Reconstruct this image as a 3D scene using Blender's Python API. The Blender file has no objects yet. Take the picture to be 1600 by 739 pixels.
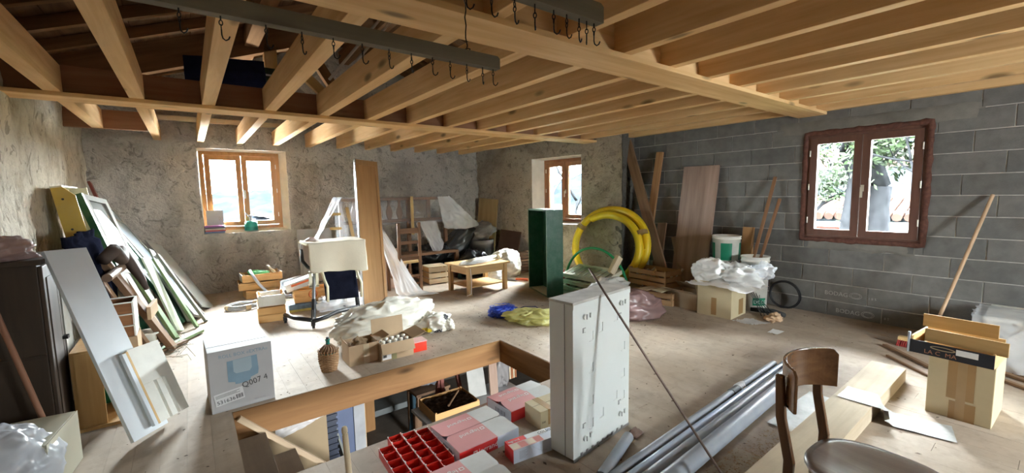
import bpy, bmesh, math, random
from mathutils import Vector, Matrix, noise

# ------------------------------------------------------------------ camera, sky, exposure
SC = bpy.context.scene
COL = SC.collection
random.seed(7)
R = math.radians

CAM_H = 1.453
YAW, PITCH, ROLL, FPX = R(52.928), R(-5.642), R(-1.044), 666.4
fw = Vector((math.cos(YAW)*math.cos(PITCH), math.sin(YAW)*math.cos(PITCH), math.sin(PITCH)))
rt = Vector((math.sin(YAW), -math.cos(YAW), 0))
up = rt.cross(fw)
r2 = math.cos(ROLL)*rt + math.sin(ROLL)*up
u2 = -math.sin(ROLL)*rt + math.cos(ROLL)*up
cam_d = bpy.data.cameras.new('camera')
cam_d.sensor_fit = 'HORIZONTAL'
cam_d.sensor_width = 36.0
cam_d.lens = 36.0*FPX/1600.0
cam_d.clip_start = 0.05
cam_d.clip_end = 800
cam = bpy.data.objects.new('camera', cam_d)
COL.objects.link(cam)
m = Matrix((r2, u2, -fw)).transposed().to_4x4()
m.translation = Vector((0, 0, CAM_H))
cam.matrix_world = m
SC.camera = cam

SKY = 62.0
world = bpy.data.worlds.new('overcast_sky')
SC.world = world
world.use_nodes = True
wn = world.node_tree
wn.nodes.clear()
w_tc = wn.nodes.new('ShaderNodeTexCoord')
w_sep = wn.nodes.new('ShaderNodeSeparateXYZ')
wn.links.new(w_tc.outputs['Generated'], w_sep.inputs[0])
w_mr = wn.nodes.new('ShaderNodeMapRange')          # overcast sky: zenith about three times the horizon
w_mr.inputs['From Min'].default_value = 0.0
w_mr.inputs['From Max'].default_value = 1.0
w_mr.inputs['To Min'].default_value = 1.0
w_mr.inputs['To Max'].default_value = 2.6
wn.links.new(w_sep.outputs['Z'], w_mr.inputs['Value'])
w_mul = wn.nodes.new('ShaderNodeMath'); w_mul.operation = 'MULTIPLY'
wn.links.new(w_mr.outputs[0], w_mul.inputs[0]); w_mul.inputs[1].default_value = SKY
w_bg = wn.nodes.new('ShaderNodeBackground')
w_bg.inputs['Color'].default_value = (0.93, 0.97, 1.0, 1)
wn.links.new(w_mul.outputs[0], w_bg.inputs['Strength'])
w_out = wn.nodes.new('ShaderNodeOutputWorld')
wn.links.new(w_bg.outputs[0], w_out.inputs[0])

SC.view_settings.view_transform = 'Standard'
SC.view_settings.look = 'None'
SC.view_settings.gamma = 1.0
SC.view_settings.use_curve_mapping = False
SC.view_settings.exposure = 2.0
SC.cycles.use_denoising = True
SC.cycles.max_bounces = 10
SC.cycles.diffuse_bounces = 6
SC.cycles.transparent_max_bounces = 16
SC.cycles.sample_clamp_indirect = 12.0
SC.cycles.caustics_reflective = False
SC.cycles.caustics_refractive = False

def portal(name, centre, normal, w, h):
    """sampling portal in a window opening: emits nothing itself"""
    d = bpy.data.lights.new(name, 'AREA'); d.shape = 'RECTANGLE'; d.size = w; d.size_y = h
    d.cycles.is_portal = True
    o = bpy.data.objects.new(name, d); COL.objects.link(o)
    o.location = centre
    o.rotation_euler = Vector(normal).to_track_quat('-Z', 'Z').to_euler()
    return o

# ------------------------------------------------------------------ mesh building helpers
class MB:
    def __init__(s): s.v = []; s.f = []; s.mi = []; s.sm = []
    def add(s, vs, fs, mi=0, smooth=False, M=None):
        b = len(s.v)
        for p in vs:
            p = Vector(p)
            s.v.append(M @ p if M is not None else p)
        for f in fs:
            s.f.append([b+i for i in f]); s.mi.append(mi); s.sm.append(smooth)
        return s
    def box(s, x0, x1, y0, y1, z0, z1, mi=0, M=None):
        vs = [(x0,y0,z0),(x1,y0,z0),(x1,y1,z0),(x0,y1,z0),(x0,y0,z1),(x1,y0,z1),(x1,y1,z1),(x0,y1,z1)]
        fs = [(0,3,2,1),(4,5,6,7),(0,1,5,4),(1,2,6,5),(2,3,7,6),(3,0,4,7)]
        return s.add(vs, fs, mi, False, M)
    def quad(s, a, b, c, d, mi=0, M=None):
        return s.add([a,b,c,d], [(0,1,2,3)], mi, False, M)
    def cyl(s, p0, p1, r0, r1=None, n=14, mi=0, caps=True, smooth=True, M=None):
        r1 = r0 if r1 is None else r1
        p0 = Vector(p0); p1 = Vector(p1); d = (p1-p0).normalized()
        a = d.orthogonal().normalized(); b = d.cross(a)
        vs = []
        for k in range(n):
            t = 2*math.pi*k/n; e = a*math.cos(t)+b*math.sin(t)
            vs += [p0+e*r0, p1+e*r1]
        fs = [(2*k, 2*((k+1)%n), 2*((k+1)%n)+1, 2*k+1) for k in range(n)]
        s.add(vs, fs, mi, smooth, M)
        if caps:
            s.add([vs[2*k] for k in range(n)], [tuple(range(n-1,-1,-1))], mi, False, M)
            s.add([vs[2*k+1] for k in range(n)], [tuple(range(n))], mi, False, M)
        return s
    def tube(s, pts, r, n=8, closed=False, mi=0, M=None):
        pts = [Vector(p) for p in pts]; L = len(pts)
        rr = r if hasattr(r, '__len__') else [r]*L
        vs = []; a = None
        for i in range(L):
            if closed: d = pts[(i+1)%L]-pts[i-1]
            else: d = pts[min(i+1,L-1)]-pts[max(i-1,0)]
            d = d.normalized() if d.length > 1e-9 else Vector((0,0,1))
            if a is None: a = d.orthogonal().normalized()
            a = (a - d*a.dot(d))
            a = a.normalized() if a.length > 1e-6 else d.orthogonal().normalized()
            b = d.cross(a)
            for k in range(n):
                t = 2*math.pi*k/n
                vs.append(pts[i]+(a*math.cos(t)+b*math.sin(t))*rr[i])
        fs = []
        for i in range(L if closed else L-1):
            j = (i+1) % L
            for k in range(n):
                k2 = (k+1) % n
                fs.append((i*n+k, i*n+k2, j*n+k2, j*n+k))
        if not closed:
            fs.append(tuple(range(n-1,-1,-1))); fs.append(tuple((L-1)*n+k for k in range(n)))
        return s.add(vs, fs, mi, True, M)
    def lathe(s, prof, n=24, mi=0, M=None, c=(0,0,0)):
        vs = []
        for r, z in prof:
            for k in range(n):
                t = 2*math.pi*k/n
                vs.append((c[0]+r*math.cos(t), c[1]+r*math.sin(t), c[2]+z))
        fs = []
        for i in range(len(prof)-1):
            for k in range(n):
                k2 = (k+1) % n
                fs.append((i*n+k, i*n+k2, (i+1)*n+k2, (i+1)*n+k))
        return s.add(vs, fs, mi, True, M)
    def grid(s, fn, nu, nv, mi=0, smooth=True, M=None, closed_u=False):
        vs = [fn(i/nu, j/nv) for j in range(nv+1) for i in range(nu+1)]
        W = nu+1
        fs = [(j*W+i, j*W+i+1, (j+1)*W+i+1, (j+1)*W+i) for j in range(nv) for i in range(nu)]
        return s.add(vs, fs, mi, smooth, M)
    def prism(s, poly, h, mi=0, M=None):
        n = len(poly)
        vs = [(x,y,0) for x,y in poly]+[(x,y,h) for x,y in poly]
        fs = [tuple(range(n-1,-1,-1)), tuple(range(n,2*n))]+[(i,(i+1)%n,n+(i+1)%n,n+i) for i in range(n)]
        return s.add(vs, fs, mi, False, M)

WM = {}
def _mesh(name, mb, mats, inv, solid=0.0, weld=False):
    me = bpy.data.meshes.new(name)
    me.from_pydata([inv @ v for v in mb.v], [], mb.f)
    if not isinstance(mats, (list, tuple)): mats = [mats]
    for mt in mats: me.materials.append(mt)
    for i, p in enumerate(me.polygons):
        p.material_index = min(mb.mi[i], len(mats)-1); p.use_smooth = mb.sm[i]
    me.update()
    return me
def _props(o, label, cat, group, kind):
    if label: o['label'] = label
    if cat: o['category'] = cat
    if group: o['group'] = group
    if kind: o['kind'] = kind
def thing(name, label, cat, loc=(0,0,0), rz=0.0, group=None, kind=None):
    o = bpy.data.objects.new(name, None); COL.objects.link(o)
    o.empty_display_size = 0.05
    M = Matrix.Translation(Vector(loc)) @ Matrix.Rotation(rz, 4, 'Z')
    o.matrix_world = M; WM[o.name] = M
    _props(o, label, cat, group, kind)
    return o
def part(name, mb, mats, parent, label=None, local=False, bevel=0, solid=0, kind=None, data=None):
    """child of a thing; mb holds world coordinates unless local"""
    PM = WM[parent.name]
    me = data or _mesh(name, mb, mats, Matrix() if local else PM.inverted())
    o = bpy.data.objects.new(name, me); COL.objects.link(o)
    o.parent = parent; WM[o.name] = PM
    _mods(o, bevel, solid)
    _props(o, label, None, None, kind)
    return o
def mpart(name, mb, mats, parent, M, label=None, bevel=0, data=None):
    """child with its own matrix M (world), mb in its own coordinates (keeps wood grain along the piece)"""
    me = data or _mesh(name, mb, mats, Matrix())
    o = bpy.data.objects.new(name, me); COL.objects.link(o)
    o.parent = parent; o.matrix_local = WM[parent.name].inverted() @ M; WM[o.name] = M.copy()
    _mods(o, bevel, 0)
    _props(o, label, None, None, None)
    return o
def _mods(o, bevel, solid):
    if solid:
        md = o.modifiers.new('thickness', 'SOLIDIFY'); md.thickness = solid; md.offset = 0
    if bevel:
        md = o.modifiers.new('edges', 'BEVEL'); md.width = bevel; md.segments = 2; md.limit_method = 'ANGLE'
def solo(name, mb, mats, label=None, cat=None, group=None, kind=None, M=None, bevel=0, solid=0):
    """a thing that is one mesh; origin at its base"""
    if M is None:
        xs = [v.x for v in mb.v]; ys = [v.y for v in mb.v]; zs = [v.z for v in mb.v]
        M = Matrix.Translation(((min(xs)+max(xs))/2, (min(ys)+max(ys))/2, min(zs)))
        me = _mesh(name, mb, mats, M.inverted())
    else:
        me = _mesh(name, mb, mats, Matrix())
    o = bpy.data.objects.new(name, me); COL.objects.link(o)
    o.matrix_world = M; WM[o.name] = M
    _mods(o, bevel, solid)
    _props(o, label, cat, group, kind)
    return o
def frame(p0, p1, side):
    """matrix: origin p0, local z towards p1, local x near side"""
    p0 = Vector(p0); z = (Vector(p1)-p0).normalized(); x = Vector(side); x = (x - z*x.dot(z)).normalized(); y = z.cross(x)
    M = Matrix((x, y, z)).transposed().to_4x4(); M.translation = p0
    return M, (Vector(p1)-p0).length
def board(name, p0, p1, side, w, t, mat, label=None, cat=None, group=None, parent=None, bevel=0.002):
    """plank from p0 to p1 (centre of its ends), width w along side, thickness t"""
    M, L = frame(p0, p1, side)
    b = MB().box(-w/2, w/2, -t/2, t/2, 0, L)
    if parent is not None: return mpart(name, b, mat, parent, M, label, bevel)
    return solo(name, b, mat, label, cat, group, M=M, bevel=bevel)
def copy_tree(root, loc=None, rz=0.0, label=None, group=None):
    r = root.copy(); COL.objects.link(r)
    if loc is not None:
        r.matrix_world = Matrix.Translation(Vector(loc)) @ Matrix.Rotation(rz, 4, 'Z')
    if label: r['label'] = label
    if group: r['group'] = group
    for ch in list(root.children):
        c = ch.copy(); COL.objects.link(c); c.parent = r
        for g in list(ch.children):
            d = g.copy(); COL.objects.link(d); d.parent = c
    return r
def TR(x, y, z, rz=0.0, rx=0.0, ry=0.0):
    return Matrix.Translation((x,y,z)) @ Matrix.Rotation(rz,4,'Z') @ Matrix.Rotation(ry,4,'Y') @ Matrix.Rotation(rx,4,'X')
def plane_m(o, ux, uy):
    """matrix for flat print: origin o, text runs along ux, up is uy"""
    ux = Vector(ux).normalized(); uz = ux.cross(Vector(uy)).normalized(); uy = uz.cross(ux)
    M = Matrix((ux, uy, uz)).transposed().to_4x4(); M.translation = Vector(o)
    return M
def lettering(s, size, M, mat, parent, name='lettering', depth=0.0004, align='LEFT', sx=1.0):
    cu = bpy.data.curves.new('txt', 'FONT'); cu.body = s; cu.size = size; cu.extrude = depth; cu.align_x = align
    cu.resolution_u = 2
    t = bpy.data.objects.new('txt', cu); COL.objects.link(t)
    dg = bpy.context.evaluated_depsgraph_get()
    me = bpy.data.meshes.new_from_object(t.evaluated_get(dg))
    bpy.data.objects.remove(t); bpy.data.curves.remove(cu)
    me.transform(Matrix.Diagonal((sx,1,1,1)))
    me.name = name; me.materials.clear(); me.materials.append(mat)
    o = bpy.data.objects.new(name, me); COL.objects.link(o)
    o.parent = parent; o.matrix_local = WM[parent.name].inverted() @ M; WM[o.name] = M.copy()
    return o

def fb(p, s=1.0, o=4):
    return noise.fractal(Vector(p)*s, 0.9, 2.1, o)
def ridge(p, s=1.0):
    return 1.0-2.0*abs(noise.noise(Vector(p)*s))
def sharp(p, s=1.0):
    r_ = max(0.0, 1.0-3.2*abs(noise.noise(Vector(p)*s)))
    return r_*r_*0.9+r_*0.3
def crumple(p, s):
    return 0.75*sharp(p, 0.8*s)+0.45*sharp(Vector(p)+Vector((3.1,1.7,8.2)), 1.7*s)+0.35*noise.noise(Vector(p)*s*0.7)-0.25
def blob(c, rad, seed, amp=0.12, scale=5.0, nu=64, nv=36, zmin=None, power=1.0, mb=None, mi=0, shape=None):
    """crumpled closed bag / heap; flattened on zmin"""
    mb = mb or MB(); c = Vector(c); off = Vector((seed*3.7, seed*1.3, seed*7.9))
    def fn(u, v):
        th = 2*math.pi*u; ph = math.pi*(v-0.5)
        cp = math.copysign(abs(math.cos(ph))**power, math.cos(ph)); sp = math.sin(ph)
        d = Vector((cp*math.cos(th), cp*math.sin(th), sp))
        k = 1+amp*0.9*crumple(d*1.0+off, scale*0.33)+amp*1.5*noise.noise(d*1.25+off)+amp*0.7*noise.noise(d*2.9+off)
        p = Vector((d.x*rad[0]*k, d.y*rad[1]*k, d.z*rad[2]*k))
        if shape: p = shape(p)
        p = p+c
        if zmin is not None and p.z < zmin: p.z = zmin+0.002*abs(noise.noise(p*20))
        return p
    return mb.grid(fn, int(nu*1.4), int(nv*1.5), mi)
# ------------------------------------------------------------------ materials
MATS = {}
def _new(name):
    mt = bpy.data.materials.new(name); mt.use_nodes = True
    nt = mt.node_tree; b = nt.nodes.get('Principled BSDF'); return mt, nt, b
def _coords(nt, scale=(1,1,1), rnd=True):
    tc = nt.nodes.new('ShaderNodeTexCoord'); mp = nt.nodes.new('ShaderNodeMapping')
    mp.inputs['Scale'].default_value = scale
    src = tc.outputs['Object']
    if rnd:
        oi = nt.nodes.new('ShaderNodeObjectInfo'); ad = nt.nodes.new('ShaderNodeVectorMath'); ad.operation = 'MULTIPLY_ADD'
        ad.inputs[0].default_value = (37.0, 23.0, 51.0)
        nt.links.new(oi.outputs['Random'], ad.inputs[1]); nt.links.new(src, ad.inputs[2]); src = ad.outputs[0]
    nt.links.new(src, mp.inputs[0])
    return mp.outputs[0]
def _noise(nt, co, scale, detail=4, rough=0.55, dist=0.0):
    n = nt.nodes.new('ShaderNodeTexNoise'); n.inputs['Scale'].default_value = scale; n.inputs['Detail'].default_value = detail
    n.inputs['Roughness'].default_value = rough; n.inputs['Distortion'].default_value = dist
    nt.links.new(co, n.inputs['Vector']); return n.outputs[0]
def _ramp(nt, fac, stops):
    r = nt.nodes.new('ShaderNodeValToRGB'); e = r.color_ramp.elements
    while len(e) < len(stops): e.new(0.5)
    for k, (pos, c) in enumerate(stops):
        e[k].position = pos; e[k].color = (c[0], c[1], c[2], 1)
    nt.links.new(fac, r.inputs[0]); return r.outputs[0]
def _mix(nt, fac, a, b, mode='MIX'):
    m_ = nt.nodes.new('ShaderNodeMix'); m_.data_type = 'RGBA'; m_.blend_type = mode
    for sock, val in ((m_.inputs[0], fac), (m_.inputs[6], a), (m_.inputs[7], b)):
        if hasattr(val, 'links'): nt.links.new(val, sock)
        elif isinstance(val, (int, float)): sock.default_value = val
        else: sock.default_value = (*val, 1)
    return m_.outputs[2]
def _bump(nt, b, h, strength, dist=0.01):
    bp = nt.nodes.new('ShaderNodeBump'); bp.inputs['Strength'].default_value = strength; bp.inputs['Distance'].default_value = dist
    nt.links.new(h, bp.inputs['Height']); nt.links.new(bp.outputs[0], b.inputs['Normal'])
def sc(c, k): return tuple(min(1.0, x*k) for x in c)
def plain(name, c, rough=0.6, var=0.12, scale=6.0, bump=0.0, bscale=60.0, metal=0.0, spec=0.4, dust=0.0, coat=0.0):
    if name in MATS: return MATS[name]
    mt, nt, b = _new(name); co = _coords(nt)
    col = _ramp(nt, _noise(nt, co, scale, 5), [(0.3, sc(c, 1-var)), (0.7, sc(c, 1+var))])
    if dust:
        d = _ramp(nt, _noise(nt, co, scale*2.7, 6, 0.7), [(0.42, (0,0,0)), (0.72, (dust,)*3)])
        col = _mix(nt, d, col, (0.42, 0.38, 0.33))
    nt.links.new(col, b.inputs['Base Color'])
    b.inputs['Roughness'].default_value = rough; b.inputs['Metallic'].default_value = metal
    b.inputs['Specular IOR Level'].default_value = spec
    if coat: b.inputs['Coat Weight'].default_value = coat; b.inputs['Coat Roughness'].default_value = 0.15
    if bump: _bump(nt, b, _noise(nt, co, bscale, 4), bump, 0.004)
    MATS[name] = mt; return mt
def wood(name, c1, c2, axis='z', rough=0.6, fine=1.0, knots=0.0, spec=0.3, dirt=0.0, lo=0.32, hi=0.68):
    if name in MATS: return MATS[name]
    mt, nt, b = _new(name)
    lg, ac = 0.9*fine, 14.0*fine
    s = {'x': (lg,ac,ac), 'y': (ac,lg,ac), 'z': (ac,ac,lg)}[axis]
    co = _coords(nt, s); co2 = _coords(nt, {'x': (2.0,6,6), 'y': (6,2.0,6), 'z': (6,6,2.0)}[axis])
    n1 = _noise(nt, co, 1.0, 5, 0.6, 0.6)
    col = _ramp(nt, n1, [(lo, c1), (hi, c2)])
    n2 = _noise(nt, co2, 0.5, 3)
    col = _mix(nt, _ramp(nt, n2, [(0.35,(0,0,0)),(0.7,(0.45,)*3)]), col, sc(c1, 0.8))
    if knots:
        v = nt.nodes.new('ShaderNodeTexVoronoi'); v.inputs['Scale'].default_value = 0.8
        nt.links.new(co2, v.inputs['Vector'])
        k = _ramp(nt, v.outputs['Distance'], [(0.07, (knots,)*3), (0.17, (0,0,0))])
        col = _mix(nt, k, col, sc(c1, 0.30))
    if dirt:
        d = _ramp(nt, _noise(nt, _coords(nt), 9.0, 6, 0.7), [(0.45,(0,0,0)),(0.75,(dirt,)*3)])
        col = _mix(nt, d, col, (0.10, 0.08, 0.06))
    nt.links.new(col, b.inputs['Base Color'])
    b.inputs['Roughness'].default_value = rough; b.inputs['Specular IOR Level'].default_value = spec
    _bump(nt, b, n1, 0.18, 0.003)
    MATS[name] = mt; return mt
def stone_plaster(name, light, dark, dark2, streak=False):
    if name in MATS: return MATS[name]
    mt, nt, b = _new(name); co = _coords(nt, (1,1,0.62) if streak else (1,1,1), False)
    n1 = _noise(nt, co, 1.1 if not streak else 3.0, 7, 0.6, 0.5); n2 = _noise(nt, co, 3.4, 8, 0.66, 0.6); n3 = _noise(nt, co, 32.0, 4, 0.6)
    col = _ramp(nt, n1, [(0.34, dark), (0.47, light), (0.75, sc(light, 1.15))])
    pits = _noise(nt, co, 7.5, 6, 0.6, 1.6)
    col = _mix(nt, _ramp(nt, n2, [(0.52,(0,0,0)),(0.70,(0.55,)*3)]), col, dark2)
    col = _mix(nt, _ramp(nt, pits, [(0.57,(0,0,0)),(0.64,(0.7,)*3)]), col, sc(dark2, 0.8))
    col = _mix(nt, 0.16, col, _ramp(nt, n3, [(0.35, sc(dark,0.7)), (0.6, sc(light,1.1))]))
    nt.links.new(col, b.inputs['Base Color']); b.inputs['Roughness'].default_value = 0.95; b.inputs['Specular IOR Level'].default_value = 0.1
    ad = nt.nodes.new('ShaderNodeMath'); ad.operation = 'ADD'
    inv = nt.nodes.new('ShaderNodeMath'); inv.operation = 'MULTIPLY_ADD'; inv.inputs[1].default_value = -1.6; nt.links.new(pits, inv.inputs[0]); nt.links.new(n2, inv.inputs[2])
    nt.links.new(inv.outputs[0], ad.inputs[0]); nt.links.new(n3, ad.inputs[1])
    _bump(nt, b, ad.outputs[0], 0.8, 0.035)
    MATS[name] = mt; return mt
def film(name, c=(0.9,0.92,0.95), fac=0.45, rough=0.22):
    """thin translucent plastic sheet"""
    if name in MATS: return MATS[name]
    mt, nt, b = _new(name); co = _coords(nt)
    b.inputs['Base Color'].default_value = (*c, 1); b.inputs['Roughness'].default_value = rough; b.inputs['Specular IOR Level'].default_value = 0.6
    tl = nt.nodes.new('ShaderNodeBsdfTranslucent'); tl.inputs[0].default_value = (*c, 1)
    m1 = nt.nodes.new('ShaderNodeMixShader'); m1.inputs[0].default_value = 0.4
    nt.links.new(b.outputs[0], m1.inputs[1]); nt.links.new(tl.outputs[0], m1.inputs[2])
    tp = nt.nodes.new('ShaderNodeBsdfTransparent'); tp.inputs[0].default_value = (0.97,0.98,1,1)
    m2 = nt.nodes.new('ShaderNodeMixShader')
    f = _ramp(nt, _noise(nt, co, 2.5, 2), [(0.3, (fac*0.8,)*3), (0.7, (min(1, fac*1.15),)*3)])
    nt.links.new(f, m2.inputs[0]); nt.links.new(tp.outputs[0], m2.inputs[1]); nt.links.new(m1.outputs[0], m2.inputs[2])
    nt.links.new(m2.outputs[0], nt.nodes['Material Output'].inputs[0])
    MATS[name] = mt; return mt
def pane_glass(name='window_glass'):
    if name in MATS: return MATS[name]
    mt, nt, b = _new(name)
    tp = nt.nodes.new('ShaderNodeBsdfTransparent'); tp.inputs[0].default_value = (0.93,0.96,0.96,1)
    gl = nt.nodes.new('ShaderNodeBsdfGlossy'); gl.inputs['Roughness'].default_value = 0.02
    fr = nt.nodes.new('ShaderNodeFresnel'); fr.inputs[0].default_value = 1.35
    m1 = nt.nodes.new('ShaderNodeMixShader')
    nt.links.new(fr.outputs[0], m1.inputs[0]); nt.links.new(tp.outputs[0], m1.inputs[1]); nt.links.new(gl.outputs[0], m1.inputs[2])
    nt.links.new(m1.outputs[0], nt.nodes['Material Output'].inputs[0])
    MATS[name] = mt; return mt

JOIST = {a: wood('spruce_'+a, (0.74,0.43,0.185), (0.94,0.65,0.335), a, 0.65, 1.0, 0.9) for a in 'xyz'}
RED_BEAM = wood('red_brown_beam', (0.26,0.12,0.06), (0.36,0.18,0.10), 'x', 0.7, 1.0, 0.6)
TRIM = {a: wood('trimmer_'+a, (0.165,0.080,0.030), (0.28,0.150,0.062), a, 0.7, 0.9, 0.9, 0.15) for a in 'xyz'}
OLDW = {a: wood('old_brown_wood_'+a, (0.16,0.09,0.05), (0.30,0.18,0.10), a, 0.7, 1.0, 0.5) for a in 'xyz'}
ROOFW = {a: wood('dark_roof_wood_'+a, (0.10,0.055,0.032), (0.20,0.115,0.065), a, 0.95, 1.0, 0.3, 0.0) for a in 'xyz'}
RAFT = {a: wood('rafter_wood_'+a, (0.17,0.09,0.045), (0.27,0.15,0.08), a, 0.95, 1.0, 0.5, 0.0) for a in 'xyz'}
PINE = {a: wood('pale_pine_'+a, (0.62,0.40,0.17), (0.80,0.58,0.30), a, 0.55, 1.0, 0.7) for a in 'xyz'}
CRATEW = {a: wood('crate_wood_'+a, (0.60,0.33,0.12), (0.80,0.50,0.22), a, 0.6, 1.2, 0.3) for a in 'xyz'}
BEECH = {a: wood('pale_crate_wood_'+a, (0.66,0.52,0.34), (0.82,0.70,0.50), a, 0.6, 1.2, 0.2) for a in 'xyz'}
OAK = wood('oak_veneer', (0.44,0.24,0.10), (0.56,0.33,0.15), 'z', 0.4, 1.6, 0.0, 0.5)
CHAIRW = {a: wood('chair_wood_'+a, (0.095,0.040,0.015), (0.20,0.09,0.034), a, 0.25, 1.2, 0.0, 0.6) for a in 'xyz'}
WHITE = plain('white_paint', (0.78,0.78,0.76), 0.45, 0.04, 3)
OFFWHITE = plain('off_white_paint', (0.70,0.69,0.63), 0.5, 0.10, 3, dust=0.25)
BLUEWHITE = plain('bluish_white_paint', (0.66,0.70,0.74), 0.35, 0.06, 3)
CARD = plain('cardboard', (0.44,0.31,0.19), 0.8, 0.08, 4, 0.05)
CARD2 = plain('pale_cardboard', (0.54,0.45,0.29), 0.8, 0.08, 4, 0.05)
TAPE = plain('brown_tape', (0.36,0.22,0.10), 0.25, 0.08, 5)
BLACK = plain('black_plastic', (0.018,0.018,0.02), 0.45, 0.2)
DARKNAVY = plain('dark_navy_cloth', (0.010,0.011,0.020), 1.0, 0.3, 8, 0.4, 90, spec=0.0)
GREENP = plain('dark_green_paint', (0.012,0.085,0.042), 0.4, 0.15, 3, dust=0.10)
STEEL = plain('grey_steel', (0.42,0.42,0.43), 0.35, 0.08, 5, metal=0.8)
PVC = plain('grey_pvc', (0.25,0.27,0.31), 0.38, 0.12, 4, spec=0.4, dust=0.25)
RUST = plain('rusty_steel', (0.16,0.11,0.09), 0.45, 0.3, 30, metal=0.6)
YELLOW = plain('yellow_corrugated_plastic', (0.78,0.55,0.02), 0.45, 0.06)
HOSEG = plain('green_hose', (0.02,0.26,0.10), 0.35, 0.1)
REDP = plain('red_plastic', (0.60,0.03,0.02), 0.35, 0.12)
FILM = film('clear_plastic_sheet')
FILMW = film('milky_plastic_sheet', (0.92,0.93,0.95), 0.75, 0.3)
BAGW = film('white_plastic_bag', (0.84,0.83,0.81), 0.97, 0.6)
# ------------------------------------------------------------------ the setting
XB, Y1, XL, YR = 5.83, 8.05, -1.06, -2.6          # block wall, window wall, left wall, rear wall
def roof_z(x):                                     # underside of the roof
    return 2.78+0.38*(x+1.06) if x < 2.39 else 2.78+0.38*(5.84-x)
def struct(name, mb, mats, label=None, M=None):
    return solo(name, mb, mats, label, None, None, 'structure', M=M)

STONE = stone_plaster('grey_rough_stone_render', (0.53,0.495,0.45), (0.35,0.325,0.295), (0.22,0.20,0.18))
STONE2 = stone_plaster('brown_grey_stone_render', (0.46,0.40,0.325), (0.28,0.24,0.19), (0.18,0.155,0.125))
STREAK = stone_plaster('streaky_beige_render', (0.66,0.60,0.50), (0.48,0.41,0.31), (0.26,0.21,0.15), True)
REVEAL = plain('white_plaster_reveal', (0.74,0.72,0.66), 0.9, 0.08, 6, 0.3, 40)

def frange(a, b, step):
    n = max(1, round((b-a)/step)); return [a+(b-a)*i/n for i in range(n+1)]
def rough_wall(name, M, L, top, openings, mat, amp, step=0.032, thick=0.5, zb=-0.05, z_break=2.45, label=None, chunk=1.0, zstep=None, splay=None):
    """M: local x along the wall, y outward, z up. Rough displaced inner face, smooth reveals, solid body behind."""
    xs = [0.0]
    cuts = sorted({0.0, L, *[o[0] for o in openings], *[o[1] for o in openings]})
    for a, b in zip(cuts, cuts[1:]): xs += frange(a, b, step)[1:]
    zc = sorted({zb, z_break, *[o[2] for o in openings], *[o[3] for o in openings]})
    zs = [zb]
    for a, b in zip(zc, zc[1:]): zs += frange(a, b, zstep or step)[1:]
    nup = 10
    mb = MB(); idx = {}
    def disp(x, z):
        p = Vector((x*1.0+name.__len__(), 7.3, z))
        d = amp*(0.9*fb(p, 1.1, 3)+0.55*fb(p, 4.2, 4))
        r_ = noise.noise(p*2.6+Vector((4,1,9)))          # ledges of half covered stones
        d += amp*0.7*max(0.0, 0.25-abs(r_))*chunk*2
        fl = sharp(Vector((p.x*2.2, p.y, p.z*4.5)), 1.0)*max(0.0, noise.noise(p*1.7+Vector((2,5,3)))+0.25)
        d += amp*0.75*chunk*fl
        w = noise.noise(p*6.0+Vector((9,2,1)))
        d -= amp*0.9*chunk*max(0.0, w-0.28)
        for (a, b, c, e) in openings:
            dx = max(a-x, 0, x-b); dz = max(c-z, 0, z-e); dd = math.hypot(dx, dz)
            d *= min(1.0, dd/0.12+0.05)
        return d
    cols = []
    vs = []
    nz = len(zs)+nup
    for x in xs:
        t = top(x)
        for k in range(nz):
            z = zs[k] if k < len(zs) else z_break+(t-z_break)*(k-len(zs)+1)/nup
            vs.append(Vector((x, -disp(x, z), z)))
    fs = []
    for i in range(len(xs)-1):
        for k in range(nz-1):
            cx = (xs[i]+xs[i+1])/2; cz = (vs[i*nz+k].z+vs[i*nz+k+1].z)/2
            if any(a < cx < b and c < cz < e for a, b, c, e in openings): continue
            fs.append((i*nz+k, (i+1)*nz+k, (i+1)*nz+k+1, i*nz+k+1))
    mb.add(vs, fs, 0, True, M)
    # solid body behind the rough face, with the openings left free
    cutx = sorted({0.0, L, *[o[0] for o in openings], *[o[1] for o in openings], *[L*k/8 for k in range(1, 8)]})
    for a, b in zip(cutx, cutx[1:]):
        cx = (a+b)/2
        op = [o for o in openings if o[0] < cx < o[1]]
        t = max(top(a), top(b))+0.10
        segs = [(zb, t)] if not op else [(zb, op[0][2]), (op[0][3], t)]
        for z0, z1 in segs:
            mb.box(a, b, 0.045, thick, z0, z1, 0, M)
    # reveals
    for a, b, c, e in openings:
        fa, fb_, fc, fe, fy = splay
        prev = (a, b, c, e, -0.006)
        for cur in ((fa, fb_, fc, fe, fy), (fa, fb_, fc, fe, thick)):      # splayed inner reveal, straight outer reveal
            a0, b0, c0, e0, y0 = prev; a1, b1, c1, e1, y1 = cur
            mb.quad((a0,y0,c0),(a0,y0,e0),(a1,y1,e1),(a1,y1,c1),1,M); mb.quad((b0,y0,c0),(b1,y1,c1),(b1,y1,e1),(b0,y0,e0),1,M)
            mb.quad((a0,y0,e0),(b0,y0,e0),(b1,y1,e1),(a1,y1,e1),1,M); mb.quad((a0,y0,c0),(a1,y1,c1),(b1,y1,c1),(b0,y0,c0),1,M)
            prev = cur
    me = _mesh(name, mb, [mat, REVEAL], Matrix())
    o = bpy.data.objects.new(name, me); COL.objects.link(o); WM[o.name] = Matrix()
    _props(o, label, None, None, 'structure')
    return o

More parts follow.
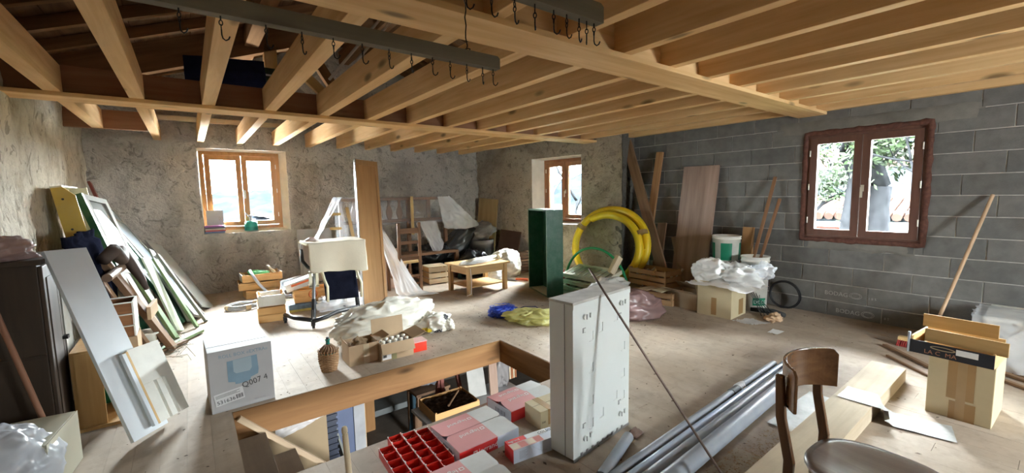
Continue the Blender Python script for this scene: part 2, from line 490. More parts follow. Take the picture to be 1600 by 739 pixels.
# window wall at the back left: local x = +X, outward = +Y
W1 = (0.165-XL, 1.365-XL, 0.925, 2.235)
wall_back = rough_wall('wall_back', Matrix.Translation((XL, Y1, 0)), 6.5, lambda x: roof_z(x+XL), [W1], STONE, 0.042, splay=(0.185-XL, 1.285-XL, 0.965, 2.21, 0.20),
                       label='rough grey rendered stone wall with a wooden window')
# stone wall with the second window, slightly skewed
A2 = Vector((5.15, 8.05, 0)); B2 = Vector((5.53, 4.385, 0)); d2 = (B2-A2).normalized(); n2v = Vector((-d2.y, d2.x, 0))
M2 = Matrix((d2, n2v, Vector((0,0,1)))).transposed().to_4x4(); M2.translation = A2
L2 = (B2-A2).length
W2 = (1.69, 2.875, 0.90, 2.115)
wall_corner = rough_wall('wall_corner', M2, L2, lambda x: roof_z(5.3), [W2], STONE2, 0.034, splay=(W2[0]+0.10, W2[0]+1.15, W2[2]+0.03, W2[2]+1.19, 0.24),
                         label='brown grey rendered stone wall beside the concrete blocks')
# left wall: local x = +Y, outward = -X  (seen from inside x runs to the right = +Y)
ML = Matrix((Vector((0,1,0)), Vector((-1,0,0)), Vector((0,0,1)))).transposed().to_4x4(); ML.translation = Vector((XL, 2.6, 0))
wall_left = rough_wall('wall_left', ML, Y1-2.6+0.1, lambda x: 2.90, [], STREAK, 0.026, chunk=0.6, step=0.035,
                       label='streaky beige rendered wall on the left')
MB_ = MB()
MB_.box(XL-0.5, XL, YR-0.4, 2.6, -0.05, 2.95)
struct('wall_left', MB_, STREAK, 'plain continuation of the left wall behind the viewer')

# rear wall out of view, with one window added as fill light
def slab_with_holes(mb, x0, x1, z0, z1, y0, y1, holes):
    cx = sorted({x0, x1, *[h[0] for h in holes], *[h[1] for h in holes]})
    for a, b in zip(cx, cx[1:]):
        c = (a+b)/2; hs = sorted([h for h in holes if h[0] < c < h[1]], key=lambda h: h[2]); z = z0
        for h in hs:
            if h[2] > z: mb.box(a, b, y0, y1, z, h[2])
            z = h[3]
        if z < z1: mb.box(a, b, y0, y1, z, z1)
REAR = [(3.3, 4.1, 0.95, 1.95)]
mb = MB(); slab_with_holes(mb, XL-0.5, XB+0.7, -0.05, 4.2, YR-0.35, YR, REAR)
struct('wall_rear', mb, STREAK, 'rendered rear wall with an added opening for fill light')

# ---- block wall
MORTAR = plain('pale_mortar', (0.42,0.40,0.37), 0.95, 0.15, 20, 0.6, 120)
BLOCK = [plain('concrete_block_%d' % k, c, 0.95, 0.16, 9, 0.9, 170, spec=0.1) for k, c in enumerate(((0.175,0.17,0.162),(0.155,0.152,0.146),(0.195,0.19,0.18)))]
W3 = (0.895, 1.965, 0.865, 2.085)                  # y0,y1,z0,z1 opening in the block wall
mb = MB()
MW3 = Matrix((Vector((0,-1,0)), Vector((1,0,0)), Vector((0,0,1)))).transposed().to_4x4()
def yz_slab(mb, y0, y1, z0, z1, x0, x1, hole):
    for a, b in ((y0, hole[0]), (hole[1], y1)): mb.box(x0, x1, a, b, z0, z1)
    mb.box(x0, x1, hole[0], hole[1], z0, hole[2]); mb.box(x0, x1, hole[0], hole[1], hole[3], z1)
yz_slab(mb, YR-0.3, 4.75, -0.05, 2.95, XB+0.007, XB+0.2, W3)
wall_right = struct('wall_right', mb, MORTAR, 'grey concrete block wall with pale mortar joints')
WM[wall_right.name] = wall_right.matrix_world.copy()
def cut_block(y0, y1, z0, z1):
    """the block minus the window opening"""
    a, b, c, e = W3
    if y1 <= a or y0 >= b or z1 <= c or z0 >= e: return [(y0,y1,z0,z1)]
    out = []
    if y0 < a: out.append((y0, a, z0, z1))
    if y1 > b: out.append((b, y1, z0, z1))
    yy0, yy1 = max(y0,a), min(y1,b)
    if z0 < c: out.append((yy0, yy1, z0, c))
    if z1 > e: out.append((yy0, yy1, e, z1))
    return [q for q in out if q[1]-q[0] > 0.02 and q[3]-q[2] > 0.02]
OFFS = {0: 0.13, 1: 0.26, 2: 0.40, 3: 0.14, 4: 0.40, 5: 0.12, 6: 0.36, 7: 0.11, 8: 0.33, 9: 0.05, 10: 0.30, 11: 0.02, 12: 0.27, 13: 0.0}
block_data = {}
for k in range(14):
    z0 = -0.035+0.2*k; z1 = z0+0.2
    y = OFFS[k]-0.9-0.5
    while y < 4.7:
        a, b = y, y+0.49
        y += 0.49
        b0 = max(a, -1.3); b1 = min(b, 4.72)
        if b1-b0 < 0.04: continue
        for (p, q, s_, t_) in cut_block(b0+0.004, b1-0.004, max(z0,-0.02)+0.005, z1-0.005):
            key = (round(q-p, 3), round(t_-s_, 3), random.randrange(3))
            if key not in block_data:
                bm_ = MB(); w_, h_ = key[0]/2, key[1]/2; ch = 0.004
                bm_.add([(0.03,-w_,-h_),(0.03,w_,-h_),(0.03,w_,h_),(0.03,-w_,h_),
                         (ch,-w_,-h_),(ch,w_,-h_),(ch,w_,h_),(ch,-w_,h_),
                         (0,-w_+ch,-h_+ch),(0,w_-ch,-h_+ch),(0,w_-ch,h_-ch),(0,-w_+ch,h_-ch)],
                        [(0,1,5,4),(1,2,6,5),(2,3,7,6),(3,0,4,7),(4,5,9,8),(5,6,10,9),(6,7,11,10),(7,4,8,11),(8,9,10,11)])
                block_data[key] = _mesh('block', bm_, BLOCK[key[2]], Matrix())
            o = bpy.data.objects.new('block', block_data[key]); COL.objects.link(o); o.parent = wall_right
            o.matrix_local = WM[wall_right.name].inverted() @ Matrix.Translation((XB+random.uniform(-0.0025,0.002), (p+q)/2, (s_+t_)/2))
# smeared cement over the lintel and under the sill
CEMENT = plain('smeared_cement', (0.20,0.19,0.17), 0.95, 0.22, 5, 0.8, 60)
def patch(y0, y1, z0, z1, seed):
    q = MB()
    def fn(u, v):
        y = y0+(y1-y0)*u; z = z0+(z1-z0)*v
        e = min(u, 1-u, v*0.7, (1-v)*0.7)*7
        y += 0.02*noise.noise(Vector((u*5, v*5, seed))); z += 0.02*noise.noise(Vector((u*7, v*4, seed+5)))
        return Vector((XB-0.010*min(1, max(-0.4, e-0.2))-0.002*noise.noise(Vector((y*9, z*9, seed))), y, z))
    return q.grid(fn, 40, 10)
part('cement_patch', patch(0.55, 2.28, 2.075, 2.235, 1.0), CEMENT, wall_right, 'rough cement smeared over the window lintel')
part('cement_patch', patch(0.95, 1.93, 0.755, 0.872, 4.0), CEMENT, wall_right, 'rough cement smeared below the window')
# print on two blocks, lower right
PRINT = plain('pale_block_print', (0.42,0.41,0.39), 0.9, 0.2, 60)
for (yy, zz, dim) in ((1.70, 0.235, 1.0), (1.585, 0.045, 0.8)):
    lettering('BODAG', 0.066, plane_m((XB-0.0035, yy, zz), (0,-1,0), (0,0,1)), PRINT, wall_right, sx=0.95)
    e = MB(); cy = yy-0.29
    for r_ in (0.048, 0.036):
        pts = [(XB-0.0035, cy+1.15*r_*math.cos(t), zz+0.025+0.7*r_*math.sin(t)) for t in [2*math.pi*i/20 for i in range(20)]]
        e.tube(pts, 0.0025, 4, True)
    part('emblem', e, PRINT, wall_right)
    lettering('1 8 5', 0.035, plane_m((XB-0.0035, yy-0.40, zz+0.005), (0,-1,0), (0,0,1)), PRINT, wall_right)
# pier return between the stone wall and the blocks
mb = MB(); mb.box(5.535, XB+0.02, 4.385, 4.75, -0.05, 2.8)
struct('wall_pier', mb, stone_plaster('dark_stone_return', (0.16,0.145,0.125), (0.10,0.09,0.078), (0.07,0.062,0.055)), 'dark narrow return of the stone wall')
mb = MB(); mb.box(XB+0.18, XB+0.7, YR-0.3, YR+0.02, -0.05, 4.0); mb.box(5.6, XB+0.7, 4.7, Y1+0.6, 2.6, 2.9)
struct('wall_infill', mb, STONE2, 'hidden masonry above and behind the block wall')

# ---- windows
FRAME1 = wood('window_wood_orange', (0.42,0.19,0.055), (0.56,0.28,0.09), 'z', 0.4, 1.2, 0, 0.5)
FRAME3 = wood('window_wood_red_brown', (0.12,0.055,0.040), (0.17,0.080,0.058), 'z', 0.45, 1.2, 0, 0.5)
FRAME2 = wood('window_wood_brown', (0.30,0.12,0.055), (0.42,0.19,0.085), 'z', 0.4, 1.2, 0, 0.5)
GLASS = pane_glass()
HANDLE = plain('brass_handle', (0.75,0.72,0.62), 0.3, 0.05, metal=0.5)
def window(name, M, w, h, mat, label, fo=0.055, st=0.075, handle=True):
    t = thing(name, label, None, M.translation, kind='structure')
    f = MB(); D = 0.06
    f.box(0, fo, 0, D, 0, h, 0, M); f.box(w-fo, w, 0, D, 0, h, 0, M); f.box(fo, w-fo, 0, D, h-fo, h, 0, M); f.box(fo, w-fo, 0, D, 0, fo, 0, M)
    part('window_frame', f, mat, t)
    wi = (w-2*fo)/2
    for k in range(2):
        x0 = fo+k*wi+0.003; x1 = x0+wi-0.006; z0 = fo+0.003; z1 = h-fo-0.003
        s_ = MB()
        s_.box(x0, x0+st, -0.012, D-0.012, z0, z1, 0, M); s_.box(x1-st, x1, -0.012, D-0.012, z0, z1, 0, M)
        s_.box(x0+st, x1-st, -0.012, D-0.012, z1-st, z1, 0, M); s_.box(x0+st, x1-st, -0.012, D-0.012, z0, z0+st, 0, M)
        so = part('sash', s_, mat, t)
        g = MB(); g.box(x0+st-0.004, x1-st+0.004, 0.02, 0.024, z0+st-0.004, z1-st+0.004, 0, M)
        part('pane', g, GLASS, so)
        if not handle: continue
        hb = MB(); hx = x0 if k == 0 else x1
        for zz in (0.18, 0.5, 0.82):
            hb.cyl(M @ Vector((hx, -0.016, h*zz-0.035)), M @ Vector((hx, -0.016, h*zz+0.035)), 0.007, n=8)
        part('hinge', hb, HANDLE, so)
    if handle:
        q = MB(); xm = w/2+0.02; zz = h*0.48
        q.box(xm-0.014, xm+0.014, -0.022, -0.010, zz-0.035, zz+0.035, 0, M); q.cyl(M @ Vector((xm,-0.02,zz)), M @ Vector((xm,-0.05,zz)), 0.009, n=8)
        q.box(xm-0.011, xm+0.011, -0.058, -0.044, zz-0.10, zz+0.012, 0, M)
        part('handle', q, HANDLE, t)
    return t
def wmat(o, ux, uy):
    M = Matrix((Vector(ux), Vector(uy), Vector((0,0,1)))).transposed().to_4x4(); M.translation = Vector(o); return M
window('window_1', wmat((0.185, Y1+0.20, 0.965), (1,0,0), (0,1,0)), 1.10, 1.245, FRAME1, 'orange brown wooden casement window with white reveals')
portal('portal_window_1', (0.735, Y1+0.45, 1.58), (0,-1,0), 1.15, 1.28)
p2 = M2 @ Vector((W2[0]+0.10, 0.24, W2[2]+0.03))
window('window_2', wmat(p2, d2, n2v), 1.05, 1.16, FRAME2, 'red brown wooden casement window in the stone wall')
c2 = M2 @ Vector(((W2[0]+W2[1])/2, 0.46, (W2[2]+W2[3])/2)); portal('portal_window_2', c2, -n2v, 1.15, 1.2)
window('window_3', wmat((XB+0.012, 1.955, 0.875), (0,-1,0), (1,0,0)), 1.05, 1.20, FRAME3, 'dark red brown casement window in the concrete block wall', 0.04, 0.07)
portal('portal_window_3', (XB+0.22, 1.43, 1.475), (-1,0,0), 1.05, 1.2)
for k, (a, b, c, e) in enumerate(REAR):
    window('fill_window', wmat((b, YR-0.1, c), (-1,0,0), (0,-1,0)), b-a, e-c, FRAME2, 'unseen wooden window added behind the viewer for fill light', handle=False)
    portal('portal_rear', ((a+b)/2, YR-0.36, (c+e)/2), (0,1,0), b-a, e-c)
# reddish mounting foam around window 3
FOAM = plain('red_brown_foam', (0.12,0.050,0.036), 0.9, 0.35, 25, 0.9, 70)
mb = MB(); pts = []; a, b, c, e = 0.905, 1.958, 0.872, 2.082
for (y0,z0),(y1,z1) in (((a,c),(b,c)),((b,c),(b,e)),((b,e),(a,e)),((a,e),(a,c))):
    for i in range(26): pts.append((y0+(y1-y0)*i/26, z0+(z1-z0)*i/26))
vs = []; NS = 10
for i, (y, z) in enumerate(pts):
    rr = 0.024+0.010*noise.noise(Vector((y*9, z*9, 3)))
    cy, cz = (a+b)/2, (c+e)/2
    o_ = Vector((0, (y-cy)/0.53, (z-cz)/0.6))
    dirv = Vector((0, math.copysign(1, o_.y) if abs(o_.y) > 0.98 else 0, math.copysign(1, o_.z) if abs(o_.z) > 0.98 else 0))
    dirv = dirv.normalized() if dirv.length else Vector((0,0,1))
    for k in range(NS):
        t = 2*math.pi*k/NS
        q = rr*(1+0.35*noise.noise(Vector((y*30, z*30, k*1.7))))
        vs.append(Vector((XB-0.004-0.8*q*math.cos(t), y, z))+dirv*(q*math.sin(t)*1.15+0.004))
n_ = len(pts)
mb.add(vs, [(i*NS+k, i*NS+(k+1)%NS, ((i+1)%n_)*NS+(k+1)%NS, ((i+1)%n_)*NS+k) for i in range(n_) for k in range(NS)], 0, True)
struct('trim_1', mb, FOAM, 'red brown stained mounting foam around the block wall window')

# ---- floor: planks along Y over a subfloor, stair hole cut out
HX0, HX1, HY0, HY1 = 0.14, 2.40, 2.41, 3.41
FLOORM = []
for k, c in enumerate(((0.385,0.30,0.228),(0.37,0.288,0.218),(0.40,0.313,0.24))):
    mt, nt, b_ = _new('dusty_floor_plank_%d' % k)
    geo = nt.nodes.new('ShaderNodeNewGeometry')
    co = _coords(nt, (11,0.9,11)); d3_ = _noise(nt, geo.outputs['Position'], 3.2, 7, 0.68, 0.8); n1 = _noise(nt, co, 1.0, 5, 0.6, 0.5)
    col = _ramp(nt, n1, [(0.3, sc(c,0.88)), (0.7, sc(c,1.08))])
    d1 = _noise(nt, geo.outputs['Position'], 1.3, 6, 0.65, 0.2); d2_ = _noise(nt, geo.outputs['Position'], 11.0, 6, 0.7)
    col = _mix(nt, _ramp(nt, d1, [(0.38,(0,0,0)),(0.72,(0.65,)*3)]), col, (0.48,0.405,0.33))
    col = _mix(nt, _ramp(nt, d3_, [(0.46,(0,0,0)),(0.68,(0.55,)*3)]), col, (0.30,0.245,0.195))
    col = _mix(nt, _ramp(nt, d2_, [(0.50,(0,0,0)),(0.74,(0.50,)*3)]), col, (0.20,0.16,0.125))
    nt.links.new(col, b_.inputs['Base Color']); b_.inputs['Roughness'].default_value = 0.7; b_.inputs['Specular IOR Level'].default_value = 0.25
    _bump(nt, b_, d2_, 0.12, 0.003)
    FLOORM.append(mt)
SUB = plain('subfloor_wood', (0.30,0.24,0.18), 0.9, 0.15)
mb = MB()
for (x0,x1,y0,y1) in ((XL-0.3,HX0,YR-0.2,Y1+0.2),(HX1,XB+0.1,YR-0.2,Y1+0.2),(HX0,HX1,YR-0.2,HY0),(HX0,HX1,HY1,Y1+0.2)):
    mb.box(x0, x1, y0, y1, -0.05, -0.0225)
floor = struct('floor', mb, SUB, 'dusty pale plank floor with an open stair hole')
WM[floor.name] = floor.matrix_world.copy()
pw = 0.1215; rnd = random.Random(3); plank_data = {}; far_mb = MB()
x = XL-0.02; nplank = 0
while x < XB+0.0:
    x0, x1 = x+0.0004, min(x+pw, XB+0.02)-0.0004; x += pw
    y = YR-rnd.uniform(0, 1.2)
    while y < Y1:
        ln = rnd.uniform(1.7, 2.9); ya, yb = max(y, YR)+0.0009, min(y+ln, Y1+0.02)-0.0009; y += ln
        if yb-ya < 0.03: continue
        rects = [(x0, x1, ya, yb)]
        if x1 > HX0 and x0 < HX1 and yb > HY0 and ya < HY1:
            rects = []
            if ya < HY0: rects.append((x0, x1, ya, HY0))
            if yb > HY1: rects.append((x0, x1, HY1, yb))
            if x0 < HX0-0.005: rects.append((x0, HX0, max(ya,HY0), min(yb,HY1)))
            if x1 > HX1+0.005: rects.append((HX1, x1, max(ya,HY0), min(yb,HY1)))
        for (a, b, c, e) in rects:
            zt = rnd.uniform(-0.0008, 0.0)
            if e < -0.3 or (b < -0.2 and e < 2.2):            # behind the viewer: one joined piece
                far_mb.box(a, b, c, e, -0.022, zt); continue
            q = MB(); q.box(-(b-a)/2, (b-a)/2, -(e-c)/2, (e-c)/2, -0.022, 0)
            me = _mesh('plank', q, FLOORM[rnd.randrange(3)], Matrix())
            o = bpy.data.objects.new('plank', me); COL.objects.link(o); o.parent = floor
            o.matrix_local = WM[floor.name].inverted() @ Matrix.Translation(((a+b)/2, (c+e)/2, zt)); nplank += 1
part('planks', far_mb, FLOORM[0], floor, kind='stuff')

# ---- beams, joists
def beam(name, label, y0, y1, x0, x1, lip0, lip1, matb):
    t = thing(name, label, 'beam', ((x0+x1)/2, (y0+y1)/2, 2.285), group=None)
    part('beam_body', MB().box(x0, x1, y0, y1, 2.3195, 2.545), matb, t, bevel=0.003)
    part('bearing_board', MB().box(x0, x1, lip0, lip1, 2.287, 2.319), JOIST['x'], t, bevel=0.002)
    return t
beam('ceiling_beam', 'wide pale main ceiling beam running to the block wall', 1.85, 1.99, XL-0.1, XB+0.05, 1.77, 2.06, JOIST['x'])
beam('ceiling_beam', 'red brown cross beam on a pale bearing board nearer the window wall', 4.955, 5.085, XL-0.1, 5.55, 4.875, 5.155, RED_BEAM)
def joist(x, y0, y1, w, label, group, h=0.22, z=2.3195):
    b = MB().box(-w/2, w/2, -(y1-y0)/2, (y1-y0)/2, 0, h)
    me = b
    M = Matrix.Translation((x, (y0+y1)/2, z))
    return solo('ceiling_joist', me, JOIST['y'], label, 'joist', group, M=M, bevel=0.003)
ORD = ['first','second','third','fourth','fifth','sixth','seventh','eighth','ninth','tenth','eleventh','twelfth','thirteenth','fourteenth']
for k in range(13):
    x = -0.78+0.5*k
    if k == 0: joist(x, 5.085, 7.02, 0.10, 'short %s pale joist from the left wall between cross beam and header' % ORD[k], 'joists by the window wall')
    elif x < 5.15: joist(x, 5.085, Y1+0.12, 0.085, '%s pale joist from the left wall between cross beam and window wall' % ORD[k], 'joists by the window wall')
for k in range(14):
    x = -0.78+0.5*k
    if x < 5.75: joist(x, 1.99, 4.955, 0.10 if k < 6 else 0.085, '%s pale joist from the left wall between the two ceiling beams' % ORD[k], 'joists between the beams')
for k in range(14):
    x = -0.73+0.5*k
    joist(x+0.01, YR, 1.85, 0.075, '%s brown joist from the block wall on the near side of the main beam' % ORD[13-k], 'joists on the near side of the main beam')
# chimney header, pale batten at the gable
solo('joist_header', MB().box(XL-0.1, -0.33, 7.02, 7.10, 2.3195, 2.54), RED_BEAM, 'short red brown header between left wall and second joist', 'beam', bevel=0.003)
solo('pale_batten', MB().box(-0.35, 1.6, 7.93, 7.99, 2.60, 2.67), BEECH['x'], 'pale batten lying along the gable wall above the joists', 'batten', bevel=0.002)

# ---- roof
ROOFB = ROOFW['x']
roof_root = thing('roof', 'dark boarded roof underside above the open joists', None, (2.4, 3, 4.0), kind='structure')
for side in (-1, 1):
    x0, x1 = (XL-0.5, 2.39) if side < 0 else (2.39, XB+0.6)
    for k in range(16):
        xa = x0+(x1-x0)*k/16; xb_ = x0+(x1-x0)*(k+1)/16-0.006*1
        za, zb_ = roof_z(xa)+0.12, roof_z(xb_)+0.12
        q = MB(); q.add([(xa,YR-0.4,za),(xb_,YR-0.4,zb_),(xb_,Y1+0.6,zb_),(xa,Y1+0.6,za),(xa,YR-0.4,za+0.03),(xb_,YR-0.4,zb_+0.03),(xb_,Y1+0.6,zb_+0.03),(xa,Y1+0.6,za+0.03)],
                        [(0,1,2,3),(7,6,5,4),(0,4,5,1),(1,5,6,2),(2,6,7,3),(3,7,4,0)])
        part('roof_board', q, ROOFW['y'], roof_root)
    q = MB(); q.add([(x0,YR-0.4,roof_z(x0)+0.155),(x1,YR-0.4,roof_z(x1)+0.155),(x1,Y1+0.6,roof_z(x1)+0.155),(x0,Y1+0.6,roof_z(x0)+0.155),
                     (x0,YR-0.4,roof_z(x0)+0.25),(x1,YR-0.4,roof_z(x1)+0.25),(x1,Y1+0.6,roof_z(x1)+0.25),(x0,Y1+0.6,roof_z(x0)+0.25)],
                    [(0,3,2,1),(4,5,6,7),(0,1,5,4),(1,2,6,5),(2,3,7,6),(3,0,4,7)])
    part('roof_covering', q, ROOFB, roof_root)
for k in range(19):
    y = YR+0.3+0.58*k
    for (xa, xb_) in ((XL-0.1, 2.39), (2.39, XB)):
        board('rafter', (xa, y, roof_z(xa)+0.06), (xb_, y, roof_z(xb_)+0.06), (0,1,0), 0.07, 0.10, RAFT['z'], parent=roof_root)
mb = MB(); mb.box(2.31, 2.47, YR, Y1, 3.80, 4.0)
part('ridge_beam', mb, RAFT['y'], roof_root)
for xp in (0.75, 4.0):
    part('purlin', MB().box(xp-0.07, xp+0.07, YR, Y1, roof_z(xp)-0.19, roof_z(xp)), RAFT['y'], roof_root)
# diagonal truss timber seen between the joists, with a hanging post and braces
tr = thing('roof_truss', 'big brown diagonal truss timber seen between the left joists', 'truss', (0.6, 6.2, 2.9))
board('principal_rafter', (-1.0, 6.2, 2.72), (2.35, 6.2, 3.93), (0,1,0), 0.12, 0.30, RAFT['z'], parent=tr)
board('principal_rafter', (5.7, 6.2, 2.66), (2.43, 6.2, 3.93), (0,1,0), 0.12, 0.26, RAFT['z'], parent=tr)
board('strut', (0.95, 6.2, 2.58), (0.95, 6.2, 3.35), (0,1,0), 0.12, 0.14, PINE['z'], parent=tr)
board('strut', (1.9, 6.2, 2.60), (1.35, 6.2, 3.48), (0,1,0), 0.10, 0.12, RAFT['z'], parent=tr)
board('strut', (2.6, 6.2, 2.60), (3.2, 6.2, 3.5), (0,1,0), 0.10, 0.12, RAFT['z'], parent=tr)
board('tie_beam', (-1.0, 6.2, 2.63), (5.7, 6.2, 2.63), (0,1,0), 0.10, 0.14, OLDW['z'], parent=tr)
# gables above the rear wall are closed by the wall itself

# ---- stairs and stair hole
solo('stair_trimmer', MB().box(HX0-0.1, HX1-0.0005, HY1-0.012, HY1+0.10, -0.22, -0.0235).box(HX0+0.001, HX1-0.0005, HY1-0.012, HY1-0.0005, -0.0235, -0.004), TRIM['x'], 'long brown wooden beam along the far side of the stair hole', 'beam')
solo('stair_trimmer', MB().box(HX1, HX1+0.10, HY0, HY1+0.10, -0.22, -0.0235).box(HX1-0.012, HX1-0.0005, HY0, HY1-0.013, -0.22, -0.004), TRIM['y'], 'short brown wooden beam across the right end of the stair hole', 'beam')
solo('stair_trimmer', MB().box(-0.3, HX1+0.1, HY0-0.10, HY0-0.002, -0.22, -0.0235), TRIM['x'], 'wooden beam under the near edge of the stair hole', 'beam')
st = thing('staircase', 'steep brown wooden staircase going down through the floor', 'stairs', (1.2, 2.9, -2.5))
STAIRW = wood('stair_wood', (0.15,0.115,0.085), (0.22,0.17,0.125), 'y', 0.7, 1.0, 0.3, dirt=0.3)
RISERW = wood('riser_wood', (0.24,0.135,0.065), (0.36,0.215,0.11), 'y', 0.6, 1.0, 0.5)
for k in range(1, 13):
    xn = HX0+0.18*k; zn = -0.19*k
    part('tread', MB().box(xn-0.215, xn, HY0+0.04, HY1-0.05, zn-0.03, zn), STAIRW, st, bevel=0.003)
    part('riser', MB().box(xn-0.215, xn-0.20, HY0+0.04, HY1-0.05, zn, zn+0.16), RISERW, st)
for yy in (HY1-0.048, HY0+0.008):
    M, L = frame((HX0+0.03, yy+0.015, -0.045), (HX0+0.03+2.2, yy+0.015, -0.045-2.32), (0,1,0))
    mpart('stringer', MB().box(-0.012, 0.012, -0.018, 0.018, 0, L), wood('stringer_wood', (0.30,0.22,0.14), (0.42,0.32,0.21), 'z'), st, M)

# ---- lower storey seen through the stair hole
LZ = -2.55
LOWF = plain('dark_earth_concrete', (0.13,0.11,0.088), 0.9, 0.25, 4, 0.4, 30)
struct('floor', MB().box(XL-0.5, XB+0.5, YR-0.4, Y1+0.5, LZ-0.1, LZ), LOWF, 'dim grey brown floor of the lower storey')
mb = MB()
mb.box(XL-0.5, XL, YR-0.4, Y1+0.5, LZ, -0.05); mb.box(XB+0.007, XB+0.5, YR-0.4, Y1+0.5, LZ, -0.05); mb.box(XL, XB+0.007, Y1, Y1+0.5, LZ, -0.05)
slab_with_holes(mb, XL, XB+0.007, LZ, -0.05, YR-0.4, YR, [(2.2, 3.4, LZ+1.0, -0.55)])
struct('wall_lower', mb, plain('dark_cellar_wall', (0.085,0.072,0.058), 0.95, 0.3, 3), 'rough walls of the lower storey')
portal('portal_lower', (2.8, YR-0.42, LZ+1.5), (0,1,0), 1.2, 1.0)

# ------------------------------------------------------------------ outside
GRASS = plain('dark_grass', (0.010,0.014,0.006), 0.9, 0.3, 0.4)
HILLM = plain('painted_haze_wood', (0.0024,0.0031,0.0040), 1.0, 0.35, 0.25, spec=0.0)  # distance haze is put into the hill colour as blue
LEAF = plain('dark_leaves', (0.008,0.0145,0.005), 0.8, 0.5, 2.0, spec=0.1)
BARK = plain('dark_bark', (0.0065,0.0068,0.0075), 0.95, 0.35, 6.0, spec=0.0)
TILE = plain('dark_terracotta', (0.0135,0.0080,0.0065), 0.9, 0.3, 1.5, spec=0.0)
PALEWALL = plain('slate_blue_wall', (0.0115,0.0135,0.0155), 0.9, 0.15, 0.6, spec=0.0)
mb = MB()
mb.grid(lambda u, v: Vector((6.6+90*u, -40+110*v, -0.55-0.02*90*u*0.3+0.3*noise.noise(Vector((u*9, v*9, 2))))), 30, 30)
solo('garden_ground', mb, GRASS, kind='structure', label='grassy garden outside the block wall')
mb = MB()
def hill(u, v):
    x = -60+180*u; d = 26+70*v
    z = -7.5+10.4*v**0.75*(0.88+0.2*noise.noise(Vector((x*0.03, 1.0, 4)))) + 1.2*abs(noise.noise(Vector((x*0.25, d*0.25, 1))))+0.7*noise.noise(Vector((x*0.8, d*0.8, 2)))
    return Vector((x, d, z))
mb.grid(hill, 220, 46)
solo('wooded_hillside', mb, HILLM, kind='structure', label='wooded hillside painted haze blue, seen through the orange brown window')

def tree(name, label, base, h, seed, trunk_r, leaves=0, leaf_size=0.12, spread=0.5, levels=5, lean=(0,0,0)):
    rnd = random.Random(seed); t = thing(name, label, 'tree', base)
    tm = MB(); tips = []
    def grow(p, d, L, r, lv):
        pts = [p]; q = p.copy(); dd = d.copy(); n = 4
        for i in range(n):
            dd = (dd+Vector((rnd.uniform(-1,1), rnd.uniform(-1,1), rnd.uniform(-0.5,0.8)))*0.16).normalized()
            q = q+dd*(L/n); pts.append(q.copy())
        tm.tube(pts, [r*(1-0.35*i/n) for i in range(n+1)], 6 if lv < 3 else 4)
        if lv >= levels: tips.extend(pts[1:]); return
        if lv >= levels-2: tips.extend(pts[2:])
        for k in range(rnd.choice((2,3,3))):
            a = Vector((rnd.uniform(-1,1), rnd.uniform(-1,1), rnd.uniform(-0.1,0.9))).normalized()
            grow(pts[-1] if k else pts[-2], (dd*0.55+a*spread*1.3).normalized(), L*rnd.uniform(0.6,0.82), r*0.58, lv+1)
    grow(Vector(base), (Vector((0,0,1))+Vector(lean)).normalized(), h*0.3, trunk_r, 0)
    part('trunk', tm, BARK, t)
    if leaves:
        lm = MB()
        for i in range(leaves):
            c = tips[rnd.randrange(len(tips))]+Vector((rnd.gauss(0,.22), rnd.gauss(0,.22), rnd.gauss(-.1,.25)))
            a = Vector((rnd.uniform(-1,1), rnd.uniform(-1,1), rnd.uniform(-1,1))).normalized(); b = a.orthogonal().normalized()
            s_ = leaf_size*rnd.uniform(.6,1.3)
            lm.add([c-a*s_, c+b*s_*.45, c+a*s_, c-b*s_*.45], [(0,1,2,3)])
        part('foliage', lm, LEAF, t, kind='stuff')
    return t
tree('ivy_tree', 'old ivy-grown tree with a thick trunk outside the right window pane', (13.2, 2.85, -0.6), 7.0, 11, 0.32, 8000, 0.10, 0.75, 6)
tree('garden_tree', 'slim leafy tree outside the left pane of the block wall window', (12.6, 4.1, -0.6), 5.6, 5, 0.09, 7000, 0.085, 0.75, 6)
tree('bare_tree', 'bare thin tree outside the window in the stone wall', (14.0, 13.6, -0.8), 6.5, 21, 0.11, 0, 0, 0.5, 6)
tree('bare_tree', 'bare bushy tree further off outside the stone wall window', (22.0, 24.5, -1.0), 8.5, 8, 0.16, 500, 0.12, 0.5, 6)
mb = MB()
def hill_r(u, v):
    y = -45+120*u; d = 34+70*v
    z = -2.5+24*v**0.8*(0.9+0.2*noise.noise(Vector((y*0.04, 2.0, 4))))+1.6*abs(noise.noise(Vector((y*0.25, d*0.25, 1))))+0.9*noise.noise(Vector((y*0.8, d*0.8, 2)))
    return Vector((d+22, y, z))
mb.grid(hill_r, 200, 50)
solo('wooded_hillside', mb, HILLM, kind='structure', label='wooded slope painted haze blue, rising behind the garden')
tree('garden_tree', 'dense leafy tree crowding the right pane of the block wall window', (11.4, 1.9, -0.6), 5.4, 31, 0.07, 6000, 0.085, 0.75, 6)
tree('light_block_tree', 'tall broad tree added so that its crown shades the block wall window', (12.8, 3.4, -0.6), 15.0, 41, 0.20, 16000, 0.20, 0.62, 6)  # added tree, its crown above the view cuts sky light into the window
tree('light_block_tree', 'tall tree added to the right of the block wall window to hold back light', (12.0, -0.8, -0.6), 14.0, 43, 0.20, 14000, 0.20, 0.62, 6)  # second added tree, blocks sky light on the right of that window
tree('garden_tree', 'dense leafy tree standing between the ivy-grown tree and the tiled house', (19.0, 4.6, -0.7), 7.5, 37, 0.16, 3000, 0.12, 0.6, 6)
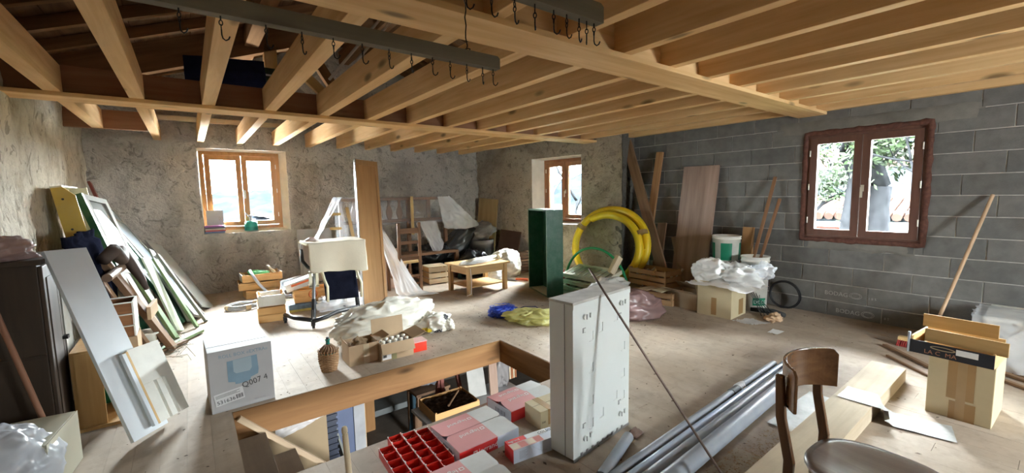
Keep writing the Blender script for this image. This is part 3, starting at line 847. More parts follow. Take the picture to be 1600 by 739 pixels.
# low house with a tiled roof behind the trees
hs = thing('garden_house', 'low pale house with a terracotta tiled roof beyond the garden', 'house', (36, 9, -1.2))
part('house_wall', MB().box(34.5, 40, 4, 16, -1.6, 0.0), PALEWALL, hs)
for k in range(22):
    y = 3.6+0.57*k
    q = MB(); q.cyl((33.8, y, -0.35), (37.2, y, 0.75), 0.26, n=8)
    part('roof_tile_row', q, TILE, hs)
big = thing('slate_building', 'large slate blue building far behind the garden trees', 'house', (52, 16, -1))
part('house_wall', MB().box(50, 60, 4, 32, -2, 3.4), PALEWALL, big)
part('roof', MB().prism([(49.5,3.3),(60.5,3.3),(55,5.6)], 29, M=Matrix(((1,0,0,0),(0,0,1,3.5),(0,1,0,0),(0,0,0,1)))), TILE, big)
# red trestle standing in the garden
TRES = plain('dark_red_trestle', (0.014,0.0045,0.0035), 0.8, 0.2, spec=0.0)
q = thing('garden_trestle', 'small red trestle standing in the garden by the tiled house', 'trestle', (22, 6.35, -1.0))
part('top_bar', MB().box(21.95, 22.05, 5.85, 6.85, -0.28, -0.18), TRES, q)
for (yy, dx) in ((6.0,-0.25),(6.0,0.25),(6.7,-0.25),(6.7,0.25)):
    board('leg', (22+dx, yy+(0.15 if yy > 6.3 else -0.15), -0.95), (22, yy, -0.2), (0,1,0), 0.07, 0.05, TRES, parent=q)
# ------------------------------------------------------------------ foreground
def lid_m(x, y, z): return plane_m((x, y, z), (1,0,0), (0,1,0))
# --- white metal cabinet
CABW = plain('cabinet_white_enamel', (0.74,0.76,0.74), 0.35, 0.03, 2, spec=0.5)
CABTOP = plain('cabinet_dusty_top', (0.52,0.50,0.46), 0.7, 0.25, 9)
DARKGAP = plain('dark_gap', (0.05,0.05,0.05), 0.8)
GREYGAP = plain('grey_gap', (0.30,0.30,0.30), 0.7)
CR = math.atan2(0.06, 0.55)
cabt = thing('metal_cabinet', 'tall white metal cabinet standing on the floor with a rod across it', 'cabinet', (1.56, 1.55, 0), CR)
CM = WM[cabt.name]
part('body', MB().box(0, 0.553, 0, 0.165, 0.012, 0.868), CABW, cabt, local=True, bevel=0.003)
part('top_cover', MB().box(-0.002, 0.555, -0.002, 0.167, 0.868, 0.883), CABTOP, cabt, 'dusty top cover', local=True, bevel=0.002)
part('front_rail', MB().box(0.0, 0.553, -0.003, 0.0, 0.845, 0.868), CABW, cabt, local=True)
part('seam', MB().box(-0.0012, 0.0, 0.055, 0.058, 0.012, 0.868), DARKGAP, cabt, local=True)
b = MB(); b.box(0.003, 0.55, -0.004, 0.004, 0.0, 0.012)
for k in range(9): b.box(0.06+0.05*k, 0.075+0.05*k, -0.007, -0.003, 0.012, 0.03)
part('bottom_rail', b, STEEL, cabt, local=True)
for (x, z) in ((0.10,0.79),(0.45,0.80),(0.10,0.10),(0.45,0.11)):
    sgn = 1 if z > 0.5 else -1
    k = MB(); k.cyl((x,-0.001,z),(x,-0.012,z),0.016,n=14); part('knob', k, CABW, cabt, local=True)
    k = MB(); k.box(x+0.002,x+0.006,-0.016,-0.012,z-0.014,z+0.014); part('slot', k, GREYGAP, cabt, local=True)
    k = MB(); k.box(x+0.045,x+0.06,-0.010,0,z-0.013,z+0.013); part('latch', k, CABW, cabt, local=True)
    k = MB(); zz = z-0.075*sgn; k.box(x-0.018,x+0.010,-0.0012,0,zz-0.014,zz+0.014,0); k.box(x-0.013,x+0.005,-0.006,-0.0012,zz-0.009,zz+0.009,1)
    part('knockout', k, [GREYGAP, CABW], cabt, local=True)
for (x, z) in ((0.16,0.67),(0.25,0.70),(0.40,0.73),(0.16,0.49),(0.16,0.30),(0.48,0.36),(0.16,0.165),(0.26,0.19),(0.40,0.245),(0.48,0.53),(0.48,0.22)):
    k = MB(); k.box(x+0.016,x+0.020,-0.004,0,z-0.028,z+0.024); k.box(x-0.016,x+0.02,-0.003,0,z-0.030,z-0.027)
    part('louvre', k, CABW, cabt, local=True)
# --- steel rod leaning over it
p_top = Vector((1.81, 1.545, 0.892)); p_bot = Vector((1.965, 0.875, 0.005))
dd = (p_top-p_bot).normalized()
b = MB(); b.tube([p_bot, p_top, p_top+dd*0.17], 0.0052, 8); b.tube([p_bot+Vector((.009,.005,0)), p_top+Vector((.009,.005,0)), p_top+Vector((.009,.005,0))+dd*0.15], 0.0045, 8)
solo('steel_rod', b, RUST, 'thin rusty steel rod leaning against the white metal cabinet', 'rod')

# --- cartons with pink lids
PINK = plain('faded_pink_card', (0.72,0.34,0.34), 0.55, 0.05, 3, dust=0.08)
REDC = plain('red_card', (0.62,0.035,0.035), 0.5, 0.06)
CWHITE = plain('white_card', (0.66,0.66,0.65), 0.6, 0.05, 5, dust=0.22)
BLUISH = plain('bluish_white_card', (0.62,0.65,0.74), 0.55, 0.04, 5)
INKW = plain('white_print', (0.82,0.82,0.82), 0.6, 0.02)
INKG = plain('pale_grey_print', (0.86,0.82,0.82), 0.6, 0.02)
INKD = plain('dark_print', (0.03,0.03,0.035), 0.6, 0.02)
def brand(parent, M, size, mat=INKW):
    """square mark with a hole, then the word"""
    q = MB(); a = size*0.62; w_ = size*0.13
    q.box(0, a, 0, w_, 0, 0.0004, 0, M); q.box(0, a, a-w_, a, 0, 0.0004, 0, M); q.box(0, w_, w_, a-w_, 0, 0.0004, 0, M); q.box(a-w_, a, w_, a-w_, 0, 0.0004, 0, M)
    part('emblem', q, mat, parent)
    lettering('legrand', size, M @ Matrix.Translation((a*1.35, 0, 0)), mat, parent, sx=1.05)
def pink_box(name, label, x0, y0, lx, ly, h, rz, white_at, flap_lift=(0.0,0.0), side_text=True, curled=False):
    t = thing(name, label, 'box', (x0, y0, 0), rz)
    W = WM[t.name]
    b = MB(); th = 0.004
    wx = lx*white_at
    b.box(0, wx, 0, th, 0, h, 0); b.box(wx, lx, 0, th, 0, h, 1)                 # near side: red then white
    b.box(0, lx, ly-th, ly, 0, h, 0); b.box(0, th, th, ly-th, 0, h, 1); b.box(lx-th, lx, th, ly-th, 0, h, 1); b.box(th, lx-th, th, ly-th, 0, 0.004, 1)
    part('carton_body', b, [REDC, BLUISH], t, local=True)
    for k in range(2):
        ya, yb = (0.001, ly/2-0.001) if k == 0 else (ly/2+0.001, ly-0.001)
        lift = flap_lift[k]
        rr = 0.035
        def outline(xa, xb, round_left, round_right):
            pts = []
            if k == 0: yh, yt = ya, yb      # hinge near, free edge in the middle
            else: yh, yt = yb, ya
            s_ = 1 if yt > yh else -1
            pts.append((xa, yh)); pts.append((xb, yh))
            if round_right: pts += [(xb-rr+rr*math.cos(a_), yt-s_*rr+s_*rr*math.sin(a_)) for a_ in (0, .4, .8, 1.2, 1.57)]
            else: pts.append((xb, yt))
            if round_left: pts += [(xa+rr-rr*math.sin(a_), yt-s_*rr+s_*rr*math.cos(a_)) for a_ in (0, .4, .8, 1.2, 1.57)]
            else: pts.append((xa, yt))
            return pts if s_ > 0 else pts[::-1]
        yh = ya if k == 0 else yb
        FM = Matrix.Translation((0, yh, h)) @ Matrix.Rotation(lift*(1 if k == 0 else -1), 4, 'X') @ Matrix.Translation((0, -yh, 0))
        b = MB(); b.prism(outline(0, wx, True, False), 0.003, 0, FM); b.prism(outline(wx, lx, False, True), 0.003, 1, FM)
        fl = part('flap', b, [PINK, CWHITE], t, local=True)
        # the word lies upside down for the viewer
        tm = W @ FM @ plane_m((wx-0.012, (ya+yb)/2+0.052-0.03*k, 0.0034), (-1,0,0), (0,-1,0))
        brand(fl, tm, 0.042, INKG)
    if side_text:
        brand(t, W @ plane_m((wx-0.165, -0.0006, h*0.27), (1,0,0), (0,0,1)), 0.042, INKW)
    b = MB()
    for k in range(10): b.box(-0.0008, 0, ly*0.25+0.011*k, ly*0.25+0.011*k+(0.003 if k % 3 else 0.007), h*0.2, h*0.62)
    part('barcode', b, plain('grey_print', (0.30,0.30,0.36), 0.6, 0.02), t, local=True)
    return t
pink_box('flat_carton', 'flat carton with two faded pink flaps beside the red terminal trays', 1.068, 1.915, 0.405, 0.345, 0.068, R(0.5), 0.62, (0.04, 0.05))
pink_box('flat_carton', 'flat pink carton with a curled white flap at the very bottom edge', 0.775, 1.535, 0.405, 0.335, 0.068, R(-1), 0.62, (0.09, 0.03), False)
pink_box('flat_carton', 'red sided flat pink carton behind the brown carton near the stair corner', 1.545, 2.085, 0.40, 0.27, 0.07, R(1.5), 0.60, (0.14, 0.08), False)
# brown carton between
t = thing('small_carton', 'small beige taped carton squeezed behind the white metal cabinet', 'box', (1.63, 1.90, 0), R(-3))
part('carton_body', MB().box(0, 0.30, 0, 0.165, 0, 0.118), CARD2, t, local=True, bevel=0.002)
part('tape', MB().box(0.06, 0.105, -0.0008, 0.1658, 0.02, 0.1188), TAPE, t, local=True)
part('seam', MB().box(0, 0.30, 0.081, 0.083, 0.118, 0.1186), DARKGAP, t, local=True)
lettering('X41', 0.018, WM[t.name] @ plane_m((0.012,-0.0006,0.04), (1,0,0), (0,0,1)), INKD, t)
# colson box
t = thing('printed_carton', 'long white and red printed carton leaning at the foot of the cabinet', 'box', (1.30, 1.742, 0), R(-8))
W = WM[t.name]
part('carton_body', MB().box(0, 0.30, 0, 0.10, 0, 0.078), BLUISH, t, local=True, bevel=0.0015)
b = MB(); b.box(-0.0008, 0, 0.0, 0.10, 0.0, 0.0782); b.box(0,0.12,0.062,0.100,0.078,0.0786)
part('red_print', b, REDC, t, local=True)
b = MB(); b.box(0.0, 0.20, 0.0, 0.06, 0.078, 0.0786)
part('panel_print', b, plain('pinkish_print', (0.70,0.42,0.38), 0.6, 0.05), t, local=True)
for k, x in enumerate((0.004, 0.054, 0.104, 0.154)):
    part('picture', MB().box(x, x+0.044, 0.006, 0.054, 0.0786, 0.079), plain('cream_print' if k % 2 == 0 else 'red_print_light', (0.72,0.60,0.46) if k % 2 == 0 else (0.66,0.22,0.19), 0.6), t, local=True)
part('label_strip', MB().box(0.125, 0.26, 0.062, 0.1, 0.078, 0.0787), INKW, t, local=True)
lettering('COLSON', 0.028, W @ plane_m((0.20,0.066,0.0789), (1,0,0), (0,1,0)), INKD, t)
lettering('legrand', 0.024, W @ plane_m((0.010,0.072,0.0789), (1,0,0), (0,1,0)), INKW, t)
b = MB()
for k in range(8): b.box(0.035, 0.035+0.04+0.008*(k % 3), -0.0006, 0, 0.018+0.006*k, 0.0195+0.006*k)
pts = [(0.12+0.012*i, -0.0004, 0.018+0.05*((i/8)-1)**2) for i in range(9)]; b.tube(pts, 0.0005, 4)
part('small_print', b, plain('grey_print', (0.30,0.30,0.36)), t, local=True)
part('red_corner', MB().box(0.25, 0.30, -0.0007, 0, 0.004, 0.034), REDC, t, local=True)

# --- red terminal trays
def tray(x, y1, n, label):
    w, l, h, th = 0.079, 0.072, 0.048, 0.003
    t = thing('terminal_tray', label, 'tray', (x, y1-n*l, 0), R(-3), 'red terminal trays by the stair hole')
    b = MB(); L = n*l
    b.box(0, w, 0, L, 0, 0.003); b.box(0, th, 0, L, 0.003, h); b.box(w-th, w, 0, L, 0.003, h)
    part('tray_body', b, REDP, t, local=True)
    for k in range(n+1):
        part('divider', MB().box(th, w-th, k*l-th/2 if k else 0, k*l+th/2 if k < n else L, 0.003, h), REDP, t, local=True)
    for s_ in (0.0018, w-0.0018):
        b = MB(); b.box(s_-0.001, s_+0.001, 0, L, h, h+0.001)
        for k in range(n+1): b.cyl((s_, min(max(k*l,0.004),L-0.004), h), (s_, min(max(k*l,0.004),L-0.004), h+0.007), 0.0038, n=8)
        part('studs', b, INKW, t, local=True)
    for cx in (0.026, 0.058):
        b = MB(); b.tube([(cx+0.013*math.cos(a), L-0.036+0.013*math.sin(a), 0.030) for a in [2*math.pi*i/12 for i in range(12)]], 0.004, 5, True)
        b.cyl((cx, L-0.036, 0.003), (cx, L-0.036, 0.028), 0.011, n=10)
        part('screw_ring', b, REDP, t, local=True)
    return t
for k, (x, y, n) in enumerate(((0.722, 2.265, 7), (0.804, 2.345, 7), (0.886, 2.325, 6), (0.968, 2.305, 5))):
    tray(x, y, n, '%s red plastic terminal tray counted from the stair hole end' % ORD[k])
# --- broom handle end standing out of the stair well edge
b = MB(); p0 = Vector((0.475, 1.80, 0.02)); p1 = Vector((0.497, 1.955, 0.36)); dd = (p1-p0).normalized()
b.cyl(p0, p1, 0.0135, n=14); b.lathe([(0.0135,0),(0.0135,0.012),(0.011,0.0125),(0.011,0.016),(0.0135,0.0165),(0.0135,0.035),(0.009,0.045),(0.0,0.047)], 14, M=frame(p1, p1+dd, (1,0,0))[0])
solo('broom_handle', b, BEECH['z'], 'pale turned wooden handle sticking up beside the stair hole', 'handle')

# --- grey pipes
for k, (y, r_, x0, x1, z, nm) in enumerate(((1.325, 0.026, 1.2, 3.75, 0.026, 'slim grey plastic pipe furthest from the chair, jointed with a taped sleeve'),
                                            (1.262, 0.027, 1.15, 3.82, 0.027, 'shiny bluish grey plastic pipe, second of the four on the floor'),
                                            (1.195, 0.034, 1.1, 3.70, 0.034, 'dusty grey plastic pipe, third of the four on the floor'),
                                            (1.112, 0.046, 1.0, 3.62, 0.046, 'thickest grey plastic pipe nearest to the chair'))):
    b = MB()
    n = 18; prof = []
    ry = R(-2.8)
    def P(x, yy=y): return Vector((x, yy+(x-1.7)*0.045, z))
    xs = [x0, x1]
    ring = []
    b.cyl(P(x0), P(x1), r_, n=n, caps=False); b.cyl(P(x0), P(x1), r_*0.86, n=n, caps=False)
    for e in (x0, x1):
        p = P(e); vs = []
        for q in range(n):
            a = 2*math.pi*q/n
            for rr in (r_, r_*0.86): vs.append(p+Vector((0, rr*math.cos(a), rr*math.sin(a))))
        b.add(vs, [(2*q, 2*((q+1)%n), 2*((q+1)%n)+1, 2*q+1) for q in range(n)])
    t = thing('plastic_pipe', nm, 'pipe', (P((x0+x1)/2).x, P((x0+x1)/2).y, 0), group='grey pipes on the floor')
    part('pipe', b, PVC if k != 1 else plain('bluish_pvc', (0.40,0.48,0.62), 0.22, 0.06, 4, spec=0.6, dust=0.08), t)
    if k == 0:
        c = MB(); c.cyl(P(2.96), P(3.06), r_*1.18, n=18); part('sleeve', c, plain('dark_sleeve', (0.10,0.10,0.11), 0.4), t)
        c = MB(); c.tube([P(3.06+0.008*i)+Vector((0,0.003*math.sin(i*2.1),0)) for i in range(12)], [r_*1.2*(1+0.10*math.sin(i*1.9)) for i in range(12)], 14)
        part('wrapping', c, FILMW, t, 'crumpled clear tape')
    if k == 3:
        c = MB(); c.box(1.0, 3.6, 1.03, 1.06, 0.0, 0.012); 
b = MB(); p0, p1 = Vector((1.955,1.492,0.030)), Vector((1.56,1.352,0.030)); b.cyl(p0, p1, 0.030, n=18, caps=False); b.cyl(p0, p1, 0.026, n=18); 
solo('pipe_offcut', b, PVC, 'short grey pipe offcut lying in front of the white cabinet', 'pipe')
b = MB(); b.grid(lambda u,v: Vector((2.0+0.10*u, 1.47+0.07*v+0.02*u, 0.004+0.02*abs(noise.noise(Vector((u*3,v*3,1)))))), 8, 8)
solo('leather_scrap', b, plain('brown_leather', (0.16,0.09,0.07), 0.7, 0.2), 'small brown scrap on the floor at the pipe offcut', 'scrap', solid=0.003)

# --- chair
ct = thing('bentwood_chair', 'brown bentwood chair with curved back rest and worn round seat', 'chair', (1.873, 0.38, 0), R(-2.5))
SEATW = wood('worn_seat_wood', (0.14,0.10,0.09), (0.30,0.25,0.23), 'y', 0.30, 1.0, 0, 1.0, dirt=0.3)
SEATW.node_tree.nodes['Principled BSDF'].inputs['Coat Weight'].default_value = 0.7
SEATW.node_tree.nodes['Principled BSDF'].inputs['Coat Roughness'].default_value = 0.28
w_, zt, hb, bb = 0.374, 0.80, 0.157, 0.096
yb0 = 0.549-0.38
def back_pt(t, z, off=0.0):
    x = w_/2*t; y = yb0+bb*(1-abs(t)**2.5)
    dy = -bb*2.5*abs(t)**1.5*math.copysign(1, t)/(w_/2) if t else 0
    n = Vector((-dy, 1, 0)).normalized()
    return Vector((x, y, z))+n*off
b = MB(); NT = 36; TH = 0.012
rows = []
for (off, z) in ((0, 0), (TH, 0), (TH, 1), (0, 1)):
    row = []
    for i in range(NT+1):
        t = -1+2*i/NT
        crown = 0.012*(1-t*t); zz = zt-hb-0.006*(1-t*t)*-1 if z == 0 else zt+crown*0.4
        if z == 1 and abs(t) > 0.93: zz -= 0.02*((abs(t)-0.93)/0.07)**2
        row.append(back_pt(t, zz, off))
    rows.append(row)
vs = [p for row in rows for p in row]; W_ = NT+1
fs = []
for a in range(4):
    c = (a+1) % 4
    for i in range(NT): fs.append((a*W_+i, a*W_+i+1, c*W_+i+1, c*W_+i))
fs += [(0, W_, 2*W_, 3*W_), (NT, 3*W_+NT, 2*W_+NT, W_+NT)]
b.add(vs, fs, 0, False)
part('backrest', b, CHAIRW['x'], ct, local=True, bevel=0.003)
def post(sx):
    q = MB(); pts = [(sx*0.158, yb0+0.065, 0.0), (sx*0.158, yb0+0.035, 0.25), (sx*0.160, yb0+0.028, 0.44), (sx*0.164, yb0+0.060, 0.60), (sx*0.166, yb0+0.070, 0.765)]
    ws = [0.026, 0.032, 0.036, 0.034, 0.028]
    M_ = []
    vs = []
    for (x, y, z), ww in zip(pts, ws):
        for (a, c) in ((-1,-1),(1,-1),(1,1),(-1,1)): vs.append((x+a*0.012, y+c*ww/2, z))
    fs = [(0,3,2,1)]+[(4*i+k, 4*i+(k+1)%4, 4*i+4+(k+1)%4, 4*i+4+k) for i in range(4) for k in range(4)]+[(16,17,18,19)]
    return q.add(vs, fs)
for s_ in (-1, 1): part('rear_leg', post(s_), CHAIRW['z'], ct, local=True, bevel=0.006)
b = MB()
def seat_out(t, k=1.0):
    a = 2*math.pi*t; x = math.cos(a); y = math.sin(a)
    e = 0.72
    return Vector((0.195*k*math.copysign(abs(x)**e, x)*(1-0.06*(y > 0)*y), -0.02+0.205*k*math.copysign(abs(y)**e, y), 0))
NS, NR = 44, 8
vs = []
for j in range(NR+1):
    k = j/NR
    for i in range(NS):
        p = seat_out(i/NS, max(k, 0.001)); dish = -0.010*max(0.0, 1-(k/0.85)**2) if k < 0.85 else 0
        vs.append(p+Vector((0,0,0.452+dish-(0.003 if j == NR else 0))))
for i in range(NS): vs.append(seat_out(i/NS, 1.005)+Vector((0,0,0.440)))
for i in range(NS): vs.append(seat_out(i/NS, 0.985)+Vector((0,0,0.432)))
fs = [(j*NS+i, j*NS+(i+1)%NS, (j+1)*NS+(i+1)%NS, (j+1)*NS+i) for j in range(NR+2) for i in range(NS)]
b.add([v for v in vs], [f[::-1] for f in fs], 0, True)
part('seat', b, SEATW, ct, 'worn dark round seat', local=True)
b = MB(); vs = []
for z in (0.434, 0.392):
    for k in (0.93, 0.86):
        for i in range(NS): vs.append(seat_out(i/NS, k)+Vector((0,0,z)))
fs = []
for (r0, r1) in ((0,2),(2,3),(3,1)):
    for i in range(NS): fs.append((r0*NS+i, r0*NS+(i+1)%NS, r1*NS+(i+1)%NS, r1*NS+i))
b.add(vs, fs, 0, True)
part('seat_ring', b, CHAIRW['x'], ct, local=True)
for s_ in (-1, 1):
    q = MB(); q.cyl((s_*0.17, -0.185, 0.0), (s_*0.145, -0.16, 0.40), 0.012, 0.017, n=12); part('front_leg', q, CHAIRW['z'], ct, local=True)

# --- thick plank on the floor with flattened wrappers, debris boards
solo('thick_plank', MB().box(0, 2.75, 0, 0.205, 0, 0.098), wood('dusty_plank', (0.46,0.37,0.26), (0.60,0.50,0.37), 'x', 0.75, 0.8, 0.4, dirt=0.1), 'thick dusty plank lying on the floor behind the chair', 'plank', M=TR(1.46, 0.672, 0, R(0.3)), bevel=0.003)
solo('thin_plank', MB().box(0, 0.9, 0, 0.15, 0, 0.022), wood('grey_old_plank', (0.36,0.30,0.22), (0.50,0.43,0.33), 'x', 0.8, 0.8, 0.3, dirt=0.3), 'thin grey plank on the floor between pipes and thick plank', 'plank', M=TR(1.45, 0.885, 0, R(1.5)))
PAPER = plain('crinkled_silver_paper', (0.42,0.415,0.40), 0.5, 0.14, 14, 0.9, 26)
def sheet(name, label, path, w, seed, mat=PAPER, n=30, amp=0.006):
    """strip of stiff paper following path points (x,y,z) with width along Y or X"""
    q = MB()
    pts = [Vector(p) for p in path]
    def fn(u, v):
        f = u*(len(pts)-1); i = min(int(f), len(pts)-2); p = pts[i].lerp(pts[i+1], f-i)
        d = (pts[i+1]-pts[i]); side = Vector((-d.y, d.x, 0))
        if side.length < 1e-4: side = Vector((1,0,0))
        side.normalize()
        k = amp*crumple(Vector((u*3, v*2, seed)), 2.0)
        return p+side*(v-0.5)*w+Vector((0,0,abs(k)+0.003))
    return solo(name, q.grid(fn, n, 12), mat, label, 'paper')
sheet('paper_strip', 'crinkled silvery paper strip folded over the thick plank', [(3.40,0.86,0.100),(3.40,0.672,0.101),(3.405,0.655,0.09),(3.41,0.645,0.03),(3.42,0.60,0.004),(3.48,0.34,0.003)], 0.22, 3)
sheet('paper_strip', 'crinkled silvery paper lying beside the thick plank behind the chair', [(2.78,0.99,0.004),(3.45,0.98,0.003)], 0.17, 9)
b = MB()
rnd = random.Random(12)
for i in range(900):
    x, y = rnd.uniform(1.5, 2.9), rnd.uniform(0.89, 1.06)
    if rnd.random() < 0.4: x, y = rnd.gauss(2.25,0.25), rnd.gauss(0.95,0.05)
    a = rnd.uniform(0,6.28); l = rnd.uniform(0.003,0.010); w = l*0.4; z = 0.0235 if x < 2.36 and 0.88 < y < 1.06 else 0.002
    ca, sa = math.cos(a)*l, math.sin(a)*l; cb, sb = -math.sin(a)*w, math.cos(a)*w
    b.add([(x-ca,y-sa,z),(x+cb,y+sb,z+0.002),(x+ca,y+sa,z),(x-cb,y-sb,z+0.001)], [(0,1,2,3)])
solo('wood_shavings', b, plain('shavings', (0.30,0.19,0.10), 0.9, 0.4, 40), 'brown wood shavings on the floor beside the thickest pipe', 'shavings', kind='stuff')
# scattered dark flecks over the whole floor
b = MB()
for i in range(2600):
    x, y = rnd.uniform(-0.6, 5.6), rnd.uniform(0.3, 7.5)
    if rnd.random() < 0.35: x, y = rnd.uniform(1.6, 4.6), rnd.uniform(2.6, 4.4)
    if x > 5.0 and y > 4.2: continue
    if HX0-0.03 < x < HX1+0.03 and HY0-0.03 < y < HY1+0.03: continue
    a = rnd.uniform(0,6.28); l = rnd.uniform(0.003,0.014)*(1.7 if rnd.random() < 0.12 else 1); w = l*rnd.uniform(.2,.6)
    ca, sa = math.cos(a)*l, math.sin(a)*l; cb, sb = -math.sin(a)*w, math.cos(a)*w; z = 0.0015
    b.add([(x-ca,y-sa,z),(x+cb,y+sb,z+0.002),(x+ca,y+sa,z+0.002*rnd.random()),(x-cb,y-sb,z+0.001)], [(0,1,2,3)])
solo('floor_litter', b, plain('dark_litter', (0.085,0.055,0.038), 0.9, 0.5, 30), 'dark bark flecks and chips scattered over the floor', 'litter', kind='stuff')
# ------------------------------------------------------------------ left wall
DARKW = {a: wood('armoire_wood_'+a, (0.032,0.020,0.013), (0.060,0.038,0.024), a, 0.55, 1.0, 0, 0.4) for a in 'xyz'}
t = thing('dark_armoire', 'dark brown wooden wardrobe against the left wall with film on top', 'wardrobe', (-0.87, 3.83, 0))
part('body', MB().box(-1.03, -0.715, 3.56, 4.12, 0.06, 1.10), DARKW['z'], t, bevel=0.004)
part('plinth', MB().box(-1.03, -0.72, 3.57, 4.12, 0.0, 0.06), DARKW['y'], t)
part('cornice', MB().box(-1.04, -0.69, 3.54, 4.14, 1.10, 1.13), DARKW['y'], t, bevel=0.004)
part('side_rail', MB().box(-1.03, -0.715, 3.553, 3.56, 0.55, 0.575), DARKW['x'], t)
for (y0, y1) in ((3.565, 3.835), (3.84, 4.115)):
    d = part('door', MB().box(-0.715, -0.695, y0, y1, 0.08, 1.09), DARKW['z'], t, bevel=0.004)
    part('door_panel', MB().box(-0.6955, -0.690, y0+0.05, y1-0.05, 0.16, 1.02), plain('old_mirror', (0.42,0.42,0.38), 0.25, 0.2, 5) if y0 > 3.7 else DARKW['z'], d)
    part('handle', MB().cyl((-0.695,3.83 if y0 < 3.7 else 3.86,0.6),(-0.67,3.83 if y0 < 3.7 else 3.86,0.6),0.012,n=10), BLACK, d)
solo('film_heap', blob((-0.90, 3.72, 1.16), (0.15,0.22,0.09), 4, 0.22, 6, zmin=1.131), film('brownish_plastic_film', (0.42,0.29,0.26), 0.9, 0.35), 'reddish brown crumpled plastic film heaped on the wardrobe', 'film')
# white shelf board leaning on the wardrobe
board('shelf_board', (-0.29, 3.385, 0.018), (-0.622, 3.72, 1.165), (0.55,0.72,0.1), 0.235, 0.024, BLUEWHITE, 'long white shelf board leaning against the dark wardrobe', 'board')
t = thing('slotted_cabinet_front', 'small white panel with two slots leaning on the white shelf board', 'panel', (-0.27, 3.55, 0))
M, _ = frame((-0.29, 3.385, 0.018), (-0.622, 3.72, 1.165), (0.55,0.72,0.1)); sgn = -1 if (M.col[1].to_3d()).dot(Vector((0,0,1.4))-M.translation) < 0 else 1
M = M @ Matrix.Translation((0.135, sgn*0.05-0.011, 0.03)); L = 0.50
b = MB()
for (a, c) in ((-0.11,-0.035),(-0.015,0.025),(0.045,0.11)): b.box(a, c, -0.0, 0.022, 0, L*0.52)
b.box(-0.11, 0.11, 0, 0.022, L*0.52, L)
mpart('panel_face', b, OFFWHITE, t, M, bevel=0.002)
mpart('core_edge', MB().box(-0.125, -0.111, -0.006, 0.020, 0, L*0.98), PINE['z'], t, M)
mpart('edge_strip', MB().box(-0.150, -0.126, -0.006, 0.016, 0, L*0.97), BLUEWHITE, t, M)
# stick beside the wardrobe
b = MB(); b.cyl((-0.865, 3.46, 0.88), (-0.70, 3.44, 0.02), 0.014, n=12)
solo('wooden_stick', b, wood('reddish_stick', (0.22,0.10,0.06), (0.34,0.17,0.10), 'z'), 'reddish wooden stick leaning in the dark corner by the wardrobe', 'stick')
# beige night stand with knob, upside down at the bottom left
BEIGE = plain('beige_paint', (0.48,0.46,0.36), 0.5, 0.06, 3)
t = thing('small_cabinet', 'small beige cabinet with a round knob at the lower left edge', 'cabinet', (-0.74, 3.15, 0), R(-7))
part('body', MB().box(-0.13, 0.13, -0.20, 0.20, 0, 0.265), BEIGE, t, local=True, bevel=0.003)
d = part('door', MB().box(-0.127, 0.127, -0.197, 0.197, 0.266, 0.284), BEIGE, t, 'door lying face up', local=True, bevel=0.003)
k = MB(); k.lathe([(0.012,0.284),(0.010,0.292),(0.022,0.300),(0.022,0.308),(0.0,0.312)], 16, c=(0.0,0.02,0)); part('knob', k, BEIGE, d, local=True)
part('edge_strip', MB().box(0.1305, 0.133, -0.2, 0.2, 0.0, 0.284), BEIGE, t, local=True)
solo('plastic_sheet', blob((-0.80, 2.98, 0.17), (0.19,0.22,0.21), 9, 0.13, 5, zmin=0.004), film('greyish_plastic_sheet', (0.62,0.64,0.70), 0.85, 0.3), 'crumpled greyish plastic sheet at the lower left edge of the picture', 'sheet')
# plywood box behind the board with green inside
PLY = wood('orange_plywood', (0.42,0.23,0.08), (0.56,0.34,0.14), 'z', 0.5, 1.0)
t = thing('plywood_box', 'open orange plywood box standing behind the white shelf board', 'box', (-0.55, 3.95, 0))
b = MB(); b.box(-0.66,-0.64,3.72,4.12,0,0.50); part('side_panel', b, PLY, t)
part('side_panel', MB().box(-0.47,-0.45,3.90,4.12,0.02,0.50), PLY, t)
part('bottom_panel', MB().box(-0.66,-0.43,3.70,4.12,0.0,0.02), PLY, t)
part('back_panel', MB().box(-0.66,-0.45,4.12,4.14,0,0.50), PLY, t)
part('front_panel', MB().box(-0.64,-0.52,3.715,3.73,0.02,0.50), PLY, t)
part('top_panel', MB().box(-0.66,-0.45,3.72,4.14,0.50,0.515), PLY, t)
part('green_insert', MB().box(-0.63,-0.475,4.09,4.115,0.02,0.36), plain('emerald_card', (0.02,0.30,0.16), 0.6), t)
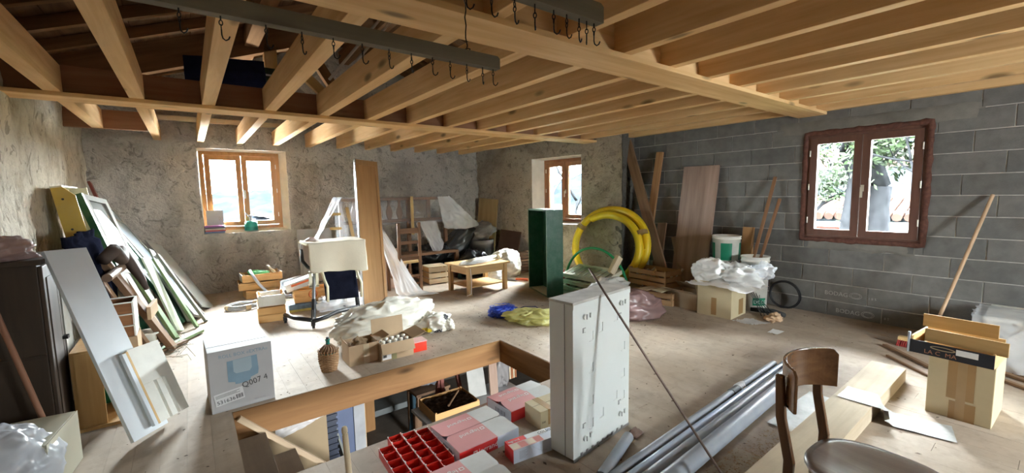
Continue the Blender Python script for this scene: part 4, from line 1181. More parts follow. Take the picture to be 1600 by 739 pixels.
# stacked drawers on a carton
t = thing('carton_pedestal', 'brown carton under the white edged drawers', 'box', (-0.55, 4.85, 0))
part('carton_body', MB().box(-0.68, -0.42, 4.70, 5.02, 0, 0.325), CARD, t, bevel=0.002)
part('tape', MB().box(-0.575, -0.525, 4.699, 5.021, 0.05, 0.3262), TAPE, t)
REDWOOD = wood('reddish_drawer_wood', (0.20,0.085,0.035), (0.33,0.155,0.07), 'x', 0.5)
for k in range(3):
    z = 0.328+0.098*k
    t = thing('storage_drawer_unit', ('lowest','middle','topmost')[k]+' of three stacked drawers with reddish sides and white rims', 'drawer', (-0.55, 4.86, z), group='stacked drawers')
    part('side', MB().box(-0.665, -0.435, 4.71, 4.722, z, z+0.085), REDWOOD, t)
    part('front', MB().box(-0.437, -0.425, 4.705, 5.01, z, z+0.092), OFFWHITE, t)
    b = MB(); b.box(-0.665,-0.435,4.998,5.01,z,z+0.085); b.box(-0.665,-0.653,4.722,4.998,z,z+0.085); b.box(-0.653,-0.437,4.722,4.998,z,z+0.008)
    part('box', b, REDWOOD, t)
    b = MB(); b.box(-0.667,-0.437,4.706,4.728,z+0.085,z+0.093); b.box(-0.667,-0.645,4.728,5.01,z+0.085,z+0.093); b.box(-0.645,-0.437,4.99,5.01,z+0.085,z+0.093)
    part('rim', b, OFFWHITE, t)
# white basin
b = MB(); n = 28
def rr(t, w, d, e=0.45): 
    a = 2*math.pi*t; return Vector((w*math.copysign(abs(math.cos(a))**e, math.cos(a)), d*math.copysign(abs(math.sin(a))**e, math.sin(a)), 0))
rings = [(0.070,0.062,0.0),(0.082,0.074,0.06),(0.105,0.095,0.185),(0.128,0.115,0.20),(0.128,0.115,0.21),(0.100,0.09,0.21),(0.075,0.066,0.03),(0.001,0.001,0.025)]
vs = [rr(i/n, w, d)+Vector((-0.43,5.29,z)) for (w,d,z) in rings for i in range(n)]
b.add(vs, [(j*n+i, j*n+(i+1)%n, (j+1)*n+(i+1)%n, (j+1)*n+i) for j in range(len(rings)-1) for i in range(n)], 0, True)
solo('white_basin', b, plain('white_plastic', (0.74,0.73,0.66), 0.35, 0.06), 'white plastic basin on the floor beside the stacked drawers', 'basin')
# dark cloth hanging over the leaning pieces
b = MB()
def cl(u, v):
    y = 4.42+1.20*u; z = 1.20-1.0*v+0.05*noise.noise(Vector((u*3,1,1)))
    x = -0.74+0.14*v**0.9+0.05*ridge(Vector((u*4,v*2,2)),1.0)+0.03*noise.noise(Vector((u*9,v*5,7)))
    if v < 0.08: x += -0.04
    return Vector((x, y, z))
b.grid(cl, 40, 40)
solo('dark_cloth', b, DARKNAVY, 'nearly black cloth hung over the boards against the left wall', 'cloth', solid=0.012)
# yellow cupboard part
YEL = plain('mustard_yellow_paint', (0.56,0.38,0.07), 0.5, 0.10, 4, dust=0.12)
CREAM = plain('cream_paint', (0.70,0.66,0.48), 0.5, 0.06, 4)
t = thing('yellow_carcass', 'mustard yellow cupboard carcass with cream edges against the left wall', 'cupboard', (-0.80, 5.6, 0))
M, L = frame((-0.68, 6.0, 0.02), (-0.90, 6.0, 1.60), (0,1,0))
mpart('side_panel', MB().prism([(-0.05,0),(0.10,0),(0.10,L),(0.02,L),(-0.05,L-0.09)], 0.02, M=Matrix(((0,0,1,-0.30),(1,0,0,0),(0,1,0,0),(0,0,0,1)))), YEL, t, M)
mpart('side_panel', MB().box(0.40, 0.42, -0.05, 0.10, 0, L), CREAM, t, M)
mpart('front_panel', MB().box(-0.28, 0.40, 0.085, 0.10, 0, L), CREAM, t, M)
mpart('top_panel', MB().box(-0.30, 0.42, 0.02, 0.10, L, L+0.015), CREAM, t, M)
for z in (0.55, 0.75, 0.93):
    q = MB(); q.cyl((-0.302,0.04,L*z),(-0.299,0.04,L*z),0.010,n=10); mpart('bolt_hole', q, DARKGAP, t, M)
# green framed doors / shutters
def framed(name, label, foot, top, side, w, t_, fm, pm, rails=(0.0,0.48,1.0), st=0.06, cat='shutter', panels=True):
    tt = thing(name, label, cat, foot); M, L = frame(foot, top, side)
    for s_ in (-1, 1): mpart('stile', MB().box(s_*w/2-(st if s_ > 0 else 0), s_*w/2+(0 if s_ > 0 else st), -t_/2, t_/2, 0, L), fm, tt, M, bevel=0.002)
    for r_ in rails:
        z0 = max(0, min(L-st, L*r_-st/2)); mpart('rail', MB().box(-w/2+st, w/2-st, -t_/2, t_/2, z0, z0+st), fm, tt, M)
    if panels: mpart('panel', MB().box(-w/2+st, w/2-st, -t_*0.2, t_*0.2, st, L-st), pm, tt, M)
    return tt, M, L
GREENL = plain('light_green_paint', (0.16,0.24,0.11), 0.5, 0.12, 4, dust=0.1)
t, M, L = framed('cupboard_door', 'white framed cupboard door with dark green edge and arched panel', (-0.33, 5.75, 0.015), (-0.78, 6.12, 1.50), (0.25,1,0), 0.42, 0.05, plain('aged_white_paint', (0.33,0.33,0.30), 0.8, 0.08, 4, spec=0.1), plain('grey_glass_panel', (0.17,0.175,0.165), 0.8, 0.3, 3, spec=0.05), cat='door')
mpart('green_edge', MB().box(-0.245, -0.211, -0.03, 0.03, 0, L), GREENP, t, M, 'dark green edge')
q = MB(); q.prism([(-0.14, 0.62*L),(0.14,0.62*L),(0.14,0.78*L),(0.06,0.84*L),(-0.02,0.90*L),(-0.14,0.90*L)], 0.01, M=Matrix(((1,0,0,0),(0,0,1,-0.022),(0,1,0,0),(0,0,0,1)))); mpart('arch_panel', q, GREENP, t, M, 'dark green arched cutout')
framed('window_shutter', 'dark green shutter with a pale slat leaning on the left wall', (-0.12, 6.35, 0.015), (-0.80, 6.62, 1.30), (0.15,1,0), 0.34, 0.04, GREENP, GREENP)
framed('glazed_door', 'long white framed glass door leaning across the far left corner', (0.02, 6.45, 0.015), (-0.86, 7.35, 1.42), (0.1,1,0), 0.42, 0.035, plain('aged_white_paint', (0.46,0.46,0.42)), plain('pale_blue_glass', (0.42,0.48,0.53), 0.12, 0.04), rails=(0.0,0.86,1.0), cat='door', st=0.035)
board('maroon_board', (-0.45, 6.9, 0.01), (-0.97, 7.55, 1.70), (0,1,0), 0.09, 0.03, plain('maroon_paint', (0.20,0.055,0.04), 0.6), 'narrow maroon board leaning in the far left corner', 'board')
# brown sawhorse like clamp: timber legs with round iron bar
t = thing('timber_stand', 'brown wooden stand with a round iron bar leaning against the left wall', 'stand', (-0.4, 5.25, 0))
board('leg', (-0.215, 5.245, 0.01), (-0.68, 5.30, 0.98), (0.2,1,0), 0.10, 0.05, OLDW['z'], parent=t)
board('leg', (-0.36, 5.16, 0.01), (-0.72, 5.10, 0.92), (0.2,1,0), 0.07, 0.04, OLDW['z'], parent=t)
board('leg', (-0.30, 5.58, 0.01), (-0.66, 5.56, 0.90), (0.2,1,0), 0.06, 0.04, OLDW['z'], parent=t)
board('brace', (-0.36, 5.10, 0.42), (-0.33, 5.50, 0.42), (0,0,1), 0.12, 0.03, wood('tan_wood', (0.34,0.23,0.14), (0.46,0.33,0.21), 'z'), parent=t)
q = MB(); q.cyl((-0.60,4.98,0.80),(-0.54,5.62,0.83),0.036,n=16); part('iron_bar', q, plain('brown_iron', (0.20,0.13,0.09), 0.5, 0.2), t)
q = MB(); q.tube([(-0.62,5.05,0.95),(-0.56,5.18,1.02),(-0.52,5.28,0.92),(-0.54,5.40,0.98),(-0.50,5.52,0.88),(-0.42,5.50,0.70),(-0.38,5.42,0.60)], [0.05,0.06,0.05,0.065,0.05,0.035,0.02], 10)
part('leather_strap', q, plain('dark_brown_leather', (0.060,0.040,0.032), 0.7, 0.2), t)
# light boards and slats fanned out
WB = [((0.12, 6.95, 0.01), (-0.42, 7.60, 0.88), 0.34, 0.018, plain('aged_white_paint', (0.46,0.46,0.42)), 'wide white board leaning last in the row on the left wall'),
      ((0.07, 6.20, 0.01), (-0.34, 6.72, 0.80), 0.055, 0.03, plain('aged_white_paint', (0.46,0.46,0.42)), 'thin white lath in front of the wide white board'),
      ((-0.02, 5.98, 0.01), (-0.36, 6.42, 0.78), 0.07, 0.025, GREENL, 'light green slat leaning among the white boards'),
      ((-0.17, 5.92, 0.01), (-0.42, 6.28, 0.80), 0.20, 0.02, plain('pale_green_paint', (0.60,0.66,0.52), 0.5, 0.06), 'pale green board leaning among the white boards'),
      ((-0.20, 5.62, 0.01), (-0.52, 5.98, 0.72), 0.10, 0.03, GREENL, 'green wooden rail leaning beside the timber stand'),
      ((-0.08, 6.30, 0.01), (-0.40, 6.75, 0.86), 0.12, 0.02, plain('aged_white_paint', (0.46,0.46,0.42)), 'white shelf leaning behind the green slat'),
      ((-0.26, 5.44, 0.01), (-0.60, 5.86, 0.78), 0.09, 0.04, wood('brown_board', (0.28,0.19,0.12), (0.40,0.28,0.18), 'z'), 'brown notched plank leaning beside the timber stand'),
      ((-0.30, 5.95, 0.01), (-0.62, 6.22, 0.88), 0.16, 0.03, GREENP, 'dark green board half hidden behind the brown plank')]
for (p0, p1, w, th, mt, lb) in WB: board('leaning_board', p0, p1, (0.2,1,0), w, th, mt, lb, 'board', 'boards leaning on the left wall')
for (p0, p1, lb) in (((-0.36,5.15,0.025),(0.02,5.72,0.025),'greenish floor batten lying at the foot of the boards'), ((-0.52,4.95,0.02),(-0.12,5.42,0.02),'brown batten on the floor in front of the timber stand')):
    board('floor_batten', p0, p1, (0,0,1), 0.03, 0.05, OLDW['z'] if 'brown' in lb else GREENL, lb, 'batten')
q = MB(); rnd = random.Random(5)
for i in range(40):
    a = Vector((rnd.uniform(-0.5,-0.1), rnd.uniform(4.9,5.7), 0.012)); q.tube([a, a+Vector((rnd.uniform(-.12,.12), rnd.uniform(-.12,.12), rnd.uniform(0,.05))), a+Vector((rnd.uniform(-.2,.2), rnd.uniform(-.2,.2), 0))], 0.002, 4)
solo('twig_litter', q, plain('grey_twigs', (0.20,0.20,0.16), 0.9, 0.3), 'tangle of grey twigs and string at the foot of the boards', 'litter', kind='stuff')
# ------------------------------------------------------------------ middle of the room
# --- large printed carton at the stair head
GCARD = plain('grey_white_card', (0.42,0.415,0.42), 0.7, 0.04, 4)
LBLUE = plain('faded_blue_print', (0.20,0.30,0.38), 0.7, 0.12, 5)
t = thing('roll_carton', 'large pale carton with a blue roll printed on it at the stair head', 'box', (0.21, 3.64, 0), R(2.0))
W = WM[t.name]; bx, by, bh = 0.19, 0.19, 0.43
part('carton_body', MB().box(-bx, bx, -by, by, 0, bh), GCARD, t, local=True, bevel=0.002)
part('flap_seam', MB().box(-bx*0.98, bx*0.98, -0.065, -0.061, bh, bh+0.0008), DARKGAP, t, local=True)
for k in range(9):
    part('crease', MB().box(-bx+0.04+0.042*k, -bx+0.0406+0.042*k, -by, by, bh, bh+0.0006), plain('grey_crease', (0.40,0.41,0.45), 0.7), t, local=True)
FM = lambda x, z: W @ plane_m((x, -by-0.0008, z), (1,0,0), (0,0,1))
lettering('ROLL BOX «EXTRA»', 0.034, FM(-0.13, 0.375), LBLUE, t, sx=0.95)
b = MB(); b.prism([(-0.085,0.20),(-0.045,0.19),(-0.045,0.175),(-0.02,0.172),(0.045,0.18),(0.05,0.20),(0.095,0.215),(0.10,0.25),(0.095,0.355),(-0.085,0.345)], 0.0006, M=plane_m((0,-by-0.0002,0), (1,0,0), (0,0,1)))
part('roll_print', b, LBLUE, t, local=True)
b = MB(); b.prism([(-0.035,0.25),(0.045,0.25),(0.06,0.27),(0.06,0.35),(-0.05,0.345),(-0.05,0.265)], 0.0004, M=plane_m((0,-by-0.0009,0), (1,0,0), (0,0,1)))
part('roll_highlight', b, plain('light_blue_print', (0.34,0.42,0.47), 0.7, 0.05), t, local=True)
LM = FM(-0.165, 0.055) @ Matrix.Rotation(R(7), 4, 'Z')
b = MB(); b.box(0, 0.17, -0.01, 0.075, 0, 0.0006, 0, LM); part('sticker', b, plain('sticker_white', (0.66,0.66,0.66), 0.6, 0.03), t)
lettering('531636', 0.036, LM @ Matrix.Translation((0.008, 0.0, 0.0009)), INKD, t)
b = MB()
for k in range(8): b.box(0.122+0.0055*k, 0.122+0.0055*k+(0.0022 if k % 3 else 0.0038), 0.0, 0.03, 0.0006, 0.001, 0, LM)
for k in range(3): b.box(0.008, 0.15-0.02*(k == 1), 0.044+0.008*k, 0.0465+0.008*k, 0.0006, 0.001, 0, LM)
part('barcode', b, INKD, t)
lettering('Q007 4', 0.058, FM(-0.005, 0.135) @ Matrix.Rotation(R(9), 4, 'Z'), plain('pen_ink', (0.06,0.06,0.06), 0.6), t, sx=0.9)
lettering('GD1  11 Pcs', 0.014, FM(0.06, 0.03), plain('grey_print', (0.30,0.30,0.36)), t)
# --- wicker demijohn
WICK = wood('wicker', (0.34,0.19,0.09), (0.52,0.33,0.18), 'z', 0.7, 2.0)
t = thing('wicker_demijohn', 'small green glass demijohn in a wicker basket by the stair hole', 'bottle', (0.85, 3.72, 0))
def wr(z): return 0.055+0.020*min(1, z/0.10) if z < 0.12 else 0.075
for k in range(15):
    z = 0.008+0.0105*k; r_ = wr(z)
    q = MB(); n = 40
    pts = [(0.85+(r_+0.0032*(1 if (i//2+k) % 2 else -1))*math.cos(2*math.pi*i/n), 3.72+(r_+0.0032*(1 if (i//2+k) % 2 else -1))*math.sin(2*math.pi*i/n), z) for i in range(n)]
    q.tube(pts, 0.0055, 5, True); part('wicker_ring', q, WICK, t)
q = MB()
for i in range(20):
    a = 2*math.pi*i/20; q.tube([(0.85+wr(z)*math.cos(a), 3.72+wr(z)*math.sin(a), z) for z in (0.002,0.05,0.1,0.165)]+[(0.85+0.083*math.cos(a), 3.72+0.083*math.sin(a), 0.185)], 0.004, 5)
part('wicker_stakes', q, WICK, t)
q = MB()
for i in range(16):
    a = 2*math.pi*i/16; q.tube([(0.85+0.072*math.cos(a), 3.72+0.072*math.sin(a), 0.168), (0.85+0.055*math.cos(a+.2), 3.72+0.055*math.sin(a+.2), 0.195), (0.85+0.025*math.cos(a+.3), 3.72+0.025*math.sin(a+.3), 0.225)], 0.006, 5)
q.lathe([(0.073,0.165),(0.060,0.19),(0.030,0.222),(0.019,0.23)], 22, c=(0.85,3.72,0))
part('wicker_shoulder', q, OLDW['z'], t)
q = MB(); q.lathe([(0.0,0.004),(0.048,0.005),(0.066,0.10),(0.066,0.16),(0.050,0.19),(0.022,0.215),(0.016,0.235),(0.016,0.262),(0.020,0.263),(0.020,0.272),(0.015,0.273)], 22, c=(0.85,3.72,0))
part('glass_bottle', q, plain('green_glass', (0.02,0.20,0.15), 0.1, 0.1, spec=0.8), t)
q = MB(); q.cyl((0.85,3.72,0.268),(0.85,3.72,0.29),0.013,0.011,n=12); part('stopper', q, BLACK, t)
# --- open cartons
def open_carton(name, label, x, y, rz, sx, sy, h, flaps, mat=CARD, th=0.004):
    t = thing(name, label, 'box', (x, y, 0), rz)
    b = MB(); b.box(-sx, sx, -sy, -sy+th, 0, h); b.box(-sx, sx, sy-th, sy, 0, h); b.box(-sx, -sx+th, -sy+th, sy-th, 0, h); b.box(sx-th, sx, -sy+th, sy-th, 0, h); b.box(-sx+th, sx-th, -sy+th, sy-th, 0, th)
    part('carton_body', b, mat, t, local=True)
    for (side, ang, ln) in flaps:
        # ang: 0 = straight up, positive = falls outward
        q = MB()
        if side in 'fb':
            s_ = -1 if side == 'f' else 1
            M = Matrix.Translation((0, s_*sy, h)) @ Matrix.Rotation(-s_*ang, 4, 'X'); q.box(-sx, sx, -th/2, th/2, 0, ln, 0, M)
        else:
            s_ = -1 if side == 'l' else 1
            M = Matrix.Translation((s_*sx, 0, h)) @ Matrix.Rotation(s_*ang, 4, 'Y'); q.box(-th/2, th/2, -sy, sy, 0, ln, 0, M)
        part('flap', q, mat, t, local=True)
    return t
t = open_carton('open_carton', 'small open carton with a brown scrap inside next to the demijohn', 1.135, 3.79, R(-1), 0.128, 0.115, 0.175, [('r', 1.25, 0.11), ('l', 0.25, 0.03)])
part('tape', MB().box(-0.005, 0.045, -0.1162, -0.1155, 0.0, 0.175), plain('pale_tape', (0.52,0.42,0.28), 0.3), t, local=True)
solo('brown_paper_scrap', blob((1.115, 3.80, 0.13), (0.075,0.07,0.07), 14, 0.25, 6, 26, 16, zmin=0.008), plain('crumpled_brown_paper', (0.20,0.13,0.07), 0.9, 0.2, 10), 'crumpled dark brown paper inside the small open carton', 'paper')
t = open_carton('open_carton', 'open carton of jars with a tall raised rear flap and white label', 1.415, 3.735, R(-2), 0.15, 0.128, 0.155, [('b', 0.06, 0.165), ('r', 1.30, 0.13), ('f', 2.65, 0.095)])
part('label_sheet', MB().box(-0.14, -0.06, -0.1292, -0.128, 0.01, 0.075), INKW, t, local=True)
b = MB()
for k in range(7): b.box(-0.135+0.005*k, -0.132+0.005*k, -0.1298, -0.1292, 0.03, 0.065)
part('barcode', b, INKD, t, local=True)
part('tape', MB().box(-0.055, -0.01, -0.1290, -0.1282, 0.0, 0.06), plain('olive_tape', (0.28,0.25,0.12), 0.3), t, local=True)
GLJ = plain('jar_glass', (0.55,0.55,0.52), 0.15, 0.06, spec=0.7)
JT = WM[t.name]
jar0 = None; jn = 0
for i in range(5):
    for j in range(2):
        c = JT @ Vector((-0.112+0.055*i, -0.06+0.085*j, 0.006))
        lab = '%s jar from the left in the %s row inside the carton of jars' % (ORD[i], 'front' if j == 0 else 'rear')
        if jar0 is None:
            jar0 = thing('glass_jar', lab, 'jar', c, group='jars in the open carton')
            q = MB(); q.lathe([(0.0,0.0),(0.024,0.001),(0.025,0.01),(0.025,0.125),(0.019,0.138)], 16); part('jar_body', q, GLJ, jar0, local=True)
            q = MB(); q.lathe([(0.021,0.138),(0.022,0.14),(0.022,0.152),(0.0,0.153)], 16); part('lid', q, plain('pale_lid', (0.60,0.56,0.48), 0.4), jar0, local=True)
        else: copy_tree(jar0, c, 0, lab)
# --- red tin
t = thing('red_box', 'small bright red plastic box with a pink lid near the jar carton', 'box', (1.635, 3.69, 0), R(-2))
part('box_body', MB().box(-0.073, 0.073, -0.06, 0.06, 0, 0.088), plain('bright_red_plastic', (0.68,0.045,0.02), 0.35, 0.05), t, local=True, bevel=0.004)
part('lid', MB().box(-0.078, 0.078, -0.064, 0.064, 0.088, 0.100), plain('pinkish_lid', (0.72,0.42,0.40), 0.3, 0.05), t, local=True, bevel=0.003)
# --- white rubble sack and shopping bag
SACK = plain('woven_white_sack', (0.70,0.68,0.60), 0.6, 0.08, 5, 0.5, 45, dust=0.18)
solo('white_sack', blob((1.56, 4.27, 0.14), (0.50,0.21,0.21), 2, 0.15, 6, 80, 40, zmin=0.004, power=0.6), SACK, 'big creased white plastic sack lying behind the open cartons', 'sack')
t = thing('shopping_bag', 'crumpled white shopping bag with yellow and black print on the floor', 'bag', (2.02, 4.12, 0))
part('bag', blob((2.02, 4.12, 0.075), (0.165,0.125,0.10), 5, 0.28, 6, 50, 28, zmin=0.004), plain('bag_plastic_white', (0.66,0.63,0.55), 0.4, 0.06, 5), t)
part('bag_knot', blob((2.165, 4.03, 0.05), (0.055,0.05,0.05), 6, 0.35, 8, 26, 16, zmin=0.004), plain('bag_plastic_white', (0.66,0.63,0.55)), t)
def decal_blob(c, rad, seed, amp, sc_, u0, u1, v0, v1, grow):
    off = Vector((seed*3.7, seed*1.3, seed*7.9)); q = MB()
    def fn(u, v):
        th = 2*math.pi*(u0+(u1-u0)*u); ph = math.pi*((v0+(v1-v0)*v)-0.5); cp = math.cos(ph)
        d = Vector((cp*math.cos(th), cp*math.sin(th), math.sin(ph))); k = (1+amp*0.9*crumple(d+off, sc_*0.33)+amp*1.5*noise.noise(d*1.25+off)+amp*0.7*noise.noise(d*2.9+off))*grow
        p = Vector((d.x*rad[0]*k, d.y*rad[1]*k, d.z*rad[2]*k))+Vector(c); p.z = max(p.z, 0.008); return p
    return q.grid(fn, 14, 8)
part('yellow_print', decal_blob((2.02,4.12,0.075), (0.165,0.125,0.10), 5, 0.28, 6, 0.55, 0.68, 0.30, 0.46, 1.015), plain('yellow_print', (0.62,0.50,0.02), 0.5), t)
part('black_print', decal_blob((2.02,4.12,0.075), (0.165,0.125,0.10), 5, 0.28, 6, 0.70, 0.79, 0.26, 0.40, 1.02), INKD, t)
part('black_print', decal_blob((2.02,4.12,0.075), (0.165,0.125,0.10), 5, 0.28, 6, 0.86, 0.92, 0.62, 0.78, 1.02), INKD, t)
# --- blue net bag and yellow bag
NETB = plain('blue_net', (0.012,0.04,0.36), 0.4, 0.35, 18, 0.9, 60)
t = thing('blue_net_bag', 'dark blue net bag with cord lying on the floor beside a yellow bag', 'bag', (2.93, 4.10, 0))
part('bag', blob((2.93, 4.10, 0.05), (0.17,0.15,0.062), 7, 0.26, 9, 60, 28, zmin=0.003), NETB, t)
q = MB(); rnd = random.Random(2)
for k in range(26):
    a = rnd.uniform(0,6.28); pts = [Vector((2.93,4.10,0.055))+Vector((0.165*math.cos(a+0.25*i)*math.cos(0.25*(i-3)), 0.145*math.sin(a+0.25*i)*math.cos(.25*(i-3)), 0.062*math.sin(0.3*i)*rnd.uniform(.7,1.1))) for i in range(6)]
    q.tube(pts, 0.0022, 4)
part('net_strings', q, plain('light_blue_string', (0.06,0.13,0.55), 0.4), t)
q = MB(); q.tube([(3.05,4.05,0.05),(3.15,3.95,0.10),(3.22,3.82,0.115),(3.24,3.70,0.07),(3.24,3.62,0.05),(3.36,3.58,0.06),(3.42,3.60,0.10)], 0.006, 6)
part('drawstring', q, plain('navy_cord', (0.02,0.025,0.08), 0.6), t)
YBAG = film('yellow_plastic_bag', (0.70,0.66,0.28), 0.92, 0.3)
solo('yellow_bag', blob((3.03, 3.66, 0.06), (0.30,0.155,0.082), 8, 0.28, 7, 70, 30, zmin=0.003, shape=lambda p: Vector((p.x*0.8+p.y*0.55, p.y-0.55*p.x, p.z))), YBAG, 'crumpled translucent yellow plastic bag on the floor beside the cabinet', 'bag')
# --- tall oak panel
t = thing('oak_panel', 'tall narrow oak veneer panel with white metal edge leaning upright', 'panel', (1.85, 5.4, 0))
M, L = frame((1.845, 5.40, 0.002), (2.065, 6.16, 1.955), (1,0,0))
mpart('panel_face', MB().box(-0.152, 0.152, -0.02, 0.02, 0, L), OAK, t, M, bevel=0.002)
mpart('rim', MB().box(0.118, 0.152, -0.034, -0.0205, 0, L*0.965), OAK, t, M)
mpart('rim', MB().box(-0.152, 0.152, -0.034, -0.0205, L*0.965, L), OAK, t, M)
mpart('rim', MB().box(-0.152, -0.118, -0.034, -0.0205, 0, L*0.965), OAK, t, M)
mpart('metal_edge', MB().box(-0.166, -0.153, -0.034, 0.03, 0, L), plain('bright_aluminium', (0.75,0.76,0.78), 0.25, 0.03, metal=0.7), t, M)
# --- high chair with a beige cloth
t = thing('high_chair', 'wheeled high chair with black seat, cream frame and a beige cloth over the tray', 'chair', (1.35, 5.3, 0))
GREYT = plain('grey_tube', (0.25,0.25,0.26), 0.35, 0.05, metal=0.5)
CREAMP = plain('cream_plastic', (0.66,0.62,0.46), 0.4, 0.05)
FL, FR_ = Vector((1.03, 5.08, 0.0)), Vector((1.63, 5.40, 0.0))
for (p, top, nm) in ((FL, Vector((1.12,5.33,0.62)), 'l'), (FR_, Vector((1.62,5.52,0.58)), 'r')):
    q = MB(); q.cyl(p+Vector((0,0.03,0.08)), top, 0.019, 0.017, n=12); part('leg', q, GREYT, t)
    q = MB(); q.cyl(p+Vector((0,0.03,0.06)), p.lerp(top, 0.45)+Vector((0,0.01,0.02)), 0.026, 0.024, n=12); part('leg_sleeve', q, BLACK, t)
q = MB(); q.tube([FL+Vector((-0.02,0,0.075)), FL+Vector((0.15,0.06,0.085)), FL.lerp(FR_,0.5)+Vector((0,0.03,0.09)), FR_+Vector((0,0,0.075))], 0.024, 10); part('foot_bar', q, BLACK, t)
q = MB(); q.tube([FL+Vector((0.0,0.03,0.08)), FL+Vector((-0.16,0.20,0.10)), FL+Vector((-0.22,0.42,0.10))], 0.024, 10); part('foot_bar', q, BLACK, t)
for p in (FL+Vector((-0.01,-0.01,0)), FR_+Vector((0.02,-0.01,0)), FL+Vector((-0.22,0.43,0))):
    q = MB(); q.cyl(p+Vector((-0.012,0,0.03)), p+Vector((0.012,0,0.03)), 0.030, n=14); q.box(p.x-0.02, p.x+0.02, p.y-0.012, p.y+0.012, 0.03, 0.075); part('caster', q, BLACK, t)
q = MB(); q.grid(lambda u,v: Vector((1.22+0.36*u, 5.36-0.10*math.sin(v*1.4)+0.03*math.cos(math.pi*u), 0.60-0.36*v)), 10, 10); part('seat_pad', q, DARKNAVY, t, solid=0.04)
for x in (1.195, 1.585):
    q = MB(); q.tube([(x,5.42,0.66),(x,5.30,0.60),(x+0.01,5.24,0.50),(x+0.03,5.20,0.42),(x+0.03,5.22,0.24)], 0.016, 8); part('seat_frame', q, CREAMP, t)
for (x, y) in ((1.10,5.29),(1.63,5.50)):
    q = MB(); q.box(x-0.05,x+0.05,y-0.02,y+0.02,0.585,0.61); q.box(x-0.05,x-0.02,y-0.02,y+0.02,0.43,0.60); q.box(x+0.02,x+0.05,y-0.02,y+0.02,0.43,0.60); q.box(x-0.05,x+0.05,y-0.02,y+0.02,0.42,0.445); part('height_clamp', q, CREAMP, t)
part('back_shell', blob((1.16, 5.62, 0.78), (0.10,0.10,0.19), 33, 0.05, 3, 24, 16), plain('mauve_shell', (0.42,0.33,0.30), 0.6), t)
q = MB(); q.tube([(1.03,5.52,0.84),(1.02,5.42,0.72),(1.06,5.34,0.65),(1.14,5.30,0.63)], 0.02, 8); part('arm_rest', q, BLACK, t)
q = MB(); q.box(1.05, 1.68, 5.30, 5.72, 0.905, 0.925); part('tray', q, CREAMP, t)
LINEN = plain('beige_linen', (0.56,0.50,0.39), 0.85, 0.05, 5, 0.3, 80)
q = MB()
def linen(u, v):
    x = 1.06+0.66*u+0.015*noise.noise(Vector((u*3,v*3,5)))
    if v < 0.35: y = 5.75-0.46*(v/0.35); z = 0.932+0.012*noise.noise(Vector((u*4,v*6,2)))
    else:
        k = (v-0.35)/0.65; y = 5.285-0.02*k-0.025*math.sin(u*9)*k; z = 0.932-0.33*k-0.05*u*k+0.012*noise.noise(Vector((u*5,1,9)))
    return Vector((x, y, z))
q.grid(linen, 40, 40)
solo('linen_cloth', q, LINEN, 'beige linen cloth draped over the high chair tray', 'cloth', solid=0.004)

# --- crates by the window wall
def crate(name, label, x, y, z, rz, sx, sy, h, slats, mats, group=None, cat='crate', ends=True, gap=0.012, endmat=None):
    t = thing(name, label, cat, (x, y, z), rz, group)
    th = 0.008; sh = (h-gap*(slats-1))/slats
    for k in range(slats):
        z0 = k*(sh+gap)
        part('slat', MB().box(-sx, sx, -sy-th, -sy, z0, z0+sh), mats['x'], t, local=True)
        part('slat', MB().box(-sx, sx, sy, sy+th, z0, z0+sh), mats['x'], t, local=True)
        for s_ in (-1, 1):
            if ends: part('end_slat', MB().box(s_*sx-(th if s_ > 0 else 0), s_*sx+(0 if s_ > 0 else th), -sy, sy, z0, z0+sh), endmat or mats['y'], t, local=True)
    nb = max(3, int(sy*2/0.07))
    for k in range(nb):
        y0 = -sy+2*sy*k/nb+0.003; part('bottom_slat', MB().box(-sx+th, sx-th, y0, -sy+2*sy*(k+1)/nb-0.003, 0, 0.006), mats['x'], t, local=True)
    for sx_ in (-1, 1):
        for sy_ in (-1, 1):
            part('corner_post', MB().box(sx_*(sx-th)-(0.022 if sx_ > 0 else 0), sx_*(sx-th)+(0 if sx_ > 0 else 0.022), sy_*sy-(0.022 if sy_ > 0 else 0), sy_*sy+(0 if sy_ > 0 else 0.022), 0.006, h+0.012), mats['z'], t, local=True)
    return t
crate('wooden_crate', 'lowest of three wooden crates stacked under the window', 0.80, 7.38, 0.0, R(3), 0.23, 0.15, 0.115, 1, CRATEW, 'crates under the window')
crate('wooden_crate', 'middle wooden crate of the stack under the window', 0.77, 7.38, 0.130, R(-2), 0.27, 0.17, 0.10, 1, CRATEW, 'crates under the window')
crate('wooden_crate', 'topmost crate under the window filled with green cable', 0.80, 7.38, 0.245, R(2), 0.26, 0.16, 0.105, 1, CRATEW, 'crates under the window', endmat=OFFWHITE)
def coil(c, r, n, rad, seed, tilt=0.0, flat=1.0, spread=0.012):
    rnd = random.Random(seed); pts = []; M = Matrix.Rotation(tilt, 4, 'Y')
    for i in range(n*28+1):
        a = 2*math.pi*i/28; rr_ = r+spread*math.sin(i*0.13+seed)
        pts.append(Vector(c)+M @ Vector((rr_*math.cos(a), rr_*flat*math.sin(a), (i/28/n-0.5)*rad*2.2*n*0.5+0.004*math.sin(i*.9))))
    return pts
q = MB(); q.tube(coil((0.78,7.37,0.345), 0.12, 6, 0.008, 1, 0.1, 0.8, 0.03), 0.009, 6)
solo('green_cable', q, plain('bright_green_cable', (0.05,0.42,0.10), 0.4, 0.1), 'bright green cable coiled in the topmost crate under the window', 'cable')
q = MB(); q.tube(coil((0.95,7.40,0.375), 0.075, 4, 0.007, 3, 0.9, 0.9, 0.02), 0.007, 6)
solo('white_cable', q, plain('white_cable', (0.62,0.60,0.56), 0.4, 0.1), 'white and brown wire looped at the right end of the top crate', 'cable')
